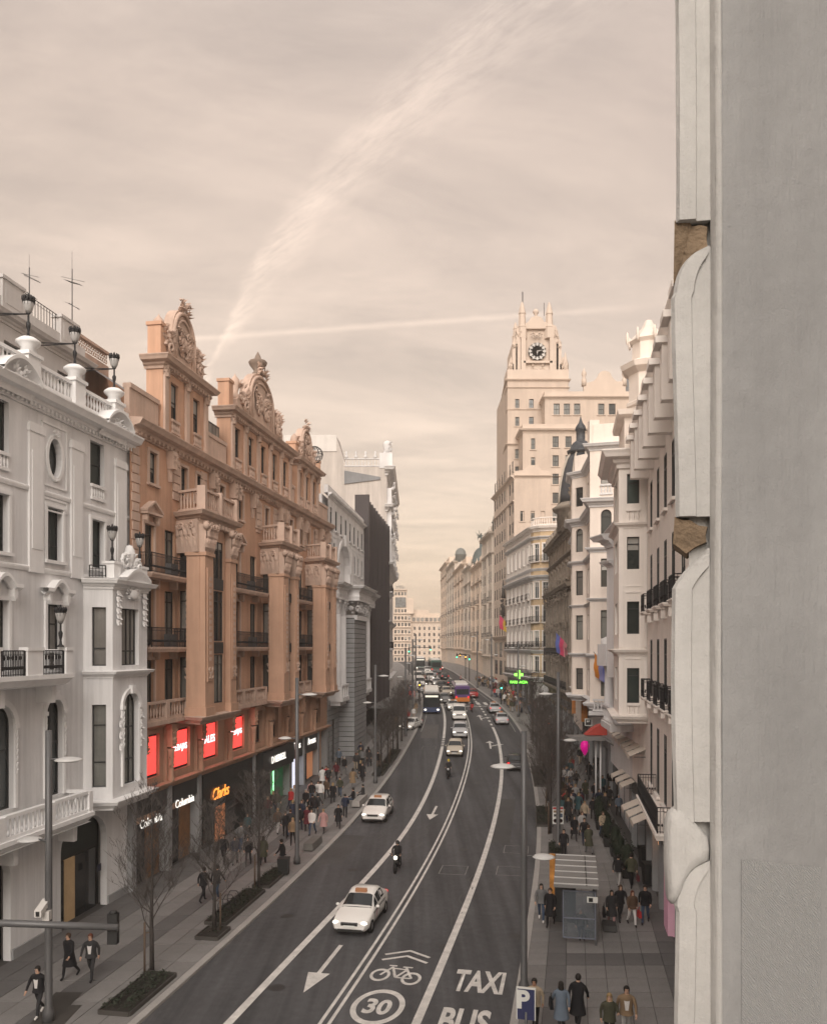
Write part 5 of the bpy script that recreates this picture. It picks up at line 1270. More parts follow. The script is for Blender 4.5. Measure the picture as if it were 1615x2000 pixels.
# ================================================================ R0: moulded pilaster right beside the camera
def pilaster():
    def plaster(nm, c):
        m = mat(nm, c, .8, .13, .9, .2, fine=.04); nt = m.node_tree; N, K = nt.nodes, nt.links; tc = N.new('ShaderNodeTexCoord'); prev = None
        for sc, st, ds, det in (((80, 80, 6), .6, .006, 4), ((9, 9, 7), .5, .025, 6), ((120, 120, 120), .45, .005, 3)):
            mp = N.new('ShaderNodeMapping'); mp.inputs['Scale'].default_value = sc; K.new(tc.outputs['Object'], mp.inputs[0]); t = N.new('ShaderNodeTexNoise'); t.inputs['Scale'].default_value = 1; t.inputs['Detail'].default_value = det; K.new(mp.outputs[0], t.inputs['Vector'])
            b = N.new('ShaderNodeBump'); b.inputs['Strength'].default_value = st; b.inputs['Distance'].default_value = ds; K.new(t.outputs[0], b.inputs['Height'])
            if prev: K.new(prev, b.inputs['Normal'])
            prev = b.outputs[0]
        v = N.new('ShaderNodeTexVoronoi'); v.feature = 'DISTANCE_TO_EDGE'; v.inputs['Scale'].default_value = 1.3; w = N.new('ShaderNodeTexNoise'); w.inputs['Scale'].default_value = 3; w.inputs['Detail'].default_value = 6; mx = N.new('ShaderNodeMixRGB'); mx.inputs[0].default_value = .35; K.new(tc.outputs['Object'], mx.inputs[1]); K.new(tc.outputs['Object'], w.inputs['Vector']); K.new(w.outputs[1], mx.inputs[2]); K.new(mx.outputs[0], v.inputs['Vector'])
        r = N.new('ShaderNodeMapRange'); r.inputs[2].default_value = .006; K.new(v.outputs['Distance'], r.inputs[0]); b = N.new('ShaderNodeBump'); b.inputs['Strength'].default_value = .16; b.inputs['Distance'].default_value = .003; K.new(r.outputs[0], b.inputs['Height']); K.new(prev, b.inputs['Normal']); K.new(b.outputs[0], N['Principled BSDF'].inputs['Normal']); return m
    PL = plaster('shade toned plaster', (.35, .35, .347)); PL2 = plaster('painted moulding', (.53, .52, .50))  # front plaster coloured darker than the moulding, carrying the shade that lies on it
    BR = mat('bare brown stone', (.22, .16, .105), .9, .35, 7, 0, .6, 30)
    B = Bld('plaster_pilaster', 'white plastered pilaster with chipped scalloped edge moulding beside the viewer', 1.4, 3.2, 0, 'pilaster')
    yf = 3.0; k = yf / FPX; X = lambda px: (px - CX) * k; Z = lambda py: CAMZ + (HY - py) * k
    zlo, zhi = 6.0, 18.5
    r = random.Random(6)
    m = MB(); nz, nx = 60, 8     # front face, a little uneven
    x0, x1 = X(1410), 3.2
    vs = [(x0 + (x1 - x0) * j / nx, yf + r.uniform(-.0015, .0015), zlo + (zhi - zlo) * i / nz) for i in range(nz + 1) for j in range(nx + 1)]
    m.add(vs, [(i * (nx + 1) + j, i * (nx + 1) + j + 1, (i + 1) * (nx + 1) + j + 1, (i + 1) * (nx + 1) + j) for i in range(nz) for j in range(nx)], 0, True); B.part('plaster_face', m, PL)
    m = MB(); pr = [(X(1396), 3.05), (X(1398), 3.012), (X(1403), 2.992), (X(1408), 2.994), (X(1411), 3.004), (X(1412), 3.05)]   # bead along the arris
    n = len(pr); zs = [zlo + (zhi - zlo) * i / 40 for i in range(41)]
    m.add([(p[0] + .0018 * math.sin(z * 2.3), p[1], z) for z in zs for p in pr], [(i * n + j, i * n + j + 1, (i + 1) * n + j + 1, (i + 1) * n + j) for i in range(40) for j in range(n - 1)], 0, True); B.part('arris_bead', m, PL2)
    m = MB(); q = lambda px, Y: (px - CX) * Y / FPX
    m.prism_xy([(q(1345, 3.1), 3.1), (3.2, 3.1), (3.2, 4.6), (q(1345, 4.6), 4.6)], zlo, zhi); B.part('wall_core', m, PL2)
    # patch of comb-marked repair low on the face
    PM = bpy.data.materials.new('comb marked plaster'); PM.use_nodes = True; nt = PM.node_tree; bs = nt.nodes['Principled BSDF']; bs.inputs['Base Color'].default_value = (.31, .312, .31, 1); bs.inputs['Roughness'].default_value = .8
    tc = nt.nodes.new('ShaderNodeTexCoord'); mp = nt.nodes.new('ShaderNodeMapping'); mp.inputs['Rotation'].default_value = (0, .6, 0); wv = nt.nodes.new('ShaderNodeTexWave'); wv.inputs['Scale'].default_value = 42; wv.inputs['Distortion'].default_value = 9; wv.inputs['Detail'].default_value = 3; wv.inputs['Detail Scale'].default_value = .6
    bp = nt.nodes.new('ShaderNodeBump'); bp.inputs['Strength'].default_value = .5; bp.inputs['Distance'].default_value = .012
    nt.links.new(tc.outputs['Object'], mp.inputs[0]); nt.links.new(mp.outputs[0], wv.inputs[0]); nt.links.new(wv.outputs[1], bp.inputs['Height']); nt.links.new(bp.outputs[0], bs.inputs['Normal'])
    m = MB(); m.add([(X(1448), 2.9955, Z(2060)), (X(1600), 2.9955, Z(2060)), (X(1602), 2.9955, Z(1694)), (X(1447), 2.9955, Z(1678))], [(0, 1, 2, 3)]); B.part('comb_patch', m, PM)
    # scalloped segments: each is swept plan profile with a rounded head that flares out
    def segment(py_top, py_bot, head, seed, brown=None):
        r = random.Random(seed); m = MB(); rows = 48; prof = []
        for i in range(rows + 1):
            t = i / rows; z = Z(py_bot) + (Z(py_top) - Z(py_bot)) * t; d = (Z(py_top) - z) / k       # px below the top
            w = 1.0
            lx = 1322 + 5 * math.sin(t * 3 + seed)
            if head == 'round' and d < 95: lx = 1322 + (1392 - 1322) * (1 - math.sqrt(max(0, 1 - ((95 - d) / 95) ** 2)))
            if head == 'slope' and d < 75: lx = 1322 + (1390 - 1322) * (1 - d / 75) ** 1.3
            if head == 'bulge' and d < 130: lx = 1312 + (1334 - 1312) * max(0, 1 - d / 40) ** 1.5
            ww = .0010 * math.sin(z * 9 + seed)
            lx2 = min(lx + 40, 1393)
            prof.append([(X(lx) * 1.13 + ww, 3.36, z), (X(lx) * 1.026 + ww, 3.105, z), (X(lx + 3) + .004 + ww, 3.07, z), (X(min(lx + 9, 1390)), 3.048, z), (X(lx2), 3.04, z), (X(min(lx2 + 4, 1394)), 3.056, z), (X(1388 if lx < 1380 else 1395), 3.052, z), (X(1397), 3.05, z)])
        n = 8; vs = [p for row in prof for p in row]
        m.add(vs, [(i * n + j, i * n + j + 1, (i + 1) * n + j + 1, (i + 1) * n + j) for i in range(rows) for j in range(n - 1)], 0, False)
        m.add(prof[-1], [tuple(range(n))]); m.add(prof[0], [tuple(range(n - 1, -1, -1))])
        B.part('scallop', m, PL2)
    segment(-420, 415, 'flat', 1); segment(468, 1004, 'round', 2); segment(1068, 1612, 'slope', 3); segment(1690, 2300, 'round', 5)
    def chip(P, depth, m_):
        m = MB(); n = len(P); m.add([(X(a), yy, Z(b)) for a, b, yy in P], [tuple(range(n))], 0)
        m.add([(X(a), yy, Z(b)) for a, b, yy in P] + [(X(a) * (1 + depth * .34), yy + depth, Z(b)) for a, b, yy in P], [(i, i + n, (i + 1) % n + n, (i + 1) % n) for i in range(n)]); B.part('broken_notch', m, m_)
    chip([(1330, 409, 3.075), (1346, 416, 3.07), (1358, 412, 3.068), (1364, 421, 3.075), (1380, 419, 3.07), (1393, 426, 3.06), (1391, 448, 3.06), (1393, 466, 3.06), (1374, 474, 3.068), (1358, 486, 3.07), (1343, 504, 3.075), (1336, 522, 3.08), (1331, 534, 3.095)], .3, BR)
    chip([(1330, 1003, 3.075), (1346, 1010, 3.07), (1360, 1010, 3.068), (1376, 1021, 3.066), (1393, 1024, 3.06), (1389, 1040, 3.06), (1391, 1054, 3.06), (1370, 1064, 3.066), (1352, 1077, 3.068), (1340, 1066, 3.075), (1328, 1056, 3.082)], .2, BR)
    # swollen plaster lump between the lower scallops
    m = MB(); P = [(1313, 1612), (1320, 1592), (1334, 1580), (1346, 1588), (1360, 1604), (1378, 1622), (1394, 1640), (1398, 1666), (1396, 1690), (1376, 1700), (1358, 1714), (1344, 1736), (1334, 1764), (1324, 1780), (1316, 1770), (1312, 1700)]
    n = len(P); cx, cz = X(1350), Z(1665)
    rings_ = [(.92, 3.12), (1.0, 3.085), (.97, 3.06), (.9, 3.045), (.78, 3.036), (.5, 3.032)]
    vs = [(cx + (X(a) - cx) * s, yy, cz + (Z(b) - cz) * s) for s, yy in rings_ for a, b in P]
    m.add(vs, [(i * n + j, i * n + (j + 1) % n, (i + 1) * n + (j + 1) % n, (i + 1) * n + j) for i in range(5) for j in range(n)], 0, True); m.add(vs[-n:], [tuple(range(n))]); B.part('plaster_lump', m, PL2)
    # the house it belongs to: facade running back past the viewer
    m = MB(); m.box(3.0, 16, -16, 3.02, 0, 30); m.prism_xy([(q(1350, 3.1), 3.1), (9, 3.1), (9, 4.6), (q(1350, 4.6), 4.6)], 0, zlo - .01); m.prism_xy([(q(1350, 3.1), 3.1), (9, 3.1), (9, 4.6), (q(1350, 4.6), 4.6)], zhi + .01, 30); B.part('house_front', m, WHITE)
pilaster()
# ================================================================ right-hand row
def mass_right(B, P, z0, z1, m, depth=13):
    "P: front polyline walking towards the viewer"
    q = [(p[0] + .7, p[1]) for p in P]; back = [(P[-1][0] + depth, P[-1][1] + 0.0), (P[0][0] + depth, P[0][1])]
    box_mass(B, q + back, z0, z1, m)
def shop_row(B, fc, a, b, z0, z1, n, lit=0, r=None):
    m = MB().at(fc); m.quad((a, .9, z0 - 1), (b, .9, z0 - 1), (b, .9, z1), (a, .9, z1)); B.part('shop_interior', m, SHOP)
    w = (b - a) / n
    for i in range(n):
        m = MB().at(fc); m.box(a + i * w + .3, a + (i + 1) * w - .3, .25, .33, z0 - .5, z1 - .9); B.part('shop_window', m, SHOPG)
        m = MB().at(fc); m.box(a + i * w - .22, a + i * w + .22, -.06, .6, z0 - 1, z1); B.part('shop_pier', m, STONE_G)
    m = MB().at(fc); m.box(a, b, -.04, .5, z1 - .85, z1 - .002); B.part('shop_fascia', m, SHOP)
def r1():
    B = Bld('balconied_building', 'pale building with iron balconies and bracketed cornice next to the pilaster', 12.5, 42, 0)
    fc = Fa((13.25, 46.4), (8.2, 19)); L = fc.L; s = lambda Y: (46.4 - Y) / 27.4 * L; r = random.Random(2); ops, wn = [], []
    for Y in (44.4, 41.2, 38.2, 35.4, 32.4, 29.4):
        for z, h in ((5.6, 3.3), (10.4, 3.0), (15.0, 3.0), (19.4, 2.6)): o = op(s(Y) - .55, s(Y) + .55, z, z + h); ops.append(o)
    m = MB().at(fc); wall(m, L, 4.4, 25, ops, .12); B.part('wall', m, CREAM)
    for o in ops: window(B, fc, o, 2, (.75,), th=.11, pane=GLASS_G, sur='sill', smat=CREAM_T)
    for Y in (44.4, 41.2, 38.2, 35.4, 32.4):
        for z in (10.3, 14.9): balcony(B, fc, s(Y), 1.5, z, .5, CREAM_T, IRON, .95, .16)
    balcony(B, fc, s(37.6), 9.0, 5.4, .95, CREAM_T, IRON, 1.05, .3)
    m = MB().at(fc); cornice(m, [(0, .5), (0, 0), (L, 0)], 25.0, 1.3); cornice(m, [(0, 0), (L, 0)], 23.2, .5); cornice(m, [(0, 0), (L, 0)], 9.6, .35, BAND, kz=1); B.part('cornice', m, CREAM_T)
    for i in range(11):
        m = MB().at(fc); x = .8 + i * 2.45; m.prism_xz([(x - .35, 24.5), (x + .35, 24.5), (x + .25, 22.4), (x - .25, 22.4)], -1.0, -.004); scroll(m, (x - .26, -.6, 23.2), .3, 1, .3); m.box(x - .5, x + .5, -1.25, 0, 24.5, 24.75); B.part('bracket', m, CREAM_T)
        m = MB().at(fc); m.box(x - .4, x + .4, -.6, .3, 25.4, 26.35); m.box(x - .46, x + .46, -.68, .36, 26.35, 26.5); B.part('parapet_block', m, CREAM_T)
    m = MB().at(fc); m.box(0, L, -.3, .2, 25.4, 26.3); m.box(0, L, .8, 1.2, 25.4, 29.2); cornice(m, [(0, 0.8), (L, .8)], 29.3, .8); B.part('attic', m, CREAM)
    m = MB().at(fc); cx = s(38.5); m.lathe(cx, 2.4, [(1.9, 29.3), (1.85, 30.1), (1.5, 31.0), (.9, 31.6), (0, 31.9)], 12); B.part('dome', m, SLATE)
    shop_row(B, fc, 0, L, 0, 4.4, 9)
    m = MB().at(fc); m.box(s(37.9), s(36.4), -.10, .24, -.1, 3.0); B.part('pink_panel', m, mat('pink lit panel', (.58, .36, .43), .6, .1, emit=(.9, .35, .5), es=.05))
    mass_right(B, [(13.25, 46.4), (8.2, 19)], -1, 25, CREAM)
r1()
def bay_right(B, f0, rows, wall_m, trim, z0, z1, pane=GLASS_G, w=None, th=.3, arch=(), nx=1):
    "frontal facet of a bay with a column of windows"
    oo = [op(f0.L * .5 - (w or .36), f0.L * .5 + (w or .36), a, b, (w or .36) if i in arch else 0) for i, (a, b) in enumerate(rows)]
    m = MB().at(f0); wall(m, f0.L, z0, z1, oo, th); B.part('bay_wall', m, wall_m)
    for o in oo: window(B, f0, o, nx, (.78,), th=th - .03, pane=pane, fw=.05)
    return oo
def r2():
    B = Bld('bay_turret_building', 'cream building with a tall projecting bay and a rooftop turret', 13.5, 50, 0)
    P = [(15.2, 63.2), (14.35, 56.0), (14.05, 52.6), (12.75, 52.2), (11.75, 46.9), (13.3, 46.55)]
    z0, z1 = 8.9, 22.0
    # walking towards the viewer: outward is to the right
    Fs = [Fa(P[i], P[i + 1]) for i in range(len(P) - 1)]
    rows = [(9.8, 11.8), (13.75, 15.6), (17.45, 19.3)]
    for i, f in enumerate(Fs):
        if i == 4:      # facet facing the viewer, with a band of mouldings between windows
            oo = bay_right(B, f, rows, CREAM, CREAM_T, z0, 21.0, w=.34)
            for z in (12.4, 16.2):
                m = MB().at(f); m.box(f.L / 2 - .4, f.L / 2 + .4, -.04, -.002, z + .25, z + .32); m.box(f.L / 2 - .4, f.L / 2 + .4, -.05, -.002, z - .1, z); B.part('panel_moulding', m, CREAM_T)
            for x in (.12, f.L - .12): m = MB().at(f); m.box(x - .1, x + .1, -.06, -.002, 13.0, 20.6); m.box(x - .1, x + .1, -.06, -.002, 9.1, 12.2); B.part('pilaster', m, CREAM_T)
            m = MB().at(f); balustrade(m, [(f.L / 2 - .38, -.05), (f.L / 2 + .38, -.05)], 9.05, .75, .2, .12); B.part('balustrade', m, CREAM_T)
            m = MB().at(f); balustrade(m, [(f.L / 2 - .38, -.05), (f.L / 2 + .38, -.05)], 20.1, .8, .2, .12); B.part('balustrade', m, CREAM_T)
            oo = [op(f.L * .5 - .34, f.L * .5 + .34, 21.2, 22.9)]; m = MB().at(f); wall(m, f.L, 21.0, 23.9, oo, .3); B.part('bay_wall', m, CREAM); window(B, f, oo[0], 1, (.7,), th=.27, pane=GLASS_G)
        elif i == 3:
            oo = bay_right(B, f, rows + [(21.0, 22.9)], CREAM, CREAM_T, z0, 23.9, w=1.2, nx=3)
        else:
            oo = [op(f.L / 2 - .5, f.L / 2 + .5, a, b) for a, b in rows] if f.L > 2.5 else []
            m = MB().at(f); wall(m, f.L, 4.2 if i < 2 else 8.8, 21, oo, .14); B.part('wall', m, GREYC)
            for o in oo: window(B, f, o, 2, (.75,), th=.12, pane=GLASS)
    bay = P[2:]
    m = MB()
    for z, k in ((8.95, .55), (12.75, .45), (20.0, .4), (23.9, 1.25)): cornice(m, bay, z, k)
    n = len(bay); m.add([(p[0], p[1], 8.7) for p in bay], [tuple(range(n))]); m.add([(p[0], p[1], 24.2) for p in bay], [tuple(range(n))]); B.part('bay_cornice', m, CREAM_T)
    m = MB(); cornice(m, P[:3], 21.3, 1.0); cornice(m, P[:3], 12.3, .5); B.part('cornice', m, GREYC)
    # giant pilaster with capital on the flank beyond the bay
    f = Fa((14.3, 55.2), (12.95, 54.9)); m = MB().at(f); m.box(.1, f.L, 0, 1.0, 11.0, 18.2); B.part('giant_pilaster', m, GREYC)
    m = MB().at(f); cornice(m, [(.1, 1), (.1, 0), (f.L, 0), (f.L, 1)], 18.6, .5); cornice(m, [(.1, 1), (.1, 0), (f.L, 0), (f.L, 1)], 20.2, 1.1); m.box(.1, f.L, 0, 1, 18.2, 20.2); orn(m, (f.L / 2, -.1, 18.3), .4, .3, .2, 6, 3); B.part('capital', m, GREYC)
    f = Fa((14.6, 57.5), (13.0, 57.2)); m = MB().at(f); m.lathe(.9, -.1, [(.42, 8.6), (.34, 8.9), (.3, 11.4), (.42, 11.7)], 12); m.box(0, f.L, -.5, 1, 11.7, 12.4); m.box(.2, f.L, -.4, 1, 12.4, 13.2); m.ell((.8, -.2, 13.3), (.7, .5, .5), 10, 6, 0, .1, RND); B.part('portico_column', m, STONE_W)
    m = MB().at(Fs[1]); m.box(-.2, 4, -1.5, 0, 7.6, 8.0); balustrade(m, [(-.1, -1.3), (4, -1.3)], 8.0, 1.1, .3); B.part('stone_balcony', m, STONE_W)
    # attic over the bay, small turret on the roof
    m = MB(); q = [(12.95, 51.6), (12.2, 47.4), (13.6, 47.1), (15.4, 47.3), (15.4, 51.6)]; m.prism_xy(q[::-1], 24.2, 26.4); m.sweep(q[::-1], [(0, 26.3), (-.35, 26.4), (-.4, 26.7), (0, 26.8)], True); B.part('attic', m, PINKC)
    T = (14.4, 50.2); m = MB(); m.lathe(*T, [(1.25, 24.2), (1.25, 27.6), (1.35, 27.7), (1.35, 27.9), (1.2, 28.0), (1.2, 29.8)], 8, sm=False); B.part('turret', m, PINKC)
    m = MB(); m.lathe(*T, [(1.2, 29.6), (1.65, 29.9), (1.75, 30.2), (1.3, 30.4), (1.0, 30.5), (1.0, 31.5), (1.2, 31.7), (.85, 32.1), (.45, 32.5), (.2, 33.0)], 8, sm=False); 
    for i in range(8): a = 2 * PI * i / 8; m.ell((T[0] + 1.3 * math.cos(a), T[1] + 1.3 * math.sin(a), 31.9), (.1, .1, .42), 6, 5)
    B.part('turret_crown', m, PINKC)
    f = Fa((14.6, 56), (13.4, 47)); m = MB().at(f)
    for x in (1, 4, 7): m.prism_xz([(x - .8, 21.5), (x + .8, 21.5), (x + .8, 22.4), (x, 23.1), (x - .8, 22.4)], -.2, .6)
    B.part('dormer', m, CREAM_T)
    f = Fa((15.9, 63.2), (14.6, 52)); shop_row(B, f, 0, f.L, .2, 4.4, 4); f = Fs[1]
    mass_right(B, [P[0], P[1], (13.3, 46.55)], -1, 21.2, GREYC); mass_right(B, [(15.0, 52), (14.2, 46.6)], 21.2, 24.2, CREAM)
    f = Fa((14.05, 52.6), (13.3, 46.55)); shop_row(B, f, 0, f.L, 0, 4.6, 2)
    m = MB().at(f); wall(m, f.L, 4.6, 9, [], .3); B.part('wall', m, CREAM)
r2()
def r4():
    B = Bld('pink_bay_building', 'pink cream building with narrow tall bays below the clock tower', 16.5, 75, .8)
    P = [(18.5, 94.5), (16.9, 82.0), (15.6, 81.2), (15.1, 78.0), (16.2, 76.8), (15.6, 70.6), (14.4, 66.9), (16.9, 66.2)]
    z0 = 8.2; r = random.Random(12)
    rows = [(9.0, 11.0), (13.7, 16.0), (17.9, 20.2), (22.0, 24.2), (26.3, 28.1)]
    for i in range(len(P) - 1):
        f = Fa(P[i], P[i + 1])
        if f.L > 1.0:
            w = .42 if f.L < 3.2 else .55; n = max(1, int(f.L / 3)); oo = []
            for c in range(n):
                for j, (a, b) in enumerate(rows): x = f.L * (c + .5) / n; oo.append(op(x - w, x + w, a, b, w if j == 3 else 0))
            m = MB().at(f); wall(m, f.L, z0 if 0 < i else 4.5, 29.5, oo, .3); B.part('wall', m, PINKC)
            for o in oo: window(B, f, o, 1 if w < .5 else 2, (.75,), th=.27, pane=pick_pane(r, .3, .2))
        else: m = MB().at(f); wall(m, f.L, z0, 29.5, [], .3); B.part('wall', m, PINKC)
    m = MB()
    for z, k in ((8.3, .7), (12.3, .45), (16.9, .35), (21.0, .5), (24.9, .9), (29.4, .7)): cornice(m, P, z, k)
    m.add([(p[0], p[1], 7.95) for p in P], [tuple(range(len(P)))]); B.part('string_courses', m, GREYC)
    f = Fa(P[6], P[7]); m = MB().at(f); balustrade(m, [(f.L / 2 - .5, -.06), (f.L / 2 + .5, -.06)], 25.4, .85, .22, .14); B.part('balustrade', m, GREYC)
    m = MB(); q = [(p[0] + .25, p[1]) for p in P]; m.sweep(q, [(-.3, 29.5), (0, 29.5), (0, 31.2), (-.3, 31.2)]); B.part('parapet', m, PINKC)
    m = MB(); m.box(14.4, 15.2, 67.0, 67.8, 29.5, 31.6); m.box(15.2, 15.9, 70.4, 71.2, 29.5, 31.8); B.part('parapet_block', m, PINKC)
    m = MB(); m.sweep([(P[6][0] - .1, P[6][1] - .1), (P[7][0], P[7][1] - .1)], [(0, 7.3), (.8, 7.5), (.8, 7.7), (0, 7.8)]); balustrade(m, [(P[6][0] + .1, P[6][1] - .6), (P[7][0], P[7][1] - .6)], 7.8, 1.0, .26); B.part('stone_balcony', m, GREYC)
    f = Fa((18.6, 94.5), (16.5, 66.3)); shop_row(B, f, 0, f.L, .6, 5.0, 7); m = MB().at(f); wall(m, f.L, 5, 8.6, [], .3); B.part('wall', m, GREYC)
    mass_right(B, [(18.5, 94.5), (17.3, 82), (17.1, 66.4)], -1, 29.5, PINKC)
r4()
def r5():
    B = Bld('domed_stone_building', 'weathered brown carved stone building with a dark ribbed dome', 19.2, 108, 2)
    P = [(19.95, 121.0), (18.45, 95.0)]; f = Fa(*P); L = f.L; r = random.Random(22); oo = []
    rows = [(8.2, 10.8), (12.2, 15.0), (16.2, 19.0), (21.4, 23.4), (24.6, 26.4)]
    n = 8
    for c in range(n):
        for a, b in rows: x = L * (c + .5) / n; oo.append(op(x - .62, x + .62, a, b, .3 if a > 21 and a < 22 else 0))
    m = MB().at(f); wall(m, L, 5, 27, oo, .2); m.quad((L, 0, 5), (L, 2, 5), (L, 2, 27), (L, 0, 27)); B.part('wall', m, BROWNS)
    for o in oo: window(B, f, o, 2, (.7,), th=.18, pane=pick_pane(r, .15, .1), sur='hood', smat=BROWNT)
    for z, k in ((7.4, .9), (11.6, .5), (20.2, 1.3), (24.2, .5), (27, 1.2)): m = MB().at(f); cornice(m, [(0, 0), (L, 0), (L, 1)], z, k); B.part('cornice', m, BROWNT)
    for c in range(n + 1):
        m = MB().at(f); x = max(.4, min(L - .4, L * c / n)); m.box(x - .34, x + .34, -.45, -.003, 7.8, 19.4)
        for z in (11.4, 15.5, 19.2): orn(m, (x, -.55, z), .45, .8, .3, 8, c)
        B.part('pilaster', m, BROWNT)
        m = MB().at(f); orn(m, (x, -.6, 20.9), .5, .7, .3, 7, c + 30); m.lathe(x, -.2, [(.3, 27.2), (.36, 27.8), (.2, 28.1), (.3, 28.5), (0, 29.0)], 7); B.part('carving', m, BROWNT)
    for z in (7.9, 11.9): m = MB().at(f); railing(m, [(.3, -.75), (L - .3, -.75)], z, 1.0, .22); B.part('railing', m, IRON)
    m = MB().at(f); m.box(0, L, -.9, 0, 7.6, 7.9); B.part('balcony', m, BROWNT)
    shop_row(B, f, 0, L, 2.2, 6.4, 6)
    # dome on the near corner, square plan swept up to a lantern
    D = (20.4, 100.0); m = MB(); m.lathe(*D, [(2.9, 27), (2.9, 29.4), (3.3, 29.6), (3.5, 29.9), (3.0, 30.2), (2.75, 30.5)], 16); B.part('drum', m, BROWNT)
    pr = [(2.75, 30.4), (2.68, 31.6), (2.5, 33.0), (2.15, 34.6), (1.7, 35.9), (1.25, 36.6)]
    m = MB(); m.lathe(*D, pr, 16); dm = B.part('dome', m, SLATE)
    m = MB()
    for i in range(8): a = 2 * PI * i / 8 + .2; m.tube([(D[0] + (q + .06) * math.cos(a), D[1] + (q + .06) * math.sin(a), z) for q, z in pr], .13, 5)
    B.part('rib', m, mat('pale dome rib', (.45, .40, .34), .7, .15), dm)
    m = MB(); m.lathe(*D, [(1.3, 36.5), (1.65, 36.7), (1.7, 36.95), (1.3, 37.1), (1.2, 37.6), (.85, 38.0), (.55, 38.2), (.55, 39.4), (.7, 39.5), (.6, 39.9), (.25, 40.4), (.1, 40.9), (0, 41.3)], 12); B.part('lantern_cap', m, SLATE, dm)
    m = MB(); m.box(18.7, 20, 96, 98, 27, 31); orn(m, (18.8, 95.9, 31), .6, .9, .4, 9, 2); B.part('dormer', m, BROWNS)
    mass_right(B, [P[0], P[1]], 0, 27, BROWNS)
r5()
def r6():
    B = Bld('rounded_corner_building', 'yellow and cream building with a rounded corner and tiers of iron balconies', 18.8, 132, 3.5)
    c = (20.6, 125.6); R = 2.6; arc = [(c[0] + R * math.cos(a), c[1] + R * math.sin(a)) for a in [math.radians(t) for t in (176, 204, 236, 270)]]
    P = [(16.6, 146.4)] + arc + [(21.6, 123.0)]; r = random.Random(5); z0, z1 = 8.2, 31.0
    rows = [(9.2, 11.6), (13.0, 15.4), (16.8, 19.2), (20.4, 22.8), (26.0, 28.6)]
    for i in range(len(P) - 1):
        f = Fa(P[i], P[i + 1]); n = 6 if i == 0 else 1; oo = []
        if f.L > .9 and (i == 0 or i in (1, 2, 3)):
            for k in range(n):
                for a, b in rows: x = f.L * (k + .5) / n; oo.append(op(x - .42, x + .42, a, b))
        m = MB().at(f); wall(m, f.L, z0, z1, oo, .14); B.part('wall', m, YELL if i else CREAM)
        for o in oo: window(B, f, o, 2, (.75,), th=.12, frame=FRAME_W, pane=GLASS, sur='flat', smat=CREAM_T)
        for o in oo:
            if i and o['z0'] in (13.0, 16.8, 26.0) or (i == 0 and o['z0'] in (13.0, 16.8, 20.4)): balcony(B, f, (o['x0'] + o['x1']) / 2, 1.25, o['z0'] - .05, .42, CREAM_T, IRON, .9, .16, corbels=False, step=.2)
    for z, k in ((8.2, .9), (12.4, .7), (23.6, 1.0), (24.8, .5), (29.6, .6), (31.0, 1.0)):
        m = MB(); cornice(m, P, z, k); B.part('string_course', m, GREYC if z != 31 else CREAM_T)
    m = MB(); railing(m, [(p[0] - .35, p[1] - .3) for p in P], 8.5, 1.0, .2); B.part('railing', m, IRON)
    m = MB(); railing(m, [(p[0] - .3, p[1] - .25) for p in P], 12.7, .8, .2); B.part('railing', m, IRON)
    m = MB(); balustrade(m, [(p[0], p[1]) for p in P[1:]], 31.4, 1.2, .35); B.part('balustrade', m, CREAM_T)
    f = Fa((16.9, 146.4), (18.4, 125)); shop_row(B, f, 0, f.L, 3.6, 8.0, 5); m = MB(); q = [(p[0] + .4, p[1] + .3) for p in P[1:]]; m.sweep(q, [(0, 2), (0, 8.1)]); B.part('lower_wall', m, GREYC)
    mass_right(B, [(17.4, 146.4), (21.0, 125), (21.8, 123.4)], 0, 31, CREAM, 14)
r6()
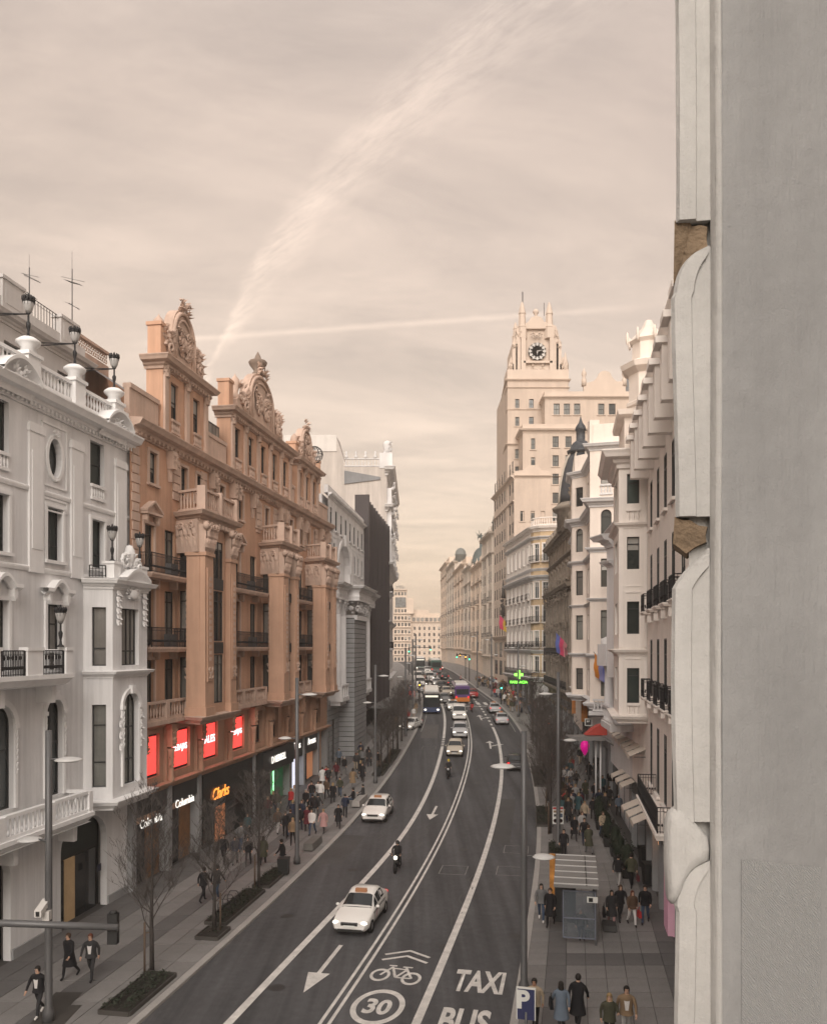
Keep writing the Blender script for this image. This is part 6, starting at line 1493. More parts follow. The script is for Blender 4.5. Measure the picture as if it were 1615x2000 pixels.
# ================================================================ the clock tower
def tower():
    B = Bld('clock_tower_building', 'tall warm stone skyscraper with clock, pinnacles and stepped wings', 24, 158, 5)
    r = random.Random(15)
    Yf = 150.0; X = lambda px, Y=Yf: (px - CX) * Y / FPX; Z = lambda py, Y=Yf: CAMZ + (HY - py) * Y / FPX
    # street front, a long sheer wall of windows
    xL, xR = X(1004), 17.05
    f = Fa((xR, 173.5), (xL, Yf)); L = f.L; oo = []; zt = Z(930)
    for c in range(8):
        for z in [Z(1240) + 3.75 * k for k in range(9)]: oo.append(op(L * (c + .3) / 8, L * (c + .7) / 8, z, z + 2.1))
    for c in range(4):
        for z in (7.4, 11.0): oo.append(op(L * (c + .2) / 4, L * (c + .8) / 4, z, z + 2.9))
    m = MB().at(f); wall(m, L, 2, zt, oo, .13); B.part('street_wall', m, TOWER)
    for o in oo: window(B, f, o, 2, (.5,), th=.11, pane=GLASS_B if r.random() < .4 else GLASS)
    for z, k in ((14.9, 1.1), (zt, .9), (zt - 4.5, .4)): m = MB().at(f); cornice(m, [(0, 0), (L, 0)], z, k); B.part('cornice', m, TOWER_T)
    m = MB().at(f)
    orn(m, (L * .62, -.5, 20), 1.0, 3.0, .5, 14, 4); m.lathe(L * .62, -.5, [(.5, 22.5), (.3, 24), (.1, 26)], 6); B.part('wall_sculpture', m, mat('dark bronze', (.06, .055, .05), .6, .2))
    # wall that faces the viewer: lower body
    def front(x0, x1, z0, z1, Y, wins, nx=2, nz=(.5,), nm='wall', d=10):
        f = Fa((x0, Y), (x1, Y)); m = MB().at(f); oo = [op(a - x0, b - x0, c, e) for a, b, c, e in wins]; wall(m, x1 - x0, z0, z1, oo, .35)
        m.quad((0, d, z0), (0, 0, z0), (0, 0, z1), (0, d, z1)); m.quad((x1 - x0, 0, z0), (x1 - x0, d, z0), (x1 - x0, d, z1), (x1 - x0, 0, z1)); m.quad((0, 0, z1), (x1 - x0, 0, z1), (x1 - x0, d, z1), (0, d, z1))
        B.part(nm, m, TOWER)
        for o in oo: window(B, f, o, nx, nz, th=.3, pane=GLASS_B if r.random() < .6 else GLASS, sur='sill', smat=TOWER_T)
        return f
    wpx = lambda l, Y: [(X(a, Y), X(b, Y), Z(d, Y), Z(c, Y)) for a, b, c, d in l]
    front(xL, X(1076), 2, zt, Yf, wpx([(a, b, y0, y1) for y0, y1 in ((998, 1018), (1040, 1060), (1082, 1102)) for a, b in ((1016, 1024), (1036, 1044), (1056, 1064))], Yf), nm='street_block', d=3)
    m = MB(); q = X(1076) - xL; m.prism_xz([(xL, zt), (X(1076), zt), (X(1076), zt + .9), (xL + q * .75, zt + 1.1), (xL + q * .62, zt + 2.0), (xL + q * .38, zt + 2.0), (xL + q * .25, zt + 1.1), (xL, zt + .9)], Yf - .1, Yf + .6); cornice(m, [(xL, Yf), (X(1076), Yf)], zt, .6); B.part('block_gable', m, TOWER_T)
    # wing (nearest block)
    Yw = 150.2
    rows = []
    for (y0, y1, cols) in ((788, 810, ((1081, 1093), (1101, 1113), (1121, 1133), (1168, 1180), (1189, 1202))),): rows += [(a, b, y0, y1) for a, b in cols]
    fw = front(X(1064, 152), X(1232, 152), Z(868, 152), Z(776, 152), 152, wpx(rows, 152), nm='wing_upper', d=16)
    rows = []
    for (y0, y1) in ((852, 874), (889, 911), (925, 946), (962, 983), (998, 1018), (1034, 1054), (1070, 1090), (1106, 1126)):
        rows += [(a, b, y0, y1) for a, b in ((1079, 1091), (1104, 1116), (1159, 1172), (1179, 1192))]; rows += [(1037, 1045, y0 + 4, y1 + 4)]
    front(X(1021, Yw), X(1235, Yw), 2, Z(840, Yw), Yw, wpx(rows, Yw), nm='wing', d=18)
    for z, a, b, Y, k in ((776, 1064, 1232, 152, .7), (806 - 0, 0, 0, 0, 0), (840, 1021, 1235, Yw, .9), (866, 0, 0, 0, 0)):
        if not a: continue
        m = MB(); x0, x1 = X(a, Y), X(b, Y); cornice(m, [(x0, Y + 8), (x0, Y), (x1, Y)], Z(z, Y), k); m.sweep([(x0, Y + 8), (x0, Y), (x1, Y)], [(0, Z(z, Y)), (.1, Z(z, Y)), (.1, Z(z, Y) + 1.1), (-.3, Z(z, Y) + 1.1)]); B.part('cornice', m, TOWER_T)
    # parapet gable on the wing
    f = Fa((X(1140, 153), 153), (X(1222, 153), 153)); w = f.L; zb = Z(776, 153); m = MB().at(f)
    m.prism_xz([(0, zb), (w, zb), (w, zb + 3.0), (w * .78, zb + 3.0), (w * .7, zb + 3.6)] + [(w * (.5 + .16 * math.cos(PI * i / 8)), zb + 4.0 + 1.0 * math.sin(PI * i / 8)) for i in range(9)] + [(w * .3, zb + 3.6), (w * .22, zb + 3.0), (0, zb + 2.6)], 0, .6); g = B.part('gable', m, TOWER_T)
    for x in (.1, w - .2): m = MB().at(f); m.lathe(x, .3, [(.5, zb + 2.2), (.45, zb + 3.4), (.25, zb + 3.8), (.5, zb + 4.4), (.35, zb + 4.9), (.12, zb + 5.3), (0, zb + 5.8)], 8); B.part('finial', m, TOWER_T, g)
    m = MB(); m.box(X(1222, 154), X(1236, 154), 154, 160, zb, zb + 4.2); B.part('stair_roof', m, ROOF)
    # shaft
    Ys = 156.0; x0, x1 = X(991, Ys), X(1110, Ys); zs = Z(742, Ys)
    rows = [(a, b, y0, y1) for y0, y1 in ((779, 797), (814, 832), (877, 896), (911, 931), (946, 965), (981, 1000)) for a, b in ((1006, 1014), (1033, 1042))]
    front(x0, x1, 2, zs, Ys, wpx(rows, Ys), nm='shaft', d=20)
    fs = Fa((X(979, 174), 174), (x0, Ys)); L = fs.L; oo = [op(L * (c + .25) / 5, L * (c + .75) / 5, z, z + 2.4) for c in range(5) for z in [zt + 1.5 + 3.9 * k for k in range(5)]]
    m = MB().at(fs); wall(m, L, zt - 1, zs, oo, .3); B.part('shaft_street_wall', m, TOWER)
    for o in oo: window(B, fs, o, 1, (.5,), th=.27, pane=GLASS_B)
    sh = [(X(979, 174), 174), (x0, Ys), (x1, Ys), (x1, 174)]
    for py, k in ((742, .6), (757, .35), (868, .5), (800, .25)):
        m = MB(); cornice(m, sh if py < 860 else sh[:3], Z(py, Ys), k); B.part('cornice', m, TOWER_T)
    m = MB(); m.sweep(sh, [(.05, zs), (.05, zs + 2.0), (-.4, zs + 2.0), (-.4, zs)]); B.part('parapet', m, TOWER_T)
    # clock stage: stepped buttresses either side of the clock panel
    Yc = 157.5; zc0 = zs + .1
    xa, xb = X(1024, Yc), X(1076, Yc); za = Z(640, Yc)
    m = MB(); m.box(X(1012, Yc), X(1088, Yc), Yc + .4, Yc + 9, zc0, za); cs = B.part('clock_stage', m, TOWER)
    for a, b, y in ((993, 1003, 712), (1000, 1010, 672), (1007, 1016, 650), (1080, 1090, 650), (1086, 1096, 672), (1093, 1106, 712)):
        m = MB(); q0, q1, zz = X(a, Yc), X(b, Yc), Z(y, Yc); m.box(q0, q1, Yc - .3, Yc + 8, zc0, zz); m.prism_xz([(q0, zz), (q1, zz), ((q0 + q1) / 2, zz + 1.6)], Yc, Yc + 7); orn(m, ((q0 + q1) / 2, Yc - .4, zz - .5), .4, .9, .3, 5, a); B.part('buttress', m, TOWER_T, cs)
    for a, b in ((1017, 1026), (1073, 1082)):
        m = MB(); q0, q1 = X(a, Yc), X(b, Yc); m.box(q0, q1, Yc - .5, Yc + .5, zc0, Z(636, Yc)); B.part('pier', m, TOWER_T, cs)
    m = MB(); m.box(xa, xb, Yc + .1, Yc + .5, zc0, Z(710, Yc)); orn(m, (X(1050, Yc), Yc, Z(722, Yc)), 1.3, 1.0, .3, 8, 3); m.box(xa - .2, xb + .2, Yc - .5, Yc + .4, Z(710, Yc), Z(706, Yc)); B.part('clock_base', m, TOWER_T, cs)
    # pediment above the clock
    m = MB(); cxm = X(1047, Yc); pr = [(X(1024, Yc), Z(642, Yc)), (X(1072, Yc), Z(642, Yc)), (X(1070, Yc), Z(632, Yc)), (X(1062, Yc), Z(628, Yc)), (X(1058, Yc), Z(621, Yc)), (cxm, Z(616, Yc)), (X(1036, Yc), Z(621, Yc)), (X(1032, Yc), Z(628, Yc)), (X(1026, Yc), Z(632, Yc))]
    m.prism_xz(pr, Yc - .2, Yc + 2); m.lathe(cxm, Yc + .5, [(.35, Z(618, Yc)), (.25, Z(613, Yc)), (.55, Z(609, Yc)), (.6, Z(606, Yc)), (.3, Z(602, Yc)), (0, Z(600, Yc))], 8); orn(m, (cxm, Yc - .3, Z(655, Yc)), 1.3, .6, .25, 9, 8); B.part('pediment', m, TOWER_T, cs)
    for px_, ytop in ((1020, 587), (1073, 588), (1013, 608), (1065, 609)):
        m = MB(); q = X(px_, Yc); big = px_ in (1020, 1073); s = 1 if big else .7; zb = Z(640, Yc); zt_ = Z(ytop, Yc)
        m.lathe(q, Yc + (.3 if big else 5), [(.95 * s, zb - 2), (.95 * s, zb), (1.05 * s, zb + .2), (.75 * s, zb + .5), (.62 * s, zb + (zt_ - zb) * .5), (.75 * s, zb + (zt_ - zb) * .54), (.42 * s, zb + (zt_ - zb) * .8), (.2, zt_ - .3), (0, zt_)], 6, sm=False); B.part('pinnacle', m, TOWER_T, cs)
    m = MB(); m.lathe(X(1104, Yc), Yc, [(.6, zc0), (.6, zc0 + 3), (.7, zc0 + 3.2), (.3, zc0 + 4.5), (.15, zc0 + 5.4), (0, zc0 + 5.8)], 6); B.part('pinnacle', m, TOWER_T, cs)
    m = MB(); m.tube([(X(1026, Yc), Yc + 4, Z(640, Yc)), (X(1026, Yc), Yc + 4, Z(552, Yc))], .12, 5); m.tube([(X(1069, Yc), Yc + 4, Z(600, Yc)), (X(1069, Yc), Yc + 4, Z(574, Yc))], .07, 5); B.part('mast', m, LAMPG, cs)
    # clock
    cz = Z(686, Yc); cx = X(1049, Yc); R = 1.5
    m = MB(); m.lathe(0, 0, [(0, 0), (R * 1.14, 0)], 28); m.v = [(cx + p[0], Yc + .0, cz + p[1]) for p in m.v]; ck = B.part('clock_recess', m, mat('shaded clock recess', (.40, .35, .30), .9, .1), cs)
    m = MB(); rg = lambda rr, t: [(cx + rr * math.cos(2 * PI * i / 40), cz + rr * math.sin(2 * PI * i / 40)) for i in range(40)]
    Pn, Pi = rg(R, 0), rg(R * .9, 0)
    for i in range(40):
        j = (i + 1) % 40; m.add([(Pn[i][0], Yc - .12, Pn[i][1]), (Pn[j][0], Yc - .12, Pn[j][1]), (Pi[j][0], Yc - .12, Pi[j][1]), (Pi[i][0], Yc - .12, Pi[i][1])], [(0, 1, 2, 3)])
    for i in range(12):
        a = 2 * PI * i / 12; c, s = math.cos(a), math.sin(a); w = .17
        m.add([(cx + R * .70 * c - w * s, Yc - .14, cz + R * .70 * s + w * c), (cx + R * 1.12 * c - w * s, Yc - .14, cz + R * 1.12 * s + w * c), (cx + R * 1.12 * c + w * s, Yc - .14, cz + R * 1.12 * s - w * c), (cx + R * .70 * c + w * s, Yc - .14, cz + R * .70 * s - w * c)], [(0, 1, 2, 3)])
    B.part('clock_dial', m, mat('pale clock metal', (.55, .53, .50), .5, .1), ck)
    m = MB()
    for a, l, w in ((math.radians(12), .82, .09), (math.radians(-92), .55, .12)):
        c, s = math.cos(a) * R, math.sin(a) * R; d = Vector((-math.sin(a), math.cos(a))) * w
        m.add([(cx - d.x, Yc - .2, cz - d.y), (cx + c * l, Yc - .2, cz + s * l), (cx + d.x, Yc - .2, cz + d.y), (cx - c * .15, Yc - .2, cz - s * .15)], [(0, 1, 2, 3)])
    B.part('clock_hand', m, FRAME_W, ck)
    m = MB(); m.box(X(1066, 153), X(1232, 153), 170, 176, 2, Z(790, 153)); B.part('rear_mass', m, TOWER)
    m = MB(); m.add([(xR, 173.5, 2), (xR + 12, 173.5, 2), (xR + 12, 173.5, zt), (xR, 173.5, zt)], [(0, 1, 2, 3)]); m.add([(xL, Yf, zt), (xR, 173.5, zt), (xR + 12, 173.5, zt), (xL + 12, Yf, zt)], [(0, 1, 2, 3)]); B.part('rear_mass', m, TOWER)
tower()
# ================================================================ far right-hand row
def far_row():
    spec = [(176, 192, 37.5, 'pale grey narrow-fronted building just past the clock tower', FARG), (193, 216, 33.0, 'cream building with small domes beyond the clock tower', FARC), (217, 236, 34.5, 'grey stone building under the winged statue dome', FARG), (237, 268, 37, 'cream building with long cornice in the far row', FARC), (269, 300, 41, 'pale building with corner tower far down the street', FARG), (301, 332, 44, 'farthest cream tower block in the right-hand row', FARC)]
    r = random.Random(31)
    for i, (a, b, z, lab, mt) in enumerate(spec):
        fx = lambda Y: 16.8 - (Y - 176) * .0357
        g = GZ(a); B = Bld('far_building', lab, fx(a), a, g, group='far buildings on the right-hand side of the street')
        f = Fa((fx(b), b), (fx(a), a)); L = f.L; n = max(3, int(L / 3.2)); oo = []
        zz = g + 5.5
        while zz < z - 3:
            for c in range(n): oo.append(op(L * (c + .28) / n, L * (c + .72) / n, zz, zz + 2.3, .5 if r.random() < .1 else 0))
            zz += 3.9
        m = MB().at(f); wall(m, L, g - 2, z, oo, .13); m.quad((L, 0, g - 2), (L, 8, g - 2), (L, 8, z), (L, 0, z)); m.quad((0, 0, z), (L, 0, z), (L, 8, z), (0, 8, z)); B.part('wall', m, mt)
        for o in oo: window(B, f, o, 1, (.6,), th=.11, pane=GLASS_B if r.random() < .3 else GLASS)
        for q, k in ((z, 1.2), (z - 4.2, .6), (g + 5, .9)): m = MB().at(f); cornice(m, [(0, 0), (L, 0), (L, 1)], q, k); B.part('cornice', m, mt)
        for c in range(n):
            if c % 3 == 1:
                for zz in (g + 9.2, g + 16.9): balcony(B, f, L * (c + .5) / n, 3.0, zz, .8, mt, IRON, 1, .25, corbels=False, step=.4)
            if c % 3 == 0: m = MB().at(f); x = L * (c + .02) / n + .3; m.box(x - .3, x + .3, -.3, -.003, g + 5.5, z - 1); m.lathe(x, .2, [(.4, z + .3), (.5, z + 1.2), (.2, z + 1.6), (0, z + 2.4)], 6); B.part('pilaster', m, mt)
        m = MB().at(f); m.quad((0, .2, g - 2), (L, .2, g - 2), (L, .2, g + 5), (0, .2, g + 5)); B.part('shop_front', m, SHOP)
        m = MB().at(f); m.box(L * .2, L * .7, 1.5, 5, z, z + 3.2); B.part('attic', m, mt)
        if i in (0, 1, 4): m = MB().at(f); q = 1.8 if i != 1 else 1.3; m.lathe(L - 2, 2.2, [(q, z), (q, z + 2.4), (q + .25, z + 2.6), (q, z + 2.8), (q * .9, z + 3.8), (q * .5, z + 4.6), (0, z + 4.9)], 12); B.part('roof_dome', m, mat('grey green dome', (.17, .18, .17), .6, .15))
        if i == 2:
            D = ((f.w(L - 3.2, 3.0, 0)[0]), f.w(L - 3.2, 3, 0)[1]); m = MB(); m.lathe(*D, [(2.6, z), (2.6, z + 1.2), (2.8, z + 1.4), (2.4, z + 1.6), (2.3, z + 2.8), (1.9, z + 4.0), (1.2, z + 4.9), (.5, z + 5.3), (.45, z + 6.2)], 14); dm = B.part('statue_dome', m, mat('verdigris dome', (.10, .125, .125), .6, .2))
            m = MB(); z2 = z + 6.2; x, y = D
            m.tube([(x, y, z2), (x, y, z2 + 1.2), (x + .1, y, z2 + 2.0), (x, y, z2 + 2.5)], [.45, .32, .36, .2], 7); m.ell((x, y, z2 + 2.75), (.2, .2, .26), 7, 5); m.tube([(x, y, z2 + 2.1), (x - .5, y, z2 + 2.8), (x - .6, y, z2 + 3.7)], [.14, .11, .07], 5); m.tube([(x + .1, y, z2 + 2.1), (x + .5, y, z2 + 1.6)], .12, 5)
            for s in (-1, 1):
                for k in range(4): m.tube([(x, y + .2, z2 + 2.0), (x + s * .8, y + .5, z2 + 2.6 - .3 * k), (x + s * (1.5 - .2 * k), y + .6, z2 + 3.3 - .75 * k)], [.12, .14, .03], 4)
            B.part('winged_statue', m, mat('bronze statue', (.07, .095, .09), .6, .2), dm)
far_row()
# ================================================================ vehicles
PB = {}
def paint(n, c, rough=.25, metal=0.): return mat('car paint ' + n, c, rough, 0, spec=.5, metal=metal)
for n_, c_ in (('white', (.72, .70, .67)), ('silver', (.42, .42, .43)), ('grey', (.16, .165, .17)), ('black', (.02, .02, .022)), ('red', (.30, .03, .03)), ('blue', (.05, .07, .14)), ('beige', (.45, .40, .33)), ('green', (.06, .12, .10)), ('purple', (.10, .05, .17)), ('orange', (.50, .17, .04))): PB[n_] = paint(n_, c_)
CGL = mat('car glass', (.02, .025, .028), .05, 0, spec=.6); TYRE = mat('tyre rubber', (.015, .015, .015), .85, 0); RIM = mat('alloy rim', (.35, .35, .36), .35, 0, metal=.6); TRIM = mat('black plastic trim', (.02, .02, .02), .6, 0)
HEAD = emis('lit headlight', (1, .92, .78), 1.6); HOFF = mat('headlight glass', (.5, .5, .5), .15, 0); TAIL = emis('tail light', (.8, .02, .02), .7); PLATE = mat('number plate', (.65, .65, .62), .5, 0); TSIGN = mat('taxi roof sign', (.05, .045, .04), .5, 0, emit=(1, .35, .1), es=.15)
CARS = {'sedan': (4.5, 1.74, [(0, .30, .60, .64, .80, .72), (.18, .24, .70, .74, .93, .84), (.85, .22, .83, .89, 1, .88), (1.42, .22, .91, .97, 1, .86), (2.15, .22, .93, 1.38, 1, .70), (2.8, .22, .94, 1.46, 1, .72), (3.4, .22, .95, 1.40, 1, .69), (4.05, .24, .97, 1.03, .98, .80), (4.38, .28, .93, .97, .94, .82), (4.5, .34, .72, .76, .86, .76)]),
        'hatch': (4.35, 1.78, [(0, .30, .62, .66, .80, .72), (.18, .24, .73, .77, .93, .84), (.80, .22, .88, .94, 1, .88), (1.30, .22, .95, 1.02, 1, .86), (1.95, .22, .98, 1.46, 1, .72), (2.7, .22, 1.0, 1.54, 1, .74), (3.6, .22, 1.02, 1.50, 1, .72), (4.15, .26, 1.02, 1.12, .96, .80), (4.30, .3, .85, .9, .93, .80), (4.35, .36, .70, .74, .88, .76)]),
        'suv': (4.6, 1.86, [(0, .36, .74, .78, .84, .76), (.16, .3, .88, .92, .95, .86), (.85, .28, 1.02, 1.08, 1, .88), (1.3, .28, 1.08, 1.15, 1, .86), (1.85, .28, 1.10, 1.62, 1, .76), (2.7, .28, 1.12, 1.70, 1, .78), (3.9, .28, 1.14, 1.66, 1, .76), (4.4, .32, 1.12, 1.22, .97, .82), (4.55, .36, .95, 1.0, .94, .80), (4.6, .4, .75, .8, .9, .76)]),
        'van': (5.0, 1.95, [(0, .36, .80, .86, .86, .78), (.15, .3, .98, 1.02, .96, .88), (.6, .28, 1.10, 1.18, 1, .90), (.85, .28, 1.15, 1.25, 1, .90), (1.5, .28, 1.2, 1.92, 1, .84), (2.4, .28, 1.22, 2.0, 1, .86), (4.3, .28, 1.22, 1.98, 1, .86), (4.85, .3, 1.2, 1.9, .98, .84), (4.95, .34, 1.0, 1.1, .96, .86), (5.0, .4, .8, .85, .94, .84)])}
def car_proto(style, taxi=False, lights=True):
    L, Wd, S = CARS[style]; t = thing('car', 'x', 'car'); hw = Wd / 2; R = []
    for y, zl, zb, zt, wk, rk in S:
        w = hw * wk; rw = hw * rk; R.append([(w * .80, zl), (w * .97, zl + .10), (w, .52), (w * .985, zb - .10), (w * .94, zb), (rw, zt - .05), (rw * .80, zt), (0, zt + .012)])
    m = MB(); n = 8; ring_ = lambda i: [(x, L / 2 - S[i][0], z) for x, z in R[i]] + [(-x, L / 2 - S[i][0], z) for x, z in R[i][-2::-1]]
    k = 15; vs = [p for i in range(len(S)) for p in ring_(i)]
    fs = [(i * k + j, (i + 1) * k + j, (i + 1) * k + j + 1, i * k + j + 1) for i in range(len(S) - 1) for j in range(k - 1)]
    m.add(vs, fs, 0, True); m.add(ring_(0), [tuple(range(k))]); m.add(ring_(len(S) - 1), [tuple(range(k - 1, -1, -1))]); m.add([ring_(i)[j] for i in range(len(S)) for j in (0, k - 1)], [(2 * i, 2 * i + 1, 2 * i + 3, 2 * i + 2) for i in range(len(S) - 1)])
    m.build('body', PB['white'], t)
    def glass(name, quads, off):
        g = MB()
        for q in quads:
            q = [Vector(p) for p in q]; c = sum(q, Vector()) / 4; nn = (q[2] - q[0]).cross(q[3] - q[1]).normalized()
            if nn.dot(c - Vector((0, 0, .6))) < 0: nn = -nn
            g.add([tuple(c + (p - c) * off + nn * .012) for p in q], [(0, 1, 2, 3)])
        g.build(name, CGL, t)
    rg = [ring_(i) for i in range(len(S))]
    def bridge(i, j, a, b): return [rg[i][a], rg[j][a], rg[j][b], rg[i][b]]
    for nm, ia, ib, sg in (('windscreen', 3, 4, 1), ('rear_window', 6, 7, -1)):
        g = MB(); vs = []
        for tt in (.08, .93):
            for j in range(5, 10): a, b = Vector(rg[ia][j]), Vector(rg[ib][j]); q = a.lerp(b, tt); vs.append((q.x * .95, q.y + sg * .022, q.z + .03))
        g.add(vs, [(q, q + 1, q + 6, q + 5) for q in range(4)], 0, True); g.build(nm, CGL, t)
    for s in (0, 1):
        a, b = (4, 5) if s == 0 else (10, 9)
        for i in (3, 4, 5, 6):
            A, B_ = rg[i], rg[i + 1]
            if i == 3: q = [A[a], B_[a], B_[b], tuple(Vector(A[b]) * .5 + Vector(B_[b]) * .5)]
            else: q = [A[a], B_[a], B_[b], A[b]]
            glass('side_window', [q], .86)
    def wheel(x, y):
        m = MB(); r = .31 if style in ('sedan', 'hatch') else .35; w = .2; P = [(r * .55, -w / 2), (r * .92, -w / 2), (r, -w * .3), (r, w * .3), (r * .92, w / 2), (r * .55, w / 2)]
        vs = [(x + q, y + rr * math.cos(2 * PI * i / 14), r + rr * math.sin(2 * PI * i / 14)) for rr, q in P for i in range(14)]
        m.add(vs, [(a * 14 + i, a * 14 + (i + 1) % 14, (a + 1) * 14 + (i + 1) % 14, (a + 1) * 14 + i) for a in range(5) for i in range(14)], 0, True); o = m.build('wheel', TYRE, t)
        m = MB(); s = 1 if x > 0 else -1; P = [(x + s * .07, y, r)] + [(x + s * .085, y + r * .58 * math.cos(2 * PI * i / 12), r + r * .58 * math.sin(2 * PI * i / 12)) for i in range(12)]
        m.add(P, [(0, i + 1, (i + 1) % 12 + 1) for i in range(12)]); m.build('rim', RIM, o)
    for x in (-1, 1):
        for y in (L / 2 - .82, -L / 2 + .85): wheel(x * (hw - .09), y)
    f = L / 2; z0 = S[1][2]
    for s in (-1, 1):
        m = MB(); m.ell((s * hw * .70, f - .13, z0 - .07), (hw * .23, .13, .075), 8, 5); m.build('headlight', HEAD if lights else HOFF, t)
        m = MB(); m.ell((s * hw * .78, -f + .10, S[-2][2] - .08), (hw * .17, .10, .09), 8, 5); m.build('tail_light', TAIL, t)
        m = MB(); m.ell((s * (hw + .09), f - 1.55, S[3][2] + .07), (.1, .07, .075), 7, 5); m.build('mirror', PB['white'], t)
    m = MB(); m.box(-hw * .44, hw * .44, f - .06, f + .02, z0 - .17, z0 - .03); m.build('grille', TRIM, t)
    m = MB(); m.box(-hw * .72, hw * .72, f - .1, f + .015, .27, .38); m.build('air_intake', TRIM, t)
    for y in (f + .025, -f - .01): m = MB(); m.box(-.26, .26, y - .012, y + .012, .44, .55); m.build('number_plate', PLATE, t)
    m = MB(); m.box(-hw * .6, hw * .6, -f - .012, -f + .1, .34, .42); m.build('rear_bumper', TRIM, t)
    for s in (-1, 1): m = MB(); m.box(s * hw - .012, s * hw + .004, -1.2, 1.1, S[4][2] - .13, S[4][2] - .10); m.build('side_trim', TRIM, t)
    for s in (-1, 1):
        for yy in (.95, -.15, -1.1): m = MB(); m.box(s * hw * 1.0 - .006, s * hw * 1.0 + .004, yy - .007, yy + .007, .36, S[4][2] - .14); m.build('door_seam', TRIM, t)
        for yy in (.02, -.95): m = MB(); m.box(s * hw - .004, s * hw + .018, yy - .08, yy + .06, S[4][2] - .22, S[4][2] - .18); m.build('door_handle', RIM, t)
        m = MB(); m.ell((s * hw * .66, f - .02, .36), (.09, .04, .05), 7, 5); m.build('fog_light', HOFF, t)
    m = MB(); m.box(-hw * .5, hw * .5, f + .018, f + .026, z0 - .06, z0 - .045); m.build('grille_bar', RIM, t)
    m = MB(); m.tube([(-hw * .8, f - 1.36, S[3][2] + .035), (0, f - 1.30, S[3][2] + .07), (hw * .8, f - 1.36, S[3][2] + .035)], .02, 4); m.build('wiper', TRIM, t)
    if taxi:
        m = MB(); m.frustum(-.28, .28, f - 2.3, f - 2.1, S[4][3] + .05, S[4][3] + .2, .02); m.build('roof_sign', TSIGN, t)
        for s in (-1, 1): m = MB(); x = s * (hw + .004); m.add([(x, .75, .42), (x, .62, .42), (x, .28, .86), (x, .41, .86)], [(0, 1, 2, 3)]); m.build('door_stripe', mat('red stripe', (.28, .03, .05), .4, 0), t)
    return t
_cp = {}
def car(style, px, py, f, toward, color, label, taxi=False, lights=True, dh=0):
    key = (style, taxi, lights); x, y = ground_at(px, py)
    if key not in _cp: _cp[key] = car_proto(*key); o = _cp[key]
    else: o = copy_tree(_cp[key])
    sl_ = math.atan2(GZ(y + 2) - GZ(y - 2), 4); h = heading(f, y) + dh
    o.location = (x, y, GZ(y) + .005); o.rotation_mode = 'XYZ'
    o.rotation_euler = (sl_ * (-1 if toward else 1), 0, -h + (PI if toward else 0))
    for c in o.children:
        if c.name.split('.')[0] in ('body', 'mirror') and color != 'white':
            c.material_slots[0].link = 'OBJECT'; c.material_slots[0].material = PB[color]
    tag(o, label, 'car' if style != 'van' else 'van', 'cars and vans driving along the avenue'); o.name = 'taxi' if taxi else 'van' if style == 'van' else 'car'
    return o
car('sedan', 706, 1800, C_D, True, 'white', 'white taxi sedan nearest the viewer straddling the solid lane line', True)
car('hatch', 738, 1597, C_L, True, 'white', 'white taxi hatchback in the kerb lane beside the stone benches', True)
car('hatch', 889, 1473, C_D, True, 'beige', 'beige hatchback right behind the yellow-helmeted scooter')
car('suv', 898, 1438, C_D, True, 'silver', 'second car of the oncoming queue, silver with headlights on')
car('van', 896, 1404, C_D, True, 'white', 'boxy white van third in the oncoming queue')
car('sedan', 884, 1386, C_D, True, 'white', 'white car just behind the boxy van in the queue', True)
car('hatch', 868, 1372, C_D, True, 'grey', 'grey car at the left shoulder of the dark bus')
car('sedan', 1006, 1500, C_R, False, 'black', 'black saloon with its tail lights to us behind the near lamp post', False, False)
car('hatch', 978, 1413, C_R, False, 'silver', 'silver hatchback driving away in the kerb lane', True, False)
car('sedan', 964, 1391, C_R, False, 'silver', 'silver taxi driving away ahead of the hatchback', True, False)
car('hatch', 921, 1362, C_R, False, 'red', 'dark red car beside the purple bus', False, False)
car('sedan', 868, 1327, C_R, False, 'white', 'white car crossing the far junction ahead of the purple bus', False, False)
car('hatch', 846, 1322, C_1, False, 'grey', 'dark car waiting at the far junction', False, False)
car('sedan', 834, 1314, C_1, True, 'white', 'white saloon turning in at the far junction')
car('van', 820, 1342, C_L, True, 'white', 'white van parked at the far left kerb beyond the bus', False, False)
car('van', 816, 1330, C_L, True, 'white', 'farther white van at the left kerb before the junction', False, False)
car('hatch', 800, 1356, C_L, True, 'blue', 'blue car parked on the left by the canopy', False, False)
car('sedan', 824, 1352, C_L, True, 'silver', 'silver car close behind the dark bus', False, False)
car('hatch', 858, 1309, C_D, True, 'red', 'small red car in the distance under the green lights')
car('suv', 822, 1318, C_L, True, 'grey', 'grey car in the distance at the left kerb', False, False)
car('sedan', 803, 1424, C_L, True, 'white', 'white car nose poking out by the left-hand tree row', False, True, .3)
car('hatch', 872, 1358, C_D, True, 'white', 'white hatchback queueing behind the grey one', False); car('suv', 862, 1348, C_D, True, 'black', 'black car farther back in the oncoming queue'); car('sedan', 853, 1339, C_D, True, 'silver', 'silver car near the end of the oncoming queue'); car('van', 838, 1331, C_1, True, 'white', 'white van in the oncoming lane at the far crossing'); car('hatch', 888, 1352, C_2, False, 'grey', 'grey hatchback ahead of the purple bus', False, False); car('sedan', 880, 1340, C_2, False, 'black', 'black saloon waiting at the far stop line', False, False)
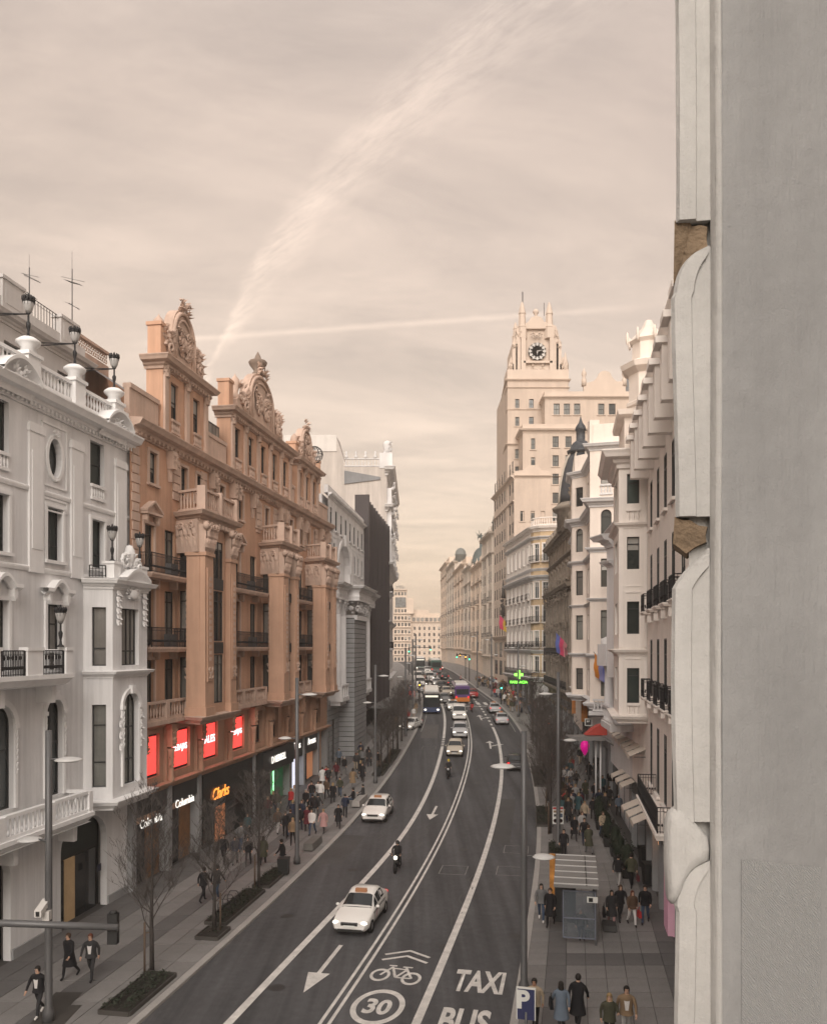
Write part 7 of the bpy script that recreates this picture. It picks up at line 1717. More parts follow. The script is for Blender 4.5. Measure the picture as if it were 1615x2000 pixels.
def bus(px, py, f, toward, label, body, lower, w=2.5, h=3.1, L=11.5, sign_=True):
    x, y = ground_at(px, py); t = thing('bus', label, 'bus', (x, y, GZ(y)), -heading(f, y) + (PI if toward else 0), 'buses on the avenue'); y0, y1 = (-L, 0); b = w / 2
    sl_ = math.atan2(GZ(y + 4) - GZ(y - 4), 8); t.rotation_euler = (sl_ * (-1 if toward else 1), 0, t.rotation_euler[2])
    if not toward: y0, y1 = 0, L
    fr = y1; re = y0
    m = MB(); m.box(-b, b, y0 + .12, y1 - .12, .35, h - .15); m.frustum(-b, b, y0 + .05, y1 - .05, h - .15, h, .12); m.box(-b * .94, b * .94, y1 - .13, y1, .45, h - .3); m.box(-b * .94, b * .94, y0, y0 + .13, .45, h - .3); m.build('body', body, t)
    m = MB(); m.box(-b * .99 - .012, b * .99 + .012, y0 - .012, y1 + .012, .36, 1.05); m.build('skirt', lower, t)
    m = MB(); m.box(-b * .9, b * .9, fr + .0, fr + .025, 1.15, h - .62); m.build('windscreen', CGL, t)
    m = MB(); m.box(-b * .85, b * .85, re - .025, re, 1.5, h - .5); m.build('rear_window', CGL, t)
    n = 7
    for s in (-1, 1):
        for i in range(n):
            m = MB(); a = y0 + .5 + (L - 1) * i / n; m.box(s * (b + .008) - .01, s * (b + .008) + .01, a + .06, a + (L - 1) / n - .06, 1.2, h - .55); m.build('side_window', CGL, t)
        for yy in (fr - 2.4, re + 2.8): m = MB(); m.lathe(0, 0, [(.1, 0), (.48, 0), (.48, .28), (.1, .28)], 14); m.v = [(s * (b - .26) + p[2], yy + p[0], .48 + p[1]) for p in m.v]; m.build('wheel', TYRE, t)
        m = MB(); m.ell((s * b * .74, fr, .72), (.2, .06, .12), 8, 5); m.build('headlight', HEAD, t)
        m = MB(); m.box(s * b * .8 - .12, s * b * .8 + .12, re - .03, re + .02, .9, 1.25); m.build('tail_light', TAIL, t)
        m = MB(); m.tube([(s * b, fr - .1, h - .5), (s * (b + .28), fr + .2, h - .6), (s * (b + .3), fr + .2, h - 1.0)], .05, 5); m.build('mirror', TRIM, t)
    m = MB(); m.box(-b * .8, b * .8, y0 + 2, y1 - 2.5, h, h + .28); m.build('roof_unit', PB['white'], t)
    m = MB(); m.box(-b * .75, b * .75, fr, fr + .03, h - .55, h - .28); m.build('destination_sign', emis('bus sign', (.9, .85, .7), .45) if sign_ else TRIM, t)
    return t
bus(843, 1396, C_1, True, 'dark city bus with white roof coming down the kerb lane', PB['black'], PB['blue'])
bus(903, 1375, C_2, False, 'purple and orange city bus seen from behind', PB['purple'], PB['orange'], 2.4, 2.9, 9)
bus(852, 1316, C_2, False, 'teal bus seen from behind at the far junction', PB['green'], PB['grey'], 2.5, 3.2, 10)
bus(821, 1310, C_1, True, 'grey green bus approaching far down the street', PB['grey'], PB['green'], 2.5, 3.2, 10)
# ================================================================ people
CL = {'black': (.011, .011, .013), 'charcoal': (.03, .03, .032), 'navy': (.018, .024, .045), 'grey': (.14, .14, .14), 'olive': (.055, .055, .035), 'beige': (.36, .29, .21), 'white': (.62, .60, .58), 'brown': (.09, .055, .035), 'burgundy': (.10, .018, .025), 'pink': (.42, .24, .23), 'jeans': (.05, .075, .12), 'pale': (.34, .33, .32), 'teal': (.04, .09, .10), 'red': (.35, .03, .03), 'tan': (.22, .15, .09), 'bluegrey': (.12, .15, .19), 'yellow': (.55, .42, .03)}
CM = {k: mat('cloth ' + k, c, .9, .12, 4) for k, c in CL.items()}
SK = [mat('skin a', (.50, .31, .22), .6, 0), mat('skin b', (.36, .20, .13), .6, 0)]; HR = {'dark': mat('dark hair', (.014, .011, .009), .6, 0), 'brown': mat('brown hair', (.06, .032, .018), .6, 0), 'blonde': mat('blonde hair', (.28, .19, .09), .6, 0), 'grey': mat('grey hair', (.3, .29, .28), .7, 0), 'auburn': mat('auburn hair', (.11, .035, .018), .6, 0)}
SHOE = {'black': CM['black'], 'white': CM['white']}
def skin_mesh(J, Eg, root):
    me = bpy.data.meshes.new('body'); me.from_pydata([j[0] for j in J], Eg, []); o = bpy.data.objects.new('tmp', me); COL.objects.link(o)
    md = o.modifiers.new('s', 'SKIN'); md.use_smooth_shade = True
    for i, j in enumerate(J): sv_ = me.skin_vertices[0].data[i]; sv_.radius = j[1] if hasattr(j[1], '__len__') else (j[1], j[1]); sv_.use_root = (i == root)
    o.modifiers.new('d', 'SUBSURF').levels = 1
    dg = bpy.context.evaluated_depsgraph_get(); r = bpy.data.meshes.new_from_object(o.evaluated_get(dg)); bpy.data.objects.remove(o); return r
POSE = {  # (left thigh, left shin, right thigh, right shin) angles forward, (left upper arm, forearm, right upper, forearm), sit
    'walk1': ((24, 8), (-18, -40), (-22, -2), (24, 40)), 'walk2': ((-18, -42), (24, 8), (22, 42), (-20, -4)), 'stand': ((2, 0), (-2, -2), (-4, 6), (4, 12)), 'hold': ((6, 2), (-6, -8), (10, 95), (6, 80)), 'sit': ((85, 0), (82, 4), (25, 70), (25, 60)), 'ride': ((70, -20), (70, -20), (55, 40), (55, 40)), 'text': ((18, 4), (-14, -30), (20, 110), (-15, 5))}
def person_proto(pose):
    P = POSE[pose]; sit = pose in ('sit', 'ride'); hz = .93 if not sit else .50; rad = math.radians
    lean = .06 if pose.startswith('walk') else .16 if pose == 'ride' else 0
    J = [((0, 0, hz), (.155, .115)), ((0, lean * .3, hz + .18), (.135, .10)), ((0, lean * .7, hz + .38), (.165, .11)), ((0, lean, hz + .52), (.06, .06)), ((0, lean + .015, hz + .60), (.068, .075)), ((0, lean + .02, hz + .70), (.074, .09)), ((0, lean + .01, hz + .765), (.06, .07))]
    Eg = [(0, 1), (1, 2), (2, 3), (3, 4), (4, 5), (5, 6)]; lab = ['leg', 'top', 'top', 'top', 'skin', 'skin', 'skin']; hands = []
    def sw(p, a, l): return (p[0], p[1] + l * math.sin(rad(a)), p[2] - l * math.cos(rad(a)))
    for s, (th, sh) in ((-1, P[0]), (1, P[1])):
        b = len(J); hip = (s * .095, 0, hz - .05); kn = sw(hip, th, .42); an = sw(kn, sh, .40)
        if not sit and an[2] < .09: an = (an[0], an[1], .09)
        if pose == 'sit': an = (an[0], an[1], .08)
        pit = max(-.02, .06 - max(0, -sh) / 60 * .12)
        J += [(hip, (.098, .10)), ((kn[0], kn[1], kn[2]), (.062, .066)), (an, (.045, .05)), ((an[0], an[1] + .15, max(.045, an[2] - .04 - (.10 if sh < -20 else 0))), (.046, .035))]
        Eg += [(0, b), (b, b + 1), (b + 1, b + 2), (b + 2, b + 3)]; lab += ['leg', 'leg', 'leg', 'shoe']
    for s, (ua, fa) in ((-1, P[2]), (1, P[3])):
        b = len(J); sho = (s * .20, lean * .8, hz + .46); el = sw((s * .245, sho[1], sho[2]), ua, .27); el = (s * .265, el[1], el[2]); wr = sw(el, fa, .24); wr = (s * .255, wr[1], wr[2]); hd = sw(wr, fa, .09)
        J += [(sho, (.07, .07)), (el, (.052, .052)), (wr, (.038, .038)), (hd, (.032, .04))]; Eg += [(2, b), (b, b + 1), (b + 1, b + 2), (b + 2, b + 3)]; lab += ['top', 'top', 'top', 'skin']; hands.append((hd, fa, s))
    me = skin_mesh(J, Eg, 0)
    idx = {'skin': 0, 'top': 1, 'leg': 2, 'shoe': 3}; JP = [Vector(j[0]) for j in J]; bones = [(JP[a], JP[b], lab[b] if lab[b] != 'shoe' else 'shoe') for a, b in Eg]
    mi = []
    for p in me.polygons:
        c = p.center; best = (9, 'top')
        for a, b, l in bones:
            d = b - a; t = max(0, min(1, (c - a).dot(d) / max(d.length_squared, 1e-6))); q = (c - a - d * t).length
            if q < best[0]: best = (q, l)
        mi.append(idx[best[1]])
    v = [tuple(x.co) for x in me.vertices]; f = [list(p.vertices) for p in me.polygons]
    m = MB(); m.v, m.f, m.m, m.s = v, f, mi, [True] * len(f)
    for hd, fa, s in hands:      # fingers and thumb
        for k in range(4):
            o = (k - 1.5) * .017; l = (.062, .072, .068, .052)[k]; a = (hd[0], hd[1] + o * math.cos(rad(fa)), hd[2] + o * math.sin(rad(fa))); q = sw(a, fa + 12, l * .55); w = sw(q, fa + 40, l * .5); m.tube([a, q, w], [.010, .009, .006], 4, 0)
        a = (hd[0] - s * .012, hd[1] + .035 * math.cos(rad(fa)), hd[2] + .02); m.tube([a, (a[0] - s * .03, a[1] + .025, a[2] - .03), (a[0] - s * .035, a[1] + .02, a[2] - .06)], [.012, .010, .007], 4, 0)
    hx, hy, hz2 = 0, lean + .02, hz + .66
    m.tube([(0, hy + .085, hz2 + .045), (0, hy + .113, hz2 + .0), (0, hy + .085, hz2 - .01)], [.008, .016, .010], 5, 0)
    for s in (-1, 1):
        m.ell((s * .033, hy + .088, hz2 + .045), (.013, .008, .009), 5, 4, 3); m.ell((s * .078, hy - .005, hz2 + .03), (.014, .022, .032), 5, 4, 0)
    m.ell((0, hy + .088, hz2 - .045), (.024, .008, .006), 5, 3, 3)
    body = m.mesh('body', [SK[0], CM['black'], CM['jeans'], CM['black']])
    hair, hairl = MB(), MB()
    for q, lng in ((hair, 0), (hairl, 1)):
        n, mm = 10, 7; vs, fs = [], []
        for i in range(mm + 1):
            ph = PI / 2 * (1 - 1.55 * i / mm)
            for j in range(n):
                a = 2 * PI * j / n + PI / 2; fr = max(0, math.sin(a)); p2 = max(ph, PI / 2 * (.22 + .0 * fr)) if fr > .5 else ph
                vs.append((.097 * math.cos(p2) * math.cos(a), hy - .012 + .112 * math.cos(p2) * math.sin(a), hz2 + .035 + .115 * math.sin(p2)))
        for i in range(mm):
            for j in range(n): fs.append((i * n + j, i * n + (j + 1) % n, (i + 1) * n + (j + 1) % n, (i + 1) * n + j))
        q.add(vs, fs, 0, True)
        if lng: q.ell((0, hy - .075, hz2 - .10), (.095, .05, .18), 8, 6); q.ell((.07, hy - .0, hz2 - .08), (.03, .05, .13), 6, 5); q.ell((-.07, hy - .0, hz2 - .08), (.03, .05, .13), 6, 5)
    coats = {}
    for nm, hem, fl in (('short', -.08, .02), ('long', -.42, .07)):
        if sit: hem = -.02
        q = MB(); R = [(.075, .07, .555), (.175, .10, .51), (.215, .135, .40), (.195, .13, .2), (.185, .135, .12), (.20 + fl * .4, .15 + fl * .4, hem * .4), (.20 + fl, .155 + fl + (.03 if pose.startswith('walk') else 0), hem)]
        n = 14; vs = [(rx * math.cos(2 * PI * k / n), lean * max(0, zz) / .52 + ry * math.sin(2 * PI * k / n), hz + zz) for rx, ry, zz in R for k in range(n)]
        q.add(vs, [(i * n + (k + 1) % n, i * n + k, (i + 1) * n + k, (i + 1) * n + (k + 1) % n) for i in range(len(R) - 1) for k in range(n)], 0, True); coats[nm] = q.mesh('coat', CM['black'])
    return dict(body=body, hair=hair.mesh('hair', HR['dark']), hairl=hairl.mesh('hair', HR['dark']), coats=coats, hz=hz)
PP = {k: person_proto(k) for k in POSE}
NAMES = {'jeans': 'blue jeans', 'pale': 'pale trousers', 'bluegrey': 'blue grey trousers'}
USED = {}; rp = random.Random(77)
def slot(o, i, m): s_ = o.material_slots[i]; s_.link = 'OBJECT'; s_.material = m
def person(px, py, face, top='black', legs='jeans', coat='short', hair='dark', lng=False, pose=None, where='', sc=None, shoes='black', label=None, at=None, zoff=None, group='people walking along the avenue', vest=None, helmet=None, skin=0):
    x, y = at if at else ground_at(px, py); pose = pose or rp.choice(('walk1', 'walk2')); D = PP[pose]
    z = GZ(y) + (KH if zoff is None else zoff); s = sc or rp.uniform(.96, 1.06)
    h = {'t': PI, 'a': 0, 'l': PI / 2, 'r': -PI / 2}.get(face, face if isinstance(face, float) else 0)
    if isinstance(face, str): h += rp.uniform(-.3, .3) - (heading(C_D, y) if face in 'ta' else 0)
    wd = {'long': 'long coat', 'short': 'jacket', None: 'top'}[coat]
    if label is None:
        for _ in range(40):
            lg = NAMES.get(legs, legs + ' trousers'); hd = 'long %s hair' % hair if lng else '%s hair' % hair
            label = 'person, %s, %s %s, %s, %s' % (hd, top, wd, lg, where)
            if label not in USED: break
            legs = rp.choice(('jeans', 'black', 'charcoal', 'grey', 'pale', 'navy', 'beige', 'olive', 'brown')); hair = rp.choice(('dark', 'brown', 'blonde', 'grey', 'auburn')); lng = rp.random() < .5
    USED[label] = 1
    t = thing('person', label, 'person', (x, y, z), h, group); t.scale = (s, s, s)
    b = link('body', D['body'], t); slot(b, 0, SK[skin]); slot(b, 1, CM[top]); slot(b, 2, CM[legs]); slot(b, 3, SHOE[shoes])
    if helmet: m = MB(); m.ell((0, .03 + (.1 if pose == 'ride' else 0), D['hz'] + .69), (.125, .145, .14), 10, 7); m.build('helmet', CM[helmet] if helmet != 'black' else PB['black'], t)
    else: o = link('hair', D['hairl' if lng else 'hair'], t); slot(o, 0, HR[hair])
    if coat: o = link('coat', D['coats'][coat], t); slot(o, 0, CM[top])
    if vest: m = MB(); m.add([(-.045, .165, D['hz'] + .08), (.045, .165, D['hz'] + .08), (.08, .175, D['hz'] + .36), (.05, .13, D['hz'] + .54), (-.05, .13, D['hz'] + .54), (-.08, .175, D['hz'] + .36)], [(0, 1, 2, 5), (5, 2, 3, 4)]); m.build('shirt_front', CM[vest], t)
    return t
def bag(p, side, color, label, z=.62, big=1.0):
    m = MB(); w = .19 * big; m.frustum(-.06, .06, -w, w, 0, .30 * big, .02); m.tube([(0, -w * .5, .30 * big), (0, 0, .48 * big), (0, w * .5, .30 * big)], .012, 4)
    h = p.rotation_euler[2]; c, s = math.cos(h), math.sin(h); dx, dy = side * .34, .0
    o = link('bag', m.mesh('bag', CM[color]), None, (p.location.x + dx * c - dy * s, p.location.y + dx * s + dy * c, p.location.z + z), h); tag(o, label, 'bag')
# --- near right-hand pavement
R_ = 'near the viewer on the right-hand pavement'
person(1044, 2022, 't', 'beige', 'black', 'short', 'dark', False, 'walk1', '', label='person in beige zipped hoodie and black trousers behind the parking sign', skin=1)
p = person(1096, 2026, 'a', 'bluegrey', 'charcoal', 'long', 'dark', True, 'walk2', label='person with long dark hair seen from behind in grey green long coat'); bag(p, -1, 'black', 'black shoulder bag of the person in the grey green long coat', .85)
person(1128, 2019, 'a', 'black', 'black', 'long', 'dark', False, 'walk1', sc=1.07, label='person seen from behind in black knee-length coat, next to the grey green coat')
person(1190, 2054, 't', 'olive', 'black', 'short', 'blonde', True, 'text', label='blonde person in dark green jacket looking down at a phone'); person(1223, 2043, 't', 'tan', 'pale', 'short', 'dark', False, 'walk2', vest='white', sc=1.07, label='person in open tan jacket over white shirt at the bottom edge')
# row of four by the bus shelter
p = person(1194, 1815, 't', 'charcoal', 'pink', 'long', 'dark', True, 'walk1', label='person in charcoal long coat and pink trousers beyond the bus shelter'); bag(p, 1, 'black', 'black tote carried by the person in pink trousers', .45, 1.3)
person(1211, 1806, 't', 'black', 'charcoal', 'short', 'brown', True, 'walk2', label='person in black jacket second in the row of four walking abreast')
p = person(1234, 1815, 't', 'brown', 'white', 'short', 'auburn', True, 'walk1', label='person in brown jacket and white trousers third in the row of four'); bag(p, -1, 'red', 'red shopping bag beside the white trousers', .4)
person(1260, 1811, 't', 'black', 'jeans', 'short', 'dark', False, 'walk2', sc=1.06, label='person in black puffer jacket and jeans nearest the shop wall in the row of four')
p = person(1057, 1806, 't', 'grey', 'jeans', 'short', 'dark', True, 'walk1', shoes='white', label='person in grey jacket and jeans walking at the kerb before the shelter'); bag(p, -1, 'burgundy', 'burgundy handbag held beside the kerb', .7)
person(1075, 1816, 't', 'black', 'black', 'long', 'brown', False, 'walk2', label='person all in black with long coat beside the shelter panel')
person(1207, 1738, 'a', 'black', 'pale', 'short', 'dark', False, 'walk1', label='person seen from behind in black top and pale trousers'); p = person(1233, 1740, 'a', 'olive', 'black', 'short', 'dark', False, 'walk2', sc=1.07, label='person seen from behind in dark olive jacket by the waste bins'); bag(p, 1, 'burgundy', 'dark red paper bag by the waste bins', .4)
W1 = 'near the cafe planters'
crowd_r1 = 1
for a in ((1101, 1680, 't', 'black', 'black', 'short', 'dark', False, 'stand'), (1121, 1647, 't', 'black', 'charcoal', 'long', 'dark', True), (1141, 1655, 't', 'black', 'navy', 'short', 'brown', False), (1150, 1673, 'a', 'olive', 'grey', 'long', 'brown', False), (1177, 1641, 't', 'beige', 'jeans', 'short', 'brown', True), (1199, 1660, 'a', 'black', 'black', 'long', 'dark', True), (1208, 1600, 't', 'bluegrey', 'black', 'short', 'grey', False), (1133, 1594, 'a', 'burgundy', 'black', 'short', 'dark', False), (1123, 1579, 't', 'pale', 'jeans', 'short', 'blonde', True), (1143, 1566, 't', 'olive', 'black', 'long', 'dark', False), (1110, 1583, 'a', 'black', 'jeans', 'short', 'dark', True), (1158, 1606, 'a', 'black', 'charcoal', 'short', 'dark', False), (1170, 1590, 't', 'navy', 'black', 'short', 'dark', True), (1181, 1600, 't', 'charcoal', 'black', 'long', 'blonde', True), (1190, 1581, 'a', 'black', 'olive', 'short', 'brown', False), (1161, 1572, 't', 'black', 'jeans', 'short', 'dark', False), (1176, 1560, 't', 'teal', 'black', 'short', 'dark', True), (1191, 1548, 'a', 'black', 'black', 'short', 'dark', False), (1125, 1546, 't', 'black', 'grey', 'short', 'brown', False), (1114, 1540, 't', 'white', 'jeans', None, 'dark', False), (1150, 1527, 'a', 'black', 'black', 'long', 'dark', False), (1164, 1514, 'a', 'charcoal', 'black', 'short', 'dark', False), (1133, 1497, 't', 'black', 'jeans', 'short', 'dark', False), (1146, 1490, 't', 'brown', 'black', 'short', 'brown', True)):
    person(*a, where=W1)
# --- left-hand pavement
person(76, 1994, 't', 'black', 'charcoal', 'short', 'dark', False, 'walk1', shoes='white', vest='white', sc=1.04, label='person in dark jacket over white shirt with white shoes by the near left lamp post')
person(136, 1919, 't', 'black', 'black', 'long', 'brown', False, 'walk2', sc=1.04, label='person in long black coat holding hands below the lobby entrance'); person(178, 1922, 't', 'charcoal', 'charcoal', 'short', 'auburn', False, 'walk1', vest='white', sc=1.06, label='person in dark blazer over white shirt, other half of the hand-holding pair')
W2 = 'outside the black marble shop'; W3 = 'in the left-hand pavement crowd'
for a in ((397, 1768, 'a', 'black', 'black', 'short', 'dark', False), (423, 1764, 'a', 'charcoal', 'jeans', 'short', 'dark', False), (437, 1692, 't', 'black', 'black', 'short', 'brown', True), (459, 1694, 't', 'navy', 'grey', 'short', 'dark', False), (485, 1696, 't', 'black', 'charcoal', 'short', 'dark', False), (514, 1694, 'a', 'olive', 'black', 'long', 'dark', True), (552, 1705, 'l', 'black', 'navy', 'short', 'dark', False), (470, 1668, 'a', 'grey', 'jeans', 'short', 'brown', False)): person(*a, where=W2)
for a in ((557, 1641, 't', 'black', 'black', 'short', 'dark', False), (567, 1638, 'a', 'charcoal', 'jeans', 'short', 'brown', False), (585, 1628, 'a', 'black', 'navy', 'short', 'dark', False), (600, 1627, 't', 'burgundy', 'black', 'long', 'brown', True), (610, 1636, 't', 'white', 'jeans', 'short', 'dark', True), (632, 1632, 't', 'pink', 'charcoal', 'long', 'blonde', False), (661, 1622, 't', 'black', 'black', 'long', 'dark', False), (674, 1601, 'a', 'navy', 'black', 'short', 'dark', False), (609, 1573, 't', 'black', 'jeans', 'short', 'dark', True), (626, 1573, 'a', 'white', 'grey', 'short', 'brown', False), (638, 1564, 't', 'brown', 'black', 'short', 'auburn', True), (650, 1573, 'a', 'black', 'black', 'long', 'dark', False), (664, 1560, 't', 'olive', 'jeans', 'short', 'dark', False), (641, 1540, 't', 'charcoal', 'black', 'short', 'dark', False), (657, 1528, 't', 'burgundy', 'black', 'short', 'dark', True), (672, 1518, 'a', 'black', 'grey', 'short', 'grey', False), (662, 1500, 't', 'bluegrey', 'black', 'short', 'dark', False), (708, 1531, 't', 'black', 'black', 'long', 'dark', True), (695, 1507, 'a', 'charcoal', 'black', 'short', 'dark', False), (705, 1486, 't', 'navy', 'jeans', 'short', 'brown', False), (719, 1494, 'a', 'black', 'charcoal', 'short', 'dark', True), (738, 1505, 't', 'black', 'brown', 'short', 'dark', False), (572, 1655, 't', 'tan', 'black', 'short', 'blonde', True), (620, 1600, 'a', 'charcoal', 'grey', 'short', 'dark', False), (598, 1590, 't', 'black', 'black', 'short', 'grey', False), (590, 1612, 't', 'navy', 'beige', 'short', 'brown', True)): person(*a, where=W3)
# seated people on the stone bench by the second taxi
for px, py, c, l in ((690, 1575, 'black', 'jeans'), (709, 1566, 'charcoal', 'black')): person(px, py, 'l', c, l, 'short', 'dark', False, 'sit', label='person in %s jacket sitting on the pale bench by the second taxi' % c, group='people sitting')
person(1134, 1836, 't', 'black', 'navy', 'short', 'grey', False, 'sit', label='person sitting inside the glass bus shelter', group='people sitting')
# crowds farther up both pavements
pal = ('black', 'charcoal', 'navy', 'pale', 'grey', 'olive', 'beige', 'white', 'brown', 'burgundy', 'pink', 'bluegrey', 'teal', 'red', 'tan')
def crowd(n, f_in, f_out, sgn, y0, y1, where, lo=.06, hi=.94, bias=1.0):
    for _ in range(n):
        y = y0 + (y1 - y0) * rp.random() ** bias; t = rp.uniform(lo, hi); a, b = f_in(y) + sgn * .5, f_out(y) - sgn * .4
        person(0, 0, rp.choice('ta'), rp.choice(pal), rp.choice(('black', 'jeans', 'charcoal', 'grey', 'navy', 'pale', 'beige')), rp.choice(('short', 'short', 'long')), rp.choice(('dark', 'dark', 'brown', 'blonde')), rp.random() < .45, None, where, at=(a + (b - a) * t, y), group='crowd farther up the avenue')
crowd(112, C_R, F_R, 1, 118, 166, 'in the crowd below the tower')
crowd(30, C_R, F_R, 1, 86, 118, 'under the right-hand bare trees', .3)
crowd(30, C_R, F_R, 1, 54, 86, 'between the cafe and bare trees', .28, .72)
crowd(20, C_L, F_L, -1, 50, 84, 'near the lit shop windows', .2, .9)
crowd(36, C_L, F_L, -1, 98, 150, 'past the canopy on the left', .05, .7)
for i in range(8): y = 168 + rp.uniform(-1, 1); t = rp.uniform(.05, .9); person(0, 0, rp.choice('lr'), rp.choice(pal), 'black', 'short', 'dark', False, None, 'crossing at the far junction', at=(C_L(y) + (C_R(y) - C_L(y)) * t, y), zoff=0, group='crowd farther up the avenue')
# --- two-wheelers
def motorbike(px, py, f, toward, label, rider_label, col, lit, top, helmet, legs='black', scoot=False, sc=1.0):
    x, y = ground_at(px, py); h = -heading(f, y) + (PI if toward else 0); t = thing('motorbike', label, 'motorbike', (x, y, GZ(y)), h, 'two-wheelers on the avenue'); r = .30 if not scoot else .24
    for yy in (.68, -.66):
        m = MB(); m.tube([(0, yy + r * math.cos(2 * PI * i / 14), r + .02 + r * math.sin(2 * PI * i / 14)) for i in range(15)], .065, 6, cap=False); w = m.build('wheel', TYRE, t); m = MB(); m.lathe(0, 0, [(0.03, -.02), (r * .7, -.02), (r * .7, .02), (.03, .02)], 10); m.v = [(p[2], yy + p[0], r + .02 + p[1]) for p in m.v]; m.build('rim', RIM, w)
    m = MB(); m.tube([(0, .45, .72), (0, .1, .82), (0, -.3, .74), (0, -.85, .80)], [.14, .19, .15, .08], 8); m.ell((0, .05, .45), (.17, .34, .2), 8, 6); m.build('frame_body', PB[col], t)
    m = MB(); m.tube([(0, .0, .80), (0, -.4, .80), (0, -.8, .84)], [.10, .15, .12], 7); m.build('saddle', TRIM, t)
    m = MB(); [m.tube([(s * .07, .68, .32), (s * .09, .48, .95)], .03, 5) for s in (-1, 1)]; m.tube([(-.38, .36, 1.04), (-.1, .46, 1.0), (.1, .46, 1.0), (.38, .36, 1.04)], .02, 5); m.build('handlebar', TRIM, t)
    m = MB(); m.ell((0, .60, .86), (.11, .08, .12), 8, 6); m.build('headlight', HEAD if lit else HOFF, t)
    m = MB(); m.ell((0, -.90, .78), (.07, .04, .05), 6, 4); m.build('tail_light', TAIL, t)
    if scoot: m = MB(); m.box(-.22, .22, -1.1, -.7, .86, 1.26); m.build('top_box', PB[col], t); m = MB(); m.box(-.2, .2, .36, .44, .25, .95); m.build('leg_shield', PB[col], t)
    c, s = math.cos(h), math.sin(h); o = -.18
    person(0, 0, float(h), top, legs, 'short', pose='ride', at=(x - o * s, y + o * c), zoff=.40, sc=sc, label=rider_label, group='riders', helmet=helmet)
motorbike(776, 1700, C_D, True, 'dark motorbike with lit headlight behind the nearest taxi', 'rider in black jacket and helmet on the dark motorbike', 'black', True, 'black', 'black')
motorbike(876, 1519, C_D, True, 'small scooter between the lanes ahead of the oncoming queue', 'scooter rider with yellow helmet in dark clothes', 'black', False, 'charcoal', 'yellow', 'charcoal', True)
motorbike(921, 1391, C_2, False, 'red scooter with top box driving away', 'rider in dark jacket on the red scooter', 'red', False, 'black', 'black', 'black', True)
motorbike(832, 1344, C_1, True, 'distant motorbike behind the dark bus', 'rider on the distant motorbike behind the bus', 'black', True, 'black', 'white')
# ================================================================ street furniture
def lamp_post(px, py, label, road_side, h=10.2, a1=9.2, a2=6.6, at=None, s=1.0):
    x, y = at or ground_at(px, py); z = GZ(y) + KH; t = thing('street_lamp', label, 'lamp post', (x, y, z), -heading(C_D, y), 'tall grey disc lamps along the avenue')
    m = MB(); m.lathe(0, 0, [(.20, 0), (.20, .35), (.13, .5), (.12, h * .5), (.11, h)], 10); m.build('pole', LAMPG, t)
    for zz, sd, ll in ((a1, road_side, .95), (a2, -road_side, .85)):
        m = MB(); m.tube([(0, 0, zz), (sd * .4, 0, zz + .03)], [.05, .035], 6); arm = m.build('arm', LAMPG, t)
        m = MB(); m.lathe(sd * (.3 + ll * .5), 0, [(.03, zz - .03), (ll * .35, zz - .05), (ll * .5, zz + .01), (ll * .42, zz + .05), (ll * .2, zz + .10), (.02, zz + .12)], 18); m.build('luminaire', LAMPW, arm)
    return t
lamp_post(95, 2003, 'grey disc lamp post with a security camera at the bottom left', 1, 10.0, 9.0, 6.2)
lamp_post(580, 1692, 'grey disc lamp post beside the stone block seat on the left', 1, 11.0, 10.0, 7.4)
lamp_post(733, 1533, 'grey disc lamp post in front of the rusticated pier', 1, 10.6, 9.6, 7.2)
lamp_post(1023, 1948, 'grey disc lamp post at the right kerb by the parking sign', -1, 9.75, 8.4, 5.1)
lamp_post(1090, 1664, 'grey disc lamp post behind the bus shelter roof', -1, 11.2, 9.8, 6.9)
for i, (px, py, sd) in enumerate(((792, 1440, 1), (806, 1392, 1), (1012, 1402, -1), (960, 1362, -1), (812, 1362, 1), (932, 1345, -1))): lamp_post(px, py, ['disc lamp post at the end of the canopy', 'slim disc lamp post beside the dark bus', 'disc lamp post under the pharmacy sign', 'disc lamp post in the crowd below the tower', 'farthest disc lamp post on the left kerb', 'farthest disc lamp post on the right kerb'][i], sd, 10.8, 9.8, 7.2)
# security camera on the near left pole
x, y = ground_at(95, 2003); zc = 13 - (1775 - HY) / FPX * y
t = thing('security_camera', 'white security camera clamped to the near left lamp post', 'camera', (x, y - .16, zc)); CW = mat('white housing', (.62, .60, .57), .5, 0)
m = MB(); m.box(-.12, .12, -.45, .2, .05, .26); m.v = [(p[0] - .1, p[1], p[2] + p[1] * .35) for p in m.v]; m.build('housing', CW, t); m = MB(); m.box(-.16, -.04, -.47, -.44, -.08, .08); m.build('lens', TRIM, t); m = MB(); m.box(-.12, .12, -.1, .14, -.35, -.03); m.build('bracket', CW, t)
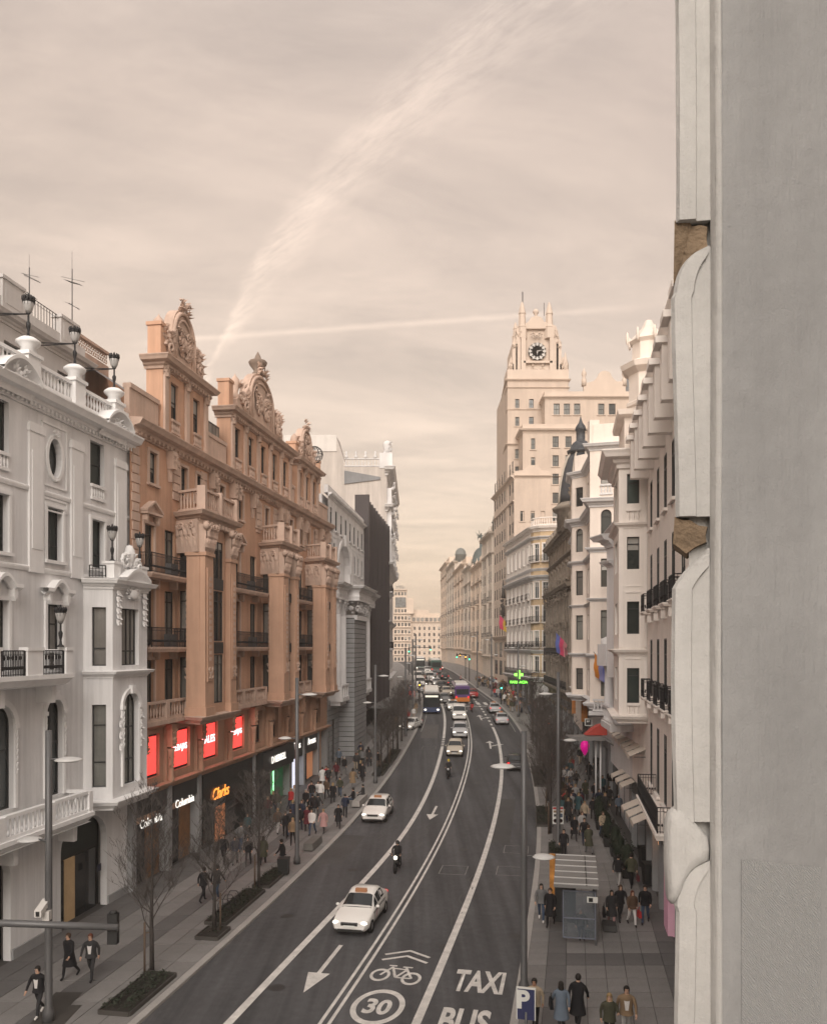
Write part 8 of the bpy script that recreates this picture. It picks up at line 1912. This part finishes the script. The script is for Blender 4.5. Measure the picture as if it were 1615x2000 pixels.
# traffic signals
GRN, REDL, AMB = emis('green signal', (.05, 1, .5), 5.0), emis('red signal', (1, .05, .03), 5.0), emis('amber signal', (1, .35, .03), 4.0); OFFL = mat('dark lens', (.02, .02, .02), .2, 0)
def signal_head(t, x, y, z, lit, s=1.0, away=False):
    m = MB(); m.box(x - .16 * s, x + .16 * s, y - .12 * s, y + .12 * s, z - .5 * s, z + .5 * s); m.lathe(x, y, [(.16 * s, z + .5 * s), (.10 * s, z + .58 * s), (0, z + .6 * s)], 8); hd = m.build('signal_head', TRIM, t); d = -1 if not away else 1
    for k, (zz, mm) in enumerate(((.3, REDL), (0, AMB), (-.3, GRN))):
        m = MB(); m.ell((x, y + d * .13 * s, z + zz * s), (.11 * s, .04 * s, .11 * s), 10, 6); m.build('lens', mm if k == lit else OFFL, hd)
t = thing('signal_gantry', 'grey signal arm reaching in from the left over the pavement', 'traffic light', (-12.4, 20, KH)); m = MB(); m.lathe(0, 0, [(.16, 0), (.12, 6.6)], 10); m.build('mast', LAMPG, t)
m = MB(); m.tube([(0, 0, 6.15), (2.5, 0, 6.12), (5.2, 0, 6.02)], [.095, .09, .085], 10); m.build('arm', LAMPG, t); signal_head(t, 5.02, .14, 5.95, -1, .75, True)
def signal(px, py, lit, label, h=3.0, at=None, arm=0):
    x, y = at or ground_at(px, py); t = thing('traffic_light', label, 'traffic light', (x, y, GZ(y) + KH), 0, 'traffic lights at the crossings'); m = MB(); m.lathe(0, 0, [(.09, 0), (.06, h + (.4 if arm else 0))], 8); m.build('mast', TRIM, t); signal_head(t, 0, -.16, h - .3, lit)
    if arm: m = MB(); m.tube([(0, 0, h + .35), (arm, 0, h + .35)], .06, 6); m.build('arm', TRIM, t); signal_head(t, arm, -.1, h + .1, lit, .9)
signal(0, 0, 2, 'green traffic light at the right kerb of the first crossing', 3.2, (C_R(131) + .5, 131)); signal(0, 0, 2, 'green light on an arm over the far junction, right side', 5.2, (C_R(171) + .4, 171), -2.6); signal(0, 0, 1, 'amber light standing just behind the far crossing', 5.0, (C_R(178) + .4, 178), -1.2)
signal(0, 0, 2, 'green light over the middle of the far junction', 6.0, (C_L(190) - .6, 190), 5.0); signal(0, 0, 1, 'amber light at the left kerb by the canopy', 3.4, (C_L(131) - .6, 131)); signal(1079, 1455, 0, 'red pedestrian light behind the right-hand lamp post', 3.4, (C_R(88) + 2.3, 88))
# bus shelter
x, y = ground_at(1126, 1838); y = 37.6; h = heading(C_R, y); t = thing('bus_shelter', 'glass bus shelter with flat grey ribbed roof and timetable panel', 'bus shelter', (7.45, y, GZ(y) + KH), -h)
SG = mat('shelter roof', (.21, .205, .20), .5, .08); SGL = mat('shelter glass', (.20, .23, .26), .08, 0, alpha=.28); m = MB(); m.box(-.95, .95, -2.5, 2.6, 2.5, 2.62); rf = m.build('roof', SG, t)
for i in range(6): m = MB(); m.box(-.95, .95, -2.4 + i * 1.0, -2.34 + i * 1.0, 2.622, 2.66); m.build('roof_rib', LAMPW, rf)
m = MB(); m.box(.42, .46, -2.52, 2.62, 2.622, 2.65); m.build('roof_seam', TRIM, rf)
for yy in (-2.2, 0, 2.3): m = MB(); m.box(.8, .88, yy - .04, yy + .04, 0, 2.5); m.build('post', LAMPG, t)
for a, b in ((-2.15, -.05), (.05, 2.25)): m = MB(); m.box(.82, .84, a, b, .3, 2.3); m.build('glass_pane', SGL, t)
m = MB(); m.box(-.55, .8, -2.22, -2.2, .25, 2.3); m.build('glass_pane', SGL, t); m = MB(); [m.box(-.58, .82, -2.25, -2.19, z, z + .05) for z in (.25, 1.1, 2.28)]; [m.box(xx, xx + .05, -2.25, -2.19, .25, 2.3) for xx in (-.58, .78)]; m.build('pane_frame', mat('blue grey frame', (.16, .17, .21), .5, 0), t)
m = MB(); m.box(.35, .75, -1.6, 1.6, .42, .48); [m.box(.5, .6, q, q + .08, 0, .42) for q in (-1.2, 1.1)]; m.build('bench', LAMPG, t)
m = MB(); m.box(-.95, .0, -.2, .0, .25, 2.45); m.build('advert_back', SHOP, t); m = MB(); m.box(-1.25, -.98, 2.2, 2.32, .3, 2.75); m.box(-1.2, -1.0, 2.18, 2.2, .4, 2.6); m.build('orange_panel', mat('orange advert', (.50, .22, .05), .5, .5, 2.5), t)
m = MB(); m.box(.45, .9, -2.62, -2.58, 1.95, 2.2); m.build('stop_sign_plate', PLATE, t); m = MB(); m.box(.52, .70, -2.635, -2.622, 1.99, 2.16); m.build('stop_symbol', TRIM, t)
# blue parking sign
x, y = 3.65, 26.6; t = thing('parking_sign', 'dark blue parking meter sign with a white P by the right kerb', 'sign', (x, y, KH)); BLU = mat('dark blue sign', (.035, .04, .10), .4, 0)
m = MB(); m.lathe(0, .03, [(.05, 0), (.05, 1.0)], 8); m.build('post', LAMPG, t); m = MB(); m.box(-.28, .28, 0, .06, .75, 1.75); pn = m.build('panel', BLU, t); m = MB(); [m.box(*b_, -.012, .075, *c_) for b_, c_ in (((-.31, .31), (1.75, 1.79)), ((-.31, -.28), (.75, 1.75)), ((.28, .31), (.75, 1.75)))]; m.build('frame', PLATE, t)
link('letter_p', text_mesh('P', .8, .01, .03, 0, PLATE, 'p'), t, (-.10, -.015, 1.38), rot=(PI / 2, 0, 0)); t.rotation_euler = (0, 0, -.25)
# restriction board on the right
x, y = ground_at(1090, 1640); t = thing('rules_board', 'white parking rules board in front of the right-hand lamp post', 'sign', (x - .1, y - .5, GZ(y) + KH)); m = MB(); m.lathe(0, .04, [(.04, 0), (.04, 2.0)], 6); m.build('post', LAMPG, t); m = MB(); m.box(-.36, .36, 0, .03, 1.0, 2.15); m.build('panel', PLATE, t)
for b_, c_, mm in (((-.34, .34), (1.98, 2.12), 'red'), ((.06, .30), (1.45, 1.7), 'jeans'), ((-.28, -.1), (1.5, 1.66), 'charcoal'), ((-.3, .3), (1.76, 1.9), 'tan')): m = MB(); m.box(*b_, -.006, -.001, *c_); m.build('printed_field', CM[mm], t)
for xx in (-.18, .18): m = MB(); m.lathe(xx, 0, [(0, 0), (.13, 0)], 14); m.v = [(p[0], -.006, 1.22 + p[1]) for p in m.v]; m.build('round_mark', CM['burgundy'], t)
# metro-like square sign, lit pharmacy cross, red awning, pink balloon
x, y = 14.3, 67.0; t = thing('square_sign', 'small black square sign with white border on a thin post', 'sign', (x, y, GZ(y) + KH)); zz = 13 - (1411 - HY) / FPX * y - GZ(y) - KH; m = MB(); m.lathe(0, .03, [(.04, 0), (.03, zz)], 6); m.build('post', LAMPG, t); m = MB(); m.box(-.3, .3, 0, .04, zz - .3, zz + .3); m.build('border', PLATE, t); m = MB(); m.box(-.23, .23, -.008, -.001, zz - .23, zz + .23); m.build('face', TRIM, t); m = MB(); m.box(-.14, .0, -.014, -.009, zz + .0, zz + .14); m.box(.05, .1, -.014, -.009, zz + .02, zz + .16); m.build('symbol', PLATE, t)
GL = emis('green neon cross', (.22, 1.0, .08), 1.5); y = 119.0; kk = y / FPX; x = (1013 - CX) * kk; z = 13 - (1318 - HY) * kk
t = thing('pharmacy_sign', 'glowing green pharmacy cross above green lettering', 'sign', (x, y, z)); m = MB(); m.box(-.20, .20, -.1, .1, -.62, .62); m.box(-.62, -.205, -.1, .1, -.2, .2); m.box(.205, .62, -.1, .1, -.2, .2); m.build('cross', GL, t); m = MB(); m.tube([(0, .15, 0), (3.5, 3.0, .3)], .06, 5); m.tube([(0, .15, -1.0), (3.5, 3.0, -.6)], .06, 5); m.build('bracket', LAMPG, t)
m = MB(); m.box(-1.5, 1.5, 0, .12, -1.42, -.78); m.build('name_board', mat('dark green board', (.01, .05, .015), .5, 0), t); link('lettering', text_mesh('FARMACIA', .52, .02, .012, 0, GL, 'f'), t, (0, -.03, -1.1), rot=(PI / 2, 0, 0), scale=(1.02, 1, 1))
y = 62.0; t = thing('entrance_canopy', 'grey curved canopy with red awning above the right-hand pavement', 'canopy', (13.0, y, 0)); z = 13 - (1441 - HY) / FPX * y; m = MB(); m.box(-1.3, 1.4, -.3, 1.2, z - .22, z + .1); m.tube([(1.3, -.2, z), (2.0, -.6, z - .5), (3.0, -.4, z - .6)], .08, 6); m.build('canopy_slab', mat('grey metal canopy', (.2, .195, .19), .45, .1), t); m = MB(); m.prism_xz([(.1, z + .15), (1.7, z + .15), (1.7, z + 1.0), (1.1, z + .9), (.6, z + .6)], .2, 1.2); m.build('red_awning', mat('red canvas', (.42, .06, .045), .8, .1), t); m = MB(); [m.lathe(q, .9, [(.07, GZ(y)), (.07, z - .22)], 8) for q in (1.0, 1.35)]; m.build('column', STONE_W, t)
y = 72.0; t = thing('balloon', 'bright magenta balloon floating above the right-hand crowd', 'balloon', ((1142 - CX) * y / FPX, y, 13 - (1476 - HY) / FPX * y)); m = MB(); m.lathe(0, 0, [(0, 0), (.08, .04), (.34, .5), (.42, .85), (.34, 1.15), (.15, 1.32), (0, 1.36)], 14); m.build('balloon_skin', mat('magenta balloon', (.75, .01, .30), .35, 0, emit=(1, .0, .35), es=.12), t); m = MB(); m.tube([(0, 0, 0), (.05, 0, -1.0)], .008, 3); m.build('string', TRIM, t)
# awnings with lamps on the right-hand shops
AW = mat('cream awning canvas', (.60, .54, .475), .85, .08, .5); LA = emis('warm shop lamp', (1.0, .42, .16), 6.0); k = 0
fR = Fa((15.5, 63.0), (12.9, 45.0))
def awning(px, y, z, label):
    global k
    x = (px - CX) * y / FPX; a = fR.ang; t = thing('awning', label, 'awning', (x, y, z), a, 'cream awnings on the right-hand shops'); m = MB(); w = .74
    m.add([(-w, .0, .45), (w, .0, .45), (w, -1.4, -.2), (-w, -1.4, -.2), (-w, 0, .41), (w, 0, .41), (w, -1.4, -.24), (-w, -1.4, -.24)], [(0, 1, 2, 3), (7, 6, 5, 4), (0, 4, 5, 1), (3, 2, 6, 7), (0, 3, 7, 4), (1, 5, 6, 2)]); m.build('canvas', AW, t)
    m = MB(); m.add([(-w, -1.41, -.21), (w, -1.41, -.21), (w, -1.42, -.42), (-w, -1.42, -.42)], [(0, 1, 2, 3)]); m.build('valance', AW, t); m = MB(); [m.tube([(s * w, 0, -.25), (s * w, -1.15, -.27)], .02, 4) for s in (-1, 1)]; m.build('arm', LAMPG, t)
nm_ = ['first', 'second', 'third', 'fourth', 'fifth', 'sixth', 'seventh']
for i in range(7): y = 60.5 - i * 2.1; awning(1228 + i * 7.6 + (i > 3) * 1, y, 6.9 - .0 * i, 'cream awning of the upper tier, %s counting from the far end' % nm_[i])
for i in range(3): awning(1236 + i * 10, 56.0 - i * 2.0, 4.4, 'cream awning of the middle tier, %s from the far end' % nm_[i])
for i in range(3): awning(1263 + i * 11, 48.8 - i * 1.9, 3.6, 'cream awning of the nearest tier, %s from the far end' % nm_[i])
for i, (px, y, z) in enumerate(((1288, 46.6, 6.0), (1262, 52.0, 6.5), (1249, 55, 6.6), (1270, 49.5, 6.3), (1288, 42.2, 3.0), (1290, 43.6, 4.6), (1272, 47.6, 3.3), (1240, 53.6, 4.6), (1279, 46.0, 3.2))): 
    t = thing('wall_lamp', 'small glowing orange wall lamp %s' % ('beside the nearest awning tier' if i in (4, 6, 8) else 'below the iron balcony corner' if i == 5 else 'under the far end of the awnings' if i in (2, 7) else 'under the upper awning tier'), 'lamp', ((px - CX) * y / FPX, y, z), 0, 'glowing wall lamps of the shops'); m = MB(); m.lathe(0, 0, [(.05, -.22), (.07, -.2), (.07, .2), (.05, .22)], 8); m.build('lamp_tube', LA, t); m = MB(); m.box(-.03, .3, .0, .04, .2, .24); m.build('bracket', TRIM, t)
# flags
def flag(px, py, y, cols, label, s=1.0):
    x, z = (px - CX) * y / FPX, 13 - (py - HY) / FPX * y; t = thing('flag', label, 'flag', (x, y, z)); m = MB(); m.tube([(1.6 * s, .4, -1.2 * s), (-.2 * s, -.2, 1.1 * s)], .03, 5); m.build('flagpole', LAMPG, t)
    n = len(cols)
    for i, c in enumerate(cols):
        m = MB(); q = 6; vs = []
        for j in range(q + 1):
            for e in (0, 1): u = (i + e) / n; vs.append(((-.15 + u * 1.1) * s + .08 * math.sin(j * 1.3 + u * 3), -.2 + .12 * math.sin(j * 1.1 + u * 5), (1.0 - u * 1.2 - j / q * 1.9 * (1 - .3 * u)) * s))
        m.add(vs, [(2 * j, 2 * j + 1, 2 * j + 3, 2 * j + 2) for j in range(q)], 0, True); m.build('stripe', c, t)
fc_ = lambda n, c: mat('flag ' + n, c, .8, .05)
flag(1163, 1300, 66.3, [fc_('orange', (.55, .2, .03)), fc_('lilac', (.22, .22, .42)), fc_('blue', (.10, .13, .38))], 'orange and blue flag hanging from the pink building balcony'); flag(1088, 1256, 96, [fc_('blue', (.1, .13, .38)), fc_('crimson', (.5, .05, .12)), fc_('rose', (.5, .2, .22))], 'crimson and blue flags on the brown carved building', 1.2); flag(977, 1215, 154, [fc_('crimson', (.5, .05, .12)), fc_('gold', (.5, .33, .04))], 'small red flag on the street wall of the clock tower', 1.3)
# orange banners by the shops
for i, (px, py, y, lab) in enumerate(((1122, 1375, 92, 'orange hanging banner farther from the pink building'), (1141, 1388, 80, 'orange hanging banner nearer the pink building'))): z = 13 - (py - HY) / FPX * y; t = thing('banner', lab, 'banner', ((px - CX) * y / FPX, y, z), 0, 'orange shop banners'); m = MB(); m.box(-.3, .3, -.03, .03, -1.1, 1.1); m.build('cloth', mat('orange banner', (.42, .17, .05), .8, .1), t); m = MB(); m.tube([(-.35, 0, 1.12), (2.5, .2, 1.12)], .025, 4); m.build('rod', TRIM, t)
# ================================================================ bare trees, beds, planters
BARK = mat('winter bark', (.06, .052, .048), .9, .2, 3); TWIG = mat('winter twigs', (.085, .074, .068), .9, .15, 3)
def tree_mesh(seed, H, spread, dens):
    r = random.Random(seed); tr, cr = MB(), MB(); th = H * .30
    axis = [(0, 0, 0), (.02, .01, th), (.05 * r.uniform(-1, 1), .05 * r.uniform(-1, 1), H * .6), (.1 * r.uniform(-1, 1), .1 * r.uniform(-1, 1), H)]; tr.tube(axis, [.095, .075, .045, .012], 8)
    def limb(p, d, l, rad, lev):
        n = 4; pts = [p]; dd = d.copy()
        for i in range(n):
            dd = (dd + Vector((r.uniform(-.22, .22), r.uniform(-.22, .22), r.uniform(-.02, .22)))).normalized(); pts.append(pts[-1] + dd * l / n)
        (tr if lev == 0 else cr).tube(pts, [rad * (1 - .8 * i / n) for i in range(n + 1)], 5 if lev == 0 else 3, cap=False)
        if lev < 3:
            for i in range((dens, dens - 2, 3)[lev]):
                t = r.uniform(.2, 1); k = min(n - 1, int(t * n)); q = pts[k].lerp(pts[k + 1], t * n - k); a = r.uniform(0, 2 * PI); e = (dd + Vector((math.cos(a), math.sin(a), r.uniform(-.1, .5))) * .8).normalized(); limb(q, e, l * r.uniform(.38, .62), max(.0085, rad * .45), lev + 1)
    for i in range(20):
        t = .24 + .72 * i / 20; z = H * t; a = i * 2.4 + r.uniform(-.4, .4); e = Vector((math.cos(a) * spread, math.sin(a) * spread, .75)).normalized(); limb(Vector((0, 0, z)), e, H * .36 * (1.15 - t * .75), .030 * (1.2 - t), 0)
    return tr.mesh('trunk', BARK), cr.mesh('crown', TWIG)
TM = [tree_mesh(1, 6.4, .8, 7), tree_mesh(2, 6.0, .72, 7), tree_mesh(3, 6.2, .9, 7)]
EAR = mat('planting soil', (.035, .03, .026), .95, .3, 3); LEAF = mat('low evergreen leaves', (.025, .032, .02), .8, .3, 5); EDGE = mat('steel bed edge', (.06, .055, .05), .6, .1); BX = mat('dark box hedge', (.016, .024, .014), .85, .3, 6)
def leaves(x0, x1, y0, y1, z, n, s, seed, h=.3):
    r = random.Random(seed); m = MB()
    for _ in range(n):
        c = Vector((r.uniform(x0, x1), r.uniform(y0, y1), z + r.uniform(0, h))); a, b = r.uniform(0, 2 * PI), r.uniform(-.6, 1.0); d = Vector((math.cos(a) * math.cos(b), math.sin(a) * math.cos(b), math.sin(b))) * s * r.uniform(.6, 1.3); w = Vector((-math.sin(a), math.cos(a), r.uniform(-.3, .3))) * s * .4
        m.add([tuple(c), tuple(c + d * .5 + w), tuple(c + d), tuple(c + d * .5 - w)], [(0, 1, 2, 3)])
    return m
def bed(px, py, w, l, f, label, off=0, plants=500):
    x, y = ground_at(px, py); t = thing('planting_bed', label, 'planting bed', (x, y, GZ(y) + KH), -heading(f, y), 'long planting beds at the kerb'); t.rotation_euler = (math.atan2(GZ(y + 2) - GZ(y - 2), 4), 0, -heading(f, y))
    m = MB(); m.box(-w / 2, w / 2, -l / 2, l / 2, -.1, .10); m.build('soil', EAR, t); m = MB(); [m.box(*q, -.1, .16) for q in ((-w / 2 - .05, -w / 2, -l / 2, l / 2), (w / 2, w / 2 + .05, -l / 2, l / 2), (-w / 2, w / 2, -l / 2 - .05, -l / 2), (-w / 2, w / 2, l / 2, l / 2 + .05))]; m.build('edging', EDGE, t)
    if plants: o = leaves(-w / 2 + .05, w / 2 - .05, -l / 2 + .1, l / 2 - .1, .1, plants, .12, int(px), .22).build('low_plants', LEAF, t); o['kind'] = 'stuff'
bed(272, 1950, 1.15, 3.5, C_L, 'long planting bed with low plants around the nearest left-hand tree'); bed(416, 1832, 1.0, 1.4, C_L, 'short bare tree pit between the two left-hand planting beds', 0, 40); bed(462, 1778, 1.0, 5.2, C_L, 'long shrubby bed behind the second left-hand tree', 0, 700); bed(530, 1722, .9, 3.4, C_L, 'bed with dark shrubs beside the litter bin on the left'); bed(745, 1508, 1.0, 5, C_L, 'bed of low shrubs before the third left-hand lamp post'); bed(765, 1482, 1.0, 8, C_L, 'long bed under the slim tree row on the left')
bed(1062, 1600, 1.1, 6, C_R, 'long bed under the dense right-hand trees'); bed(1086, 1665, .9, 2.6, C_R, 'dark bed behind the bus shelter on the right'); bed(1052, 1520, 1.1, 9, C_R, 'long bed farther up the right-hand kerb')
def tree(px, py, k, label, s=1.0, at=None, stake=True):
    x, y = at or ground_at(px, py); rz = rp.uniform(0, 6); t = thing('bare_tree', label, 'tree', (x, y, GZ(y) + KH), rz, 'bare winter trees along the kerbs'); t.scale = (s, s, s * rp.uniform(.95, 1.08)); link('trunk', TM[k][0], t); link('crown', TM[k][1], t)
    if stake: m = MB(); m.lathe(.28, .1, [(.045, -.1), (.045, 1.9)], 6); m.tube([(.28, .1, 1.5), (0, 0, 1.55)], .02, 4); m.build('support_stake', mat('wooden stake', (.10, .07, .05), .9, .1), t)
tree(297, 1908, 0, 'nearest bare tree, in front of the white building entrance', 1.0); tree(418, 1828, 1, 'bare tree standing alone in a short pit on the left', .95); tree(506, 1745, 2, 'bare tree in front of the black marble shop'); tree(745, 1512, 1, 'slim bare tree next to the third left lamp post', .95); tree(757, 1497, 0, 'slim bare tree second in the row past the rusticated pier', .95); tree(768, 1482, 2, 'slim bare tree third in the row past the rusticated pier', .95); tree(777, 1466, 1, 'slim bare tree fourth in the left row', .95); tree(785, 1450, 0, 'slim bare tree at the canopy corner', .95); tree(792, 1430, 2, 'farthest slim bare tree in the left row', .95)
for i, (px, py, k) in enumerate(((1069, 1632, 0), (1068, 1598, 1), (1064, 1568, 2), (1059, 1540, 0), (1054, 1515, 1), (1049, 1490, 2), (1042, 1466, 0), (1034, 1446, 1), (1090, 1580, 2), (1084, 1545, 0))): tree(px + 6, py, k, 'bare dense tree at the right kerb, %s from the bus shelter' % ['first', 'second', 'third', 'fourth', 'fifth', 'sixth', 'seventh', 'eighth', 'ninth on the inner side', 'tenth on the inner side'][i], 1.06, None, i < 2)
# cafe planters with hedges along the right-hand shops, waste bins
def planter(at, s, label, nm='planter', h=1.1):
    x, y = at; t = thing(nm, label, 'planter', (x, y, GZ(y) + KH), fR.ang, 'dark planters along the right-hand shops'); m = MB(); m.frustum(-.5 * s, .5 * s, -.28, .28, 0, .55, -.03); m.build('tub', TRIM, t); o = MB(); o.ell((0, 0, .55 + h * .42), (.52 * s, .34, h * .55), 9, 7, 0, .16, RND); o.build('hedge_core', BX, t); o = leaves(-.55 * s, .55 * s, -.38, .38, .55, 260, .11, int(y * 10), h * 1.05).build('leaves', BX, t); o['kind'] = 'stuff'
for i in range(7): y = 45.8 + i * 2.3; planter((F_R(y) - 1.25 - .12 * (i % 2), y), 1.0, 'clipped dark hedge planter outside the right-hand cafe, number %s from the waste bins' % ['one', 'two', 'three', 'four', 'five', 'six', 'seven', 'eight', 'nine', 'ten'][i], h=1.25)
def bin_(px, py, label, s=1.0, c=(.02, .022, .022)):
    x, y = ground_at(px, py); t = thing('waste_bin', label, 'bin', (x, y, GZ(y) + KH)); m = MB(); m.frustum(-.3 * s, .3 * s, -.3 * s, .3 * s, .08, 1.0 * s, -.05); m.build('bin_body', mat('dark bin', c, .5, .1), t); m = MB(); m.box(-.36 * s, .36 * s, -.36 * s, .36 * s, 1.0 * s, 1.08 * s); m.build('lid', mat('dark bin', c), t); m = MB(); [m.lathe(q, .25 * s, [(.08, 0), (.08, .1)], 8) for q in (-.22 * s, .22 * s)]; m.build('castor', TRIM, t)
bin_(1270, 1735, 'big dark wheeled bin against the right-hand shops', 1.15); bin_(1262, 1700, 'second dark wheeled bin just behind the first', 1.15); bin_(554, 1714, 'dark litter bin at the left kerb near the stone block', .9); bin_(738, 1520, 'small dark litter bin at the third left lamp post', .8)
def block(px, py, l, label, c, h=.48, rz=0):
    x, y = ground_at(px, py); t = thing('stone_bench', label, 'bench', (x, y, GZ(y) + KH), -heading(C_L, y) + rz); m = MB(); m.frustum(-.32, .32, -l / 2, l / 2, .06, h, .03); m.build('seat_block', mat('bench stone ' + label[:5], c, .8, .15, 1.5, fine=.1), t); m = MB(); m.box(-.26, .26, -l / 2 + .06, l / 2 - .06, 0, .06); m.build('base', TRIM, t)
block(611, 1659, 2.3, 'grey granite block bench at the left kerb', (.14, .135, .125)); block(703, 1573, 3.4, 'pale stone bench where two people sit', (.30, .285, .27))
block(1190, 1822, .9, 'low dark block seat on the right-hand pavement', (.05, .05, .05), .3)
# iron bicycle hoops beside the left bed
for i in range(3): x, y = ground_at(438 + i * 9, 1795 - i * 9); t = thing('bicycle_stand', 'thin iron hoop beside the shrubby bed, %s from the viewer' % nm_[i], 'hoop', (x, y, GZ(y) + KH), 0, 'iron hoops by the bed'); m = MB(); m.tube([(-.3, 0, 0), (-.3, 0, .55), (-.15, 0, .8), (.15, 0, .8), (.3, 0, .55), (.3, 0, 0)], .02, 5); m.build('hoop', IRON, t); m = MB(); m.tube([(-.3, 0, .4), (.3, 0, .4)], .015, 4); m.build('cross_bar', IRON, t)
# gratings and scraps on the left pavement
for px, py, w, l in ((120, 1962, 1.0, 1.4), (110, 1990, 1.2, 1.5)): x, y = ground_at(px, py); m = MB(); m.box(-w / 2, w / 2, -l / 2, l / 2, 0, .008); tag(m.build('floor_grating', EDGE), 'dark steel pavement grating by the near left lamp post, %s one' % ('farther' if py < 1980 else 'nearer'), 'grating', 'pavement gratings').location = (x, y, GZ(y) + KH + .004); bpy.context.view_layer.objects
# ================================================================ street haze
HZ = bpy.data.materials.new('street haze'); HZ.use_nodes = True; nt = HZ.node_tree; nt.nodes.clear()
vo = nt.nodes.new('ShaderNodeVolumePrincipled'); vo.inputs['Color'].default_value = (.97, .90, .84, 1); vo.inputs['Density'].default_value = .0006; vo.inputs['Anisotropy'].default_value = .2
ou = nt.nodes.new('ShaderNodeOutputMaterial'); nt.links.new(vo.outputs[0], ou.inputs['Volume'])
m = MB(); m.box(-720, 720, -320, 1020, -2, 92); o = m.build('haze', HZ); o['kind'] = 'stuff'; o['label'] = 'thin pale haze hanging over the whole street'; o['category'] = 'haze'
SC.cycles.volume_bounces = 1
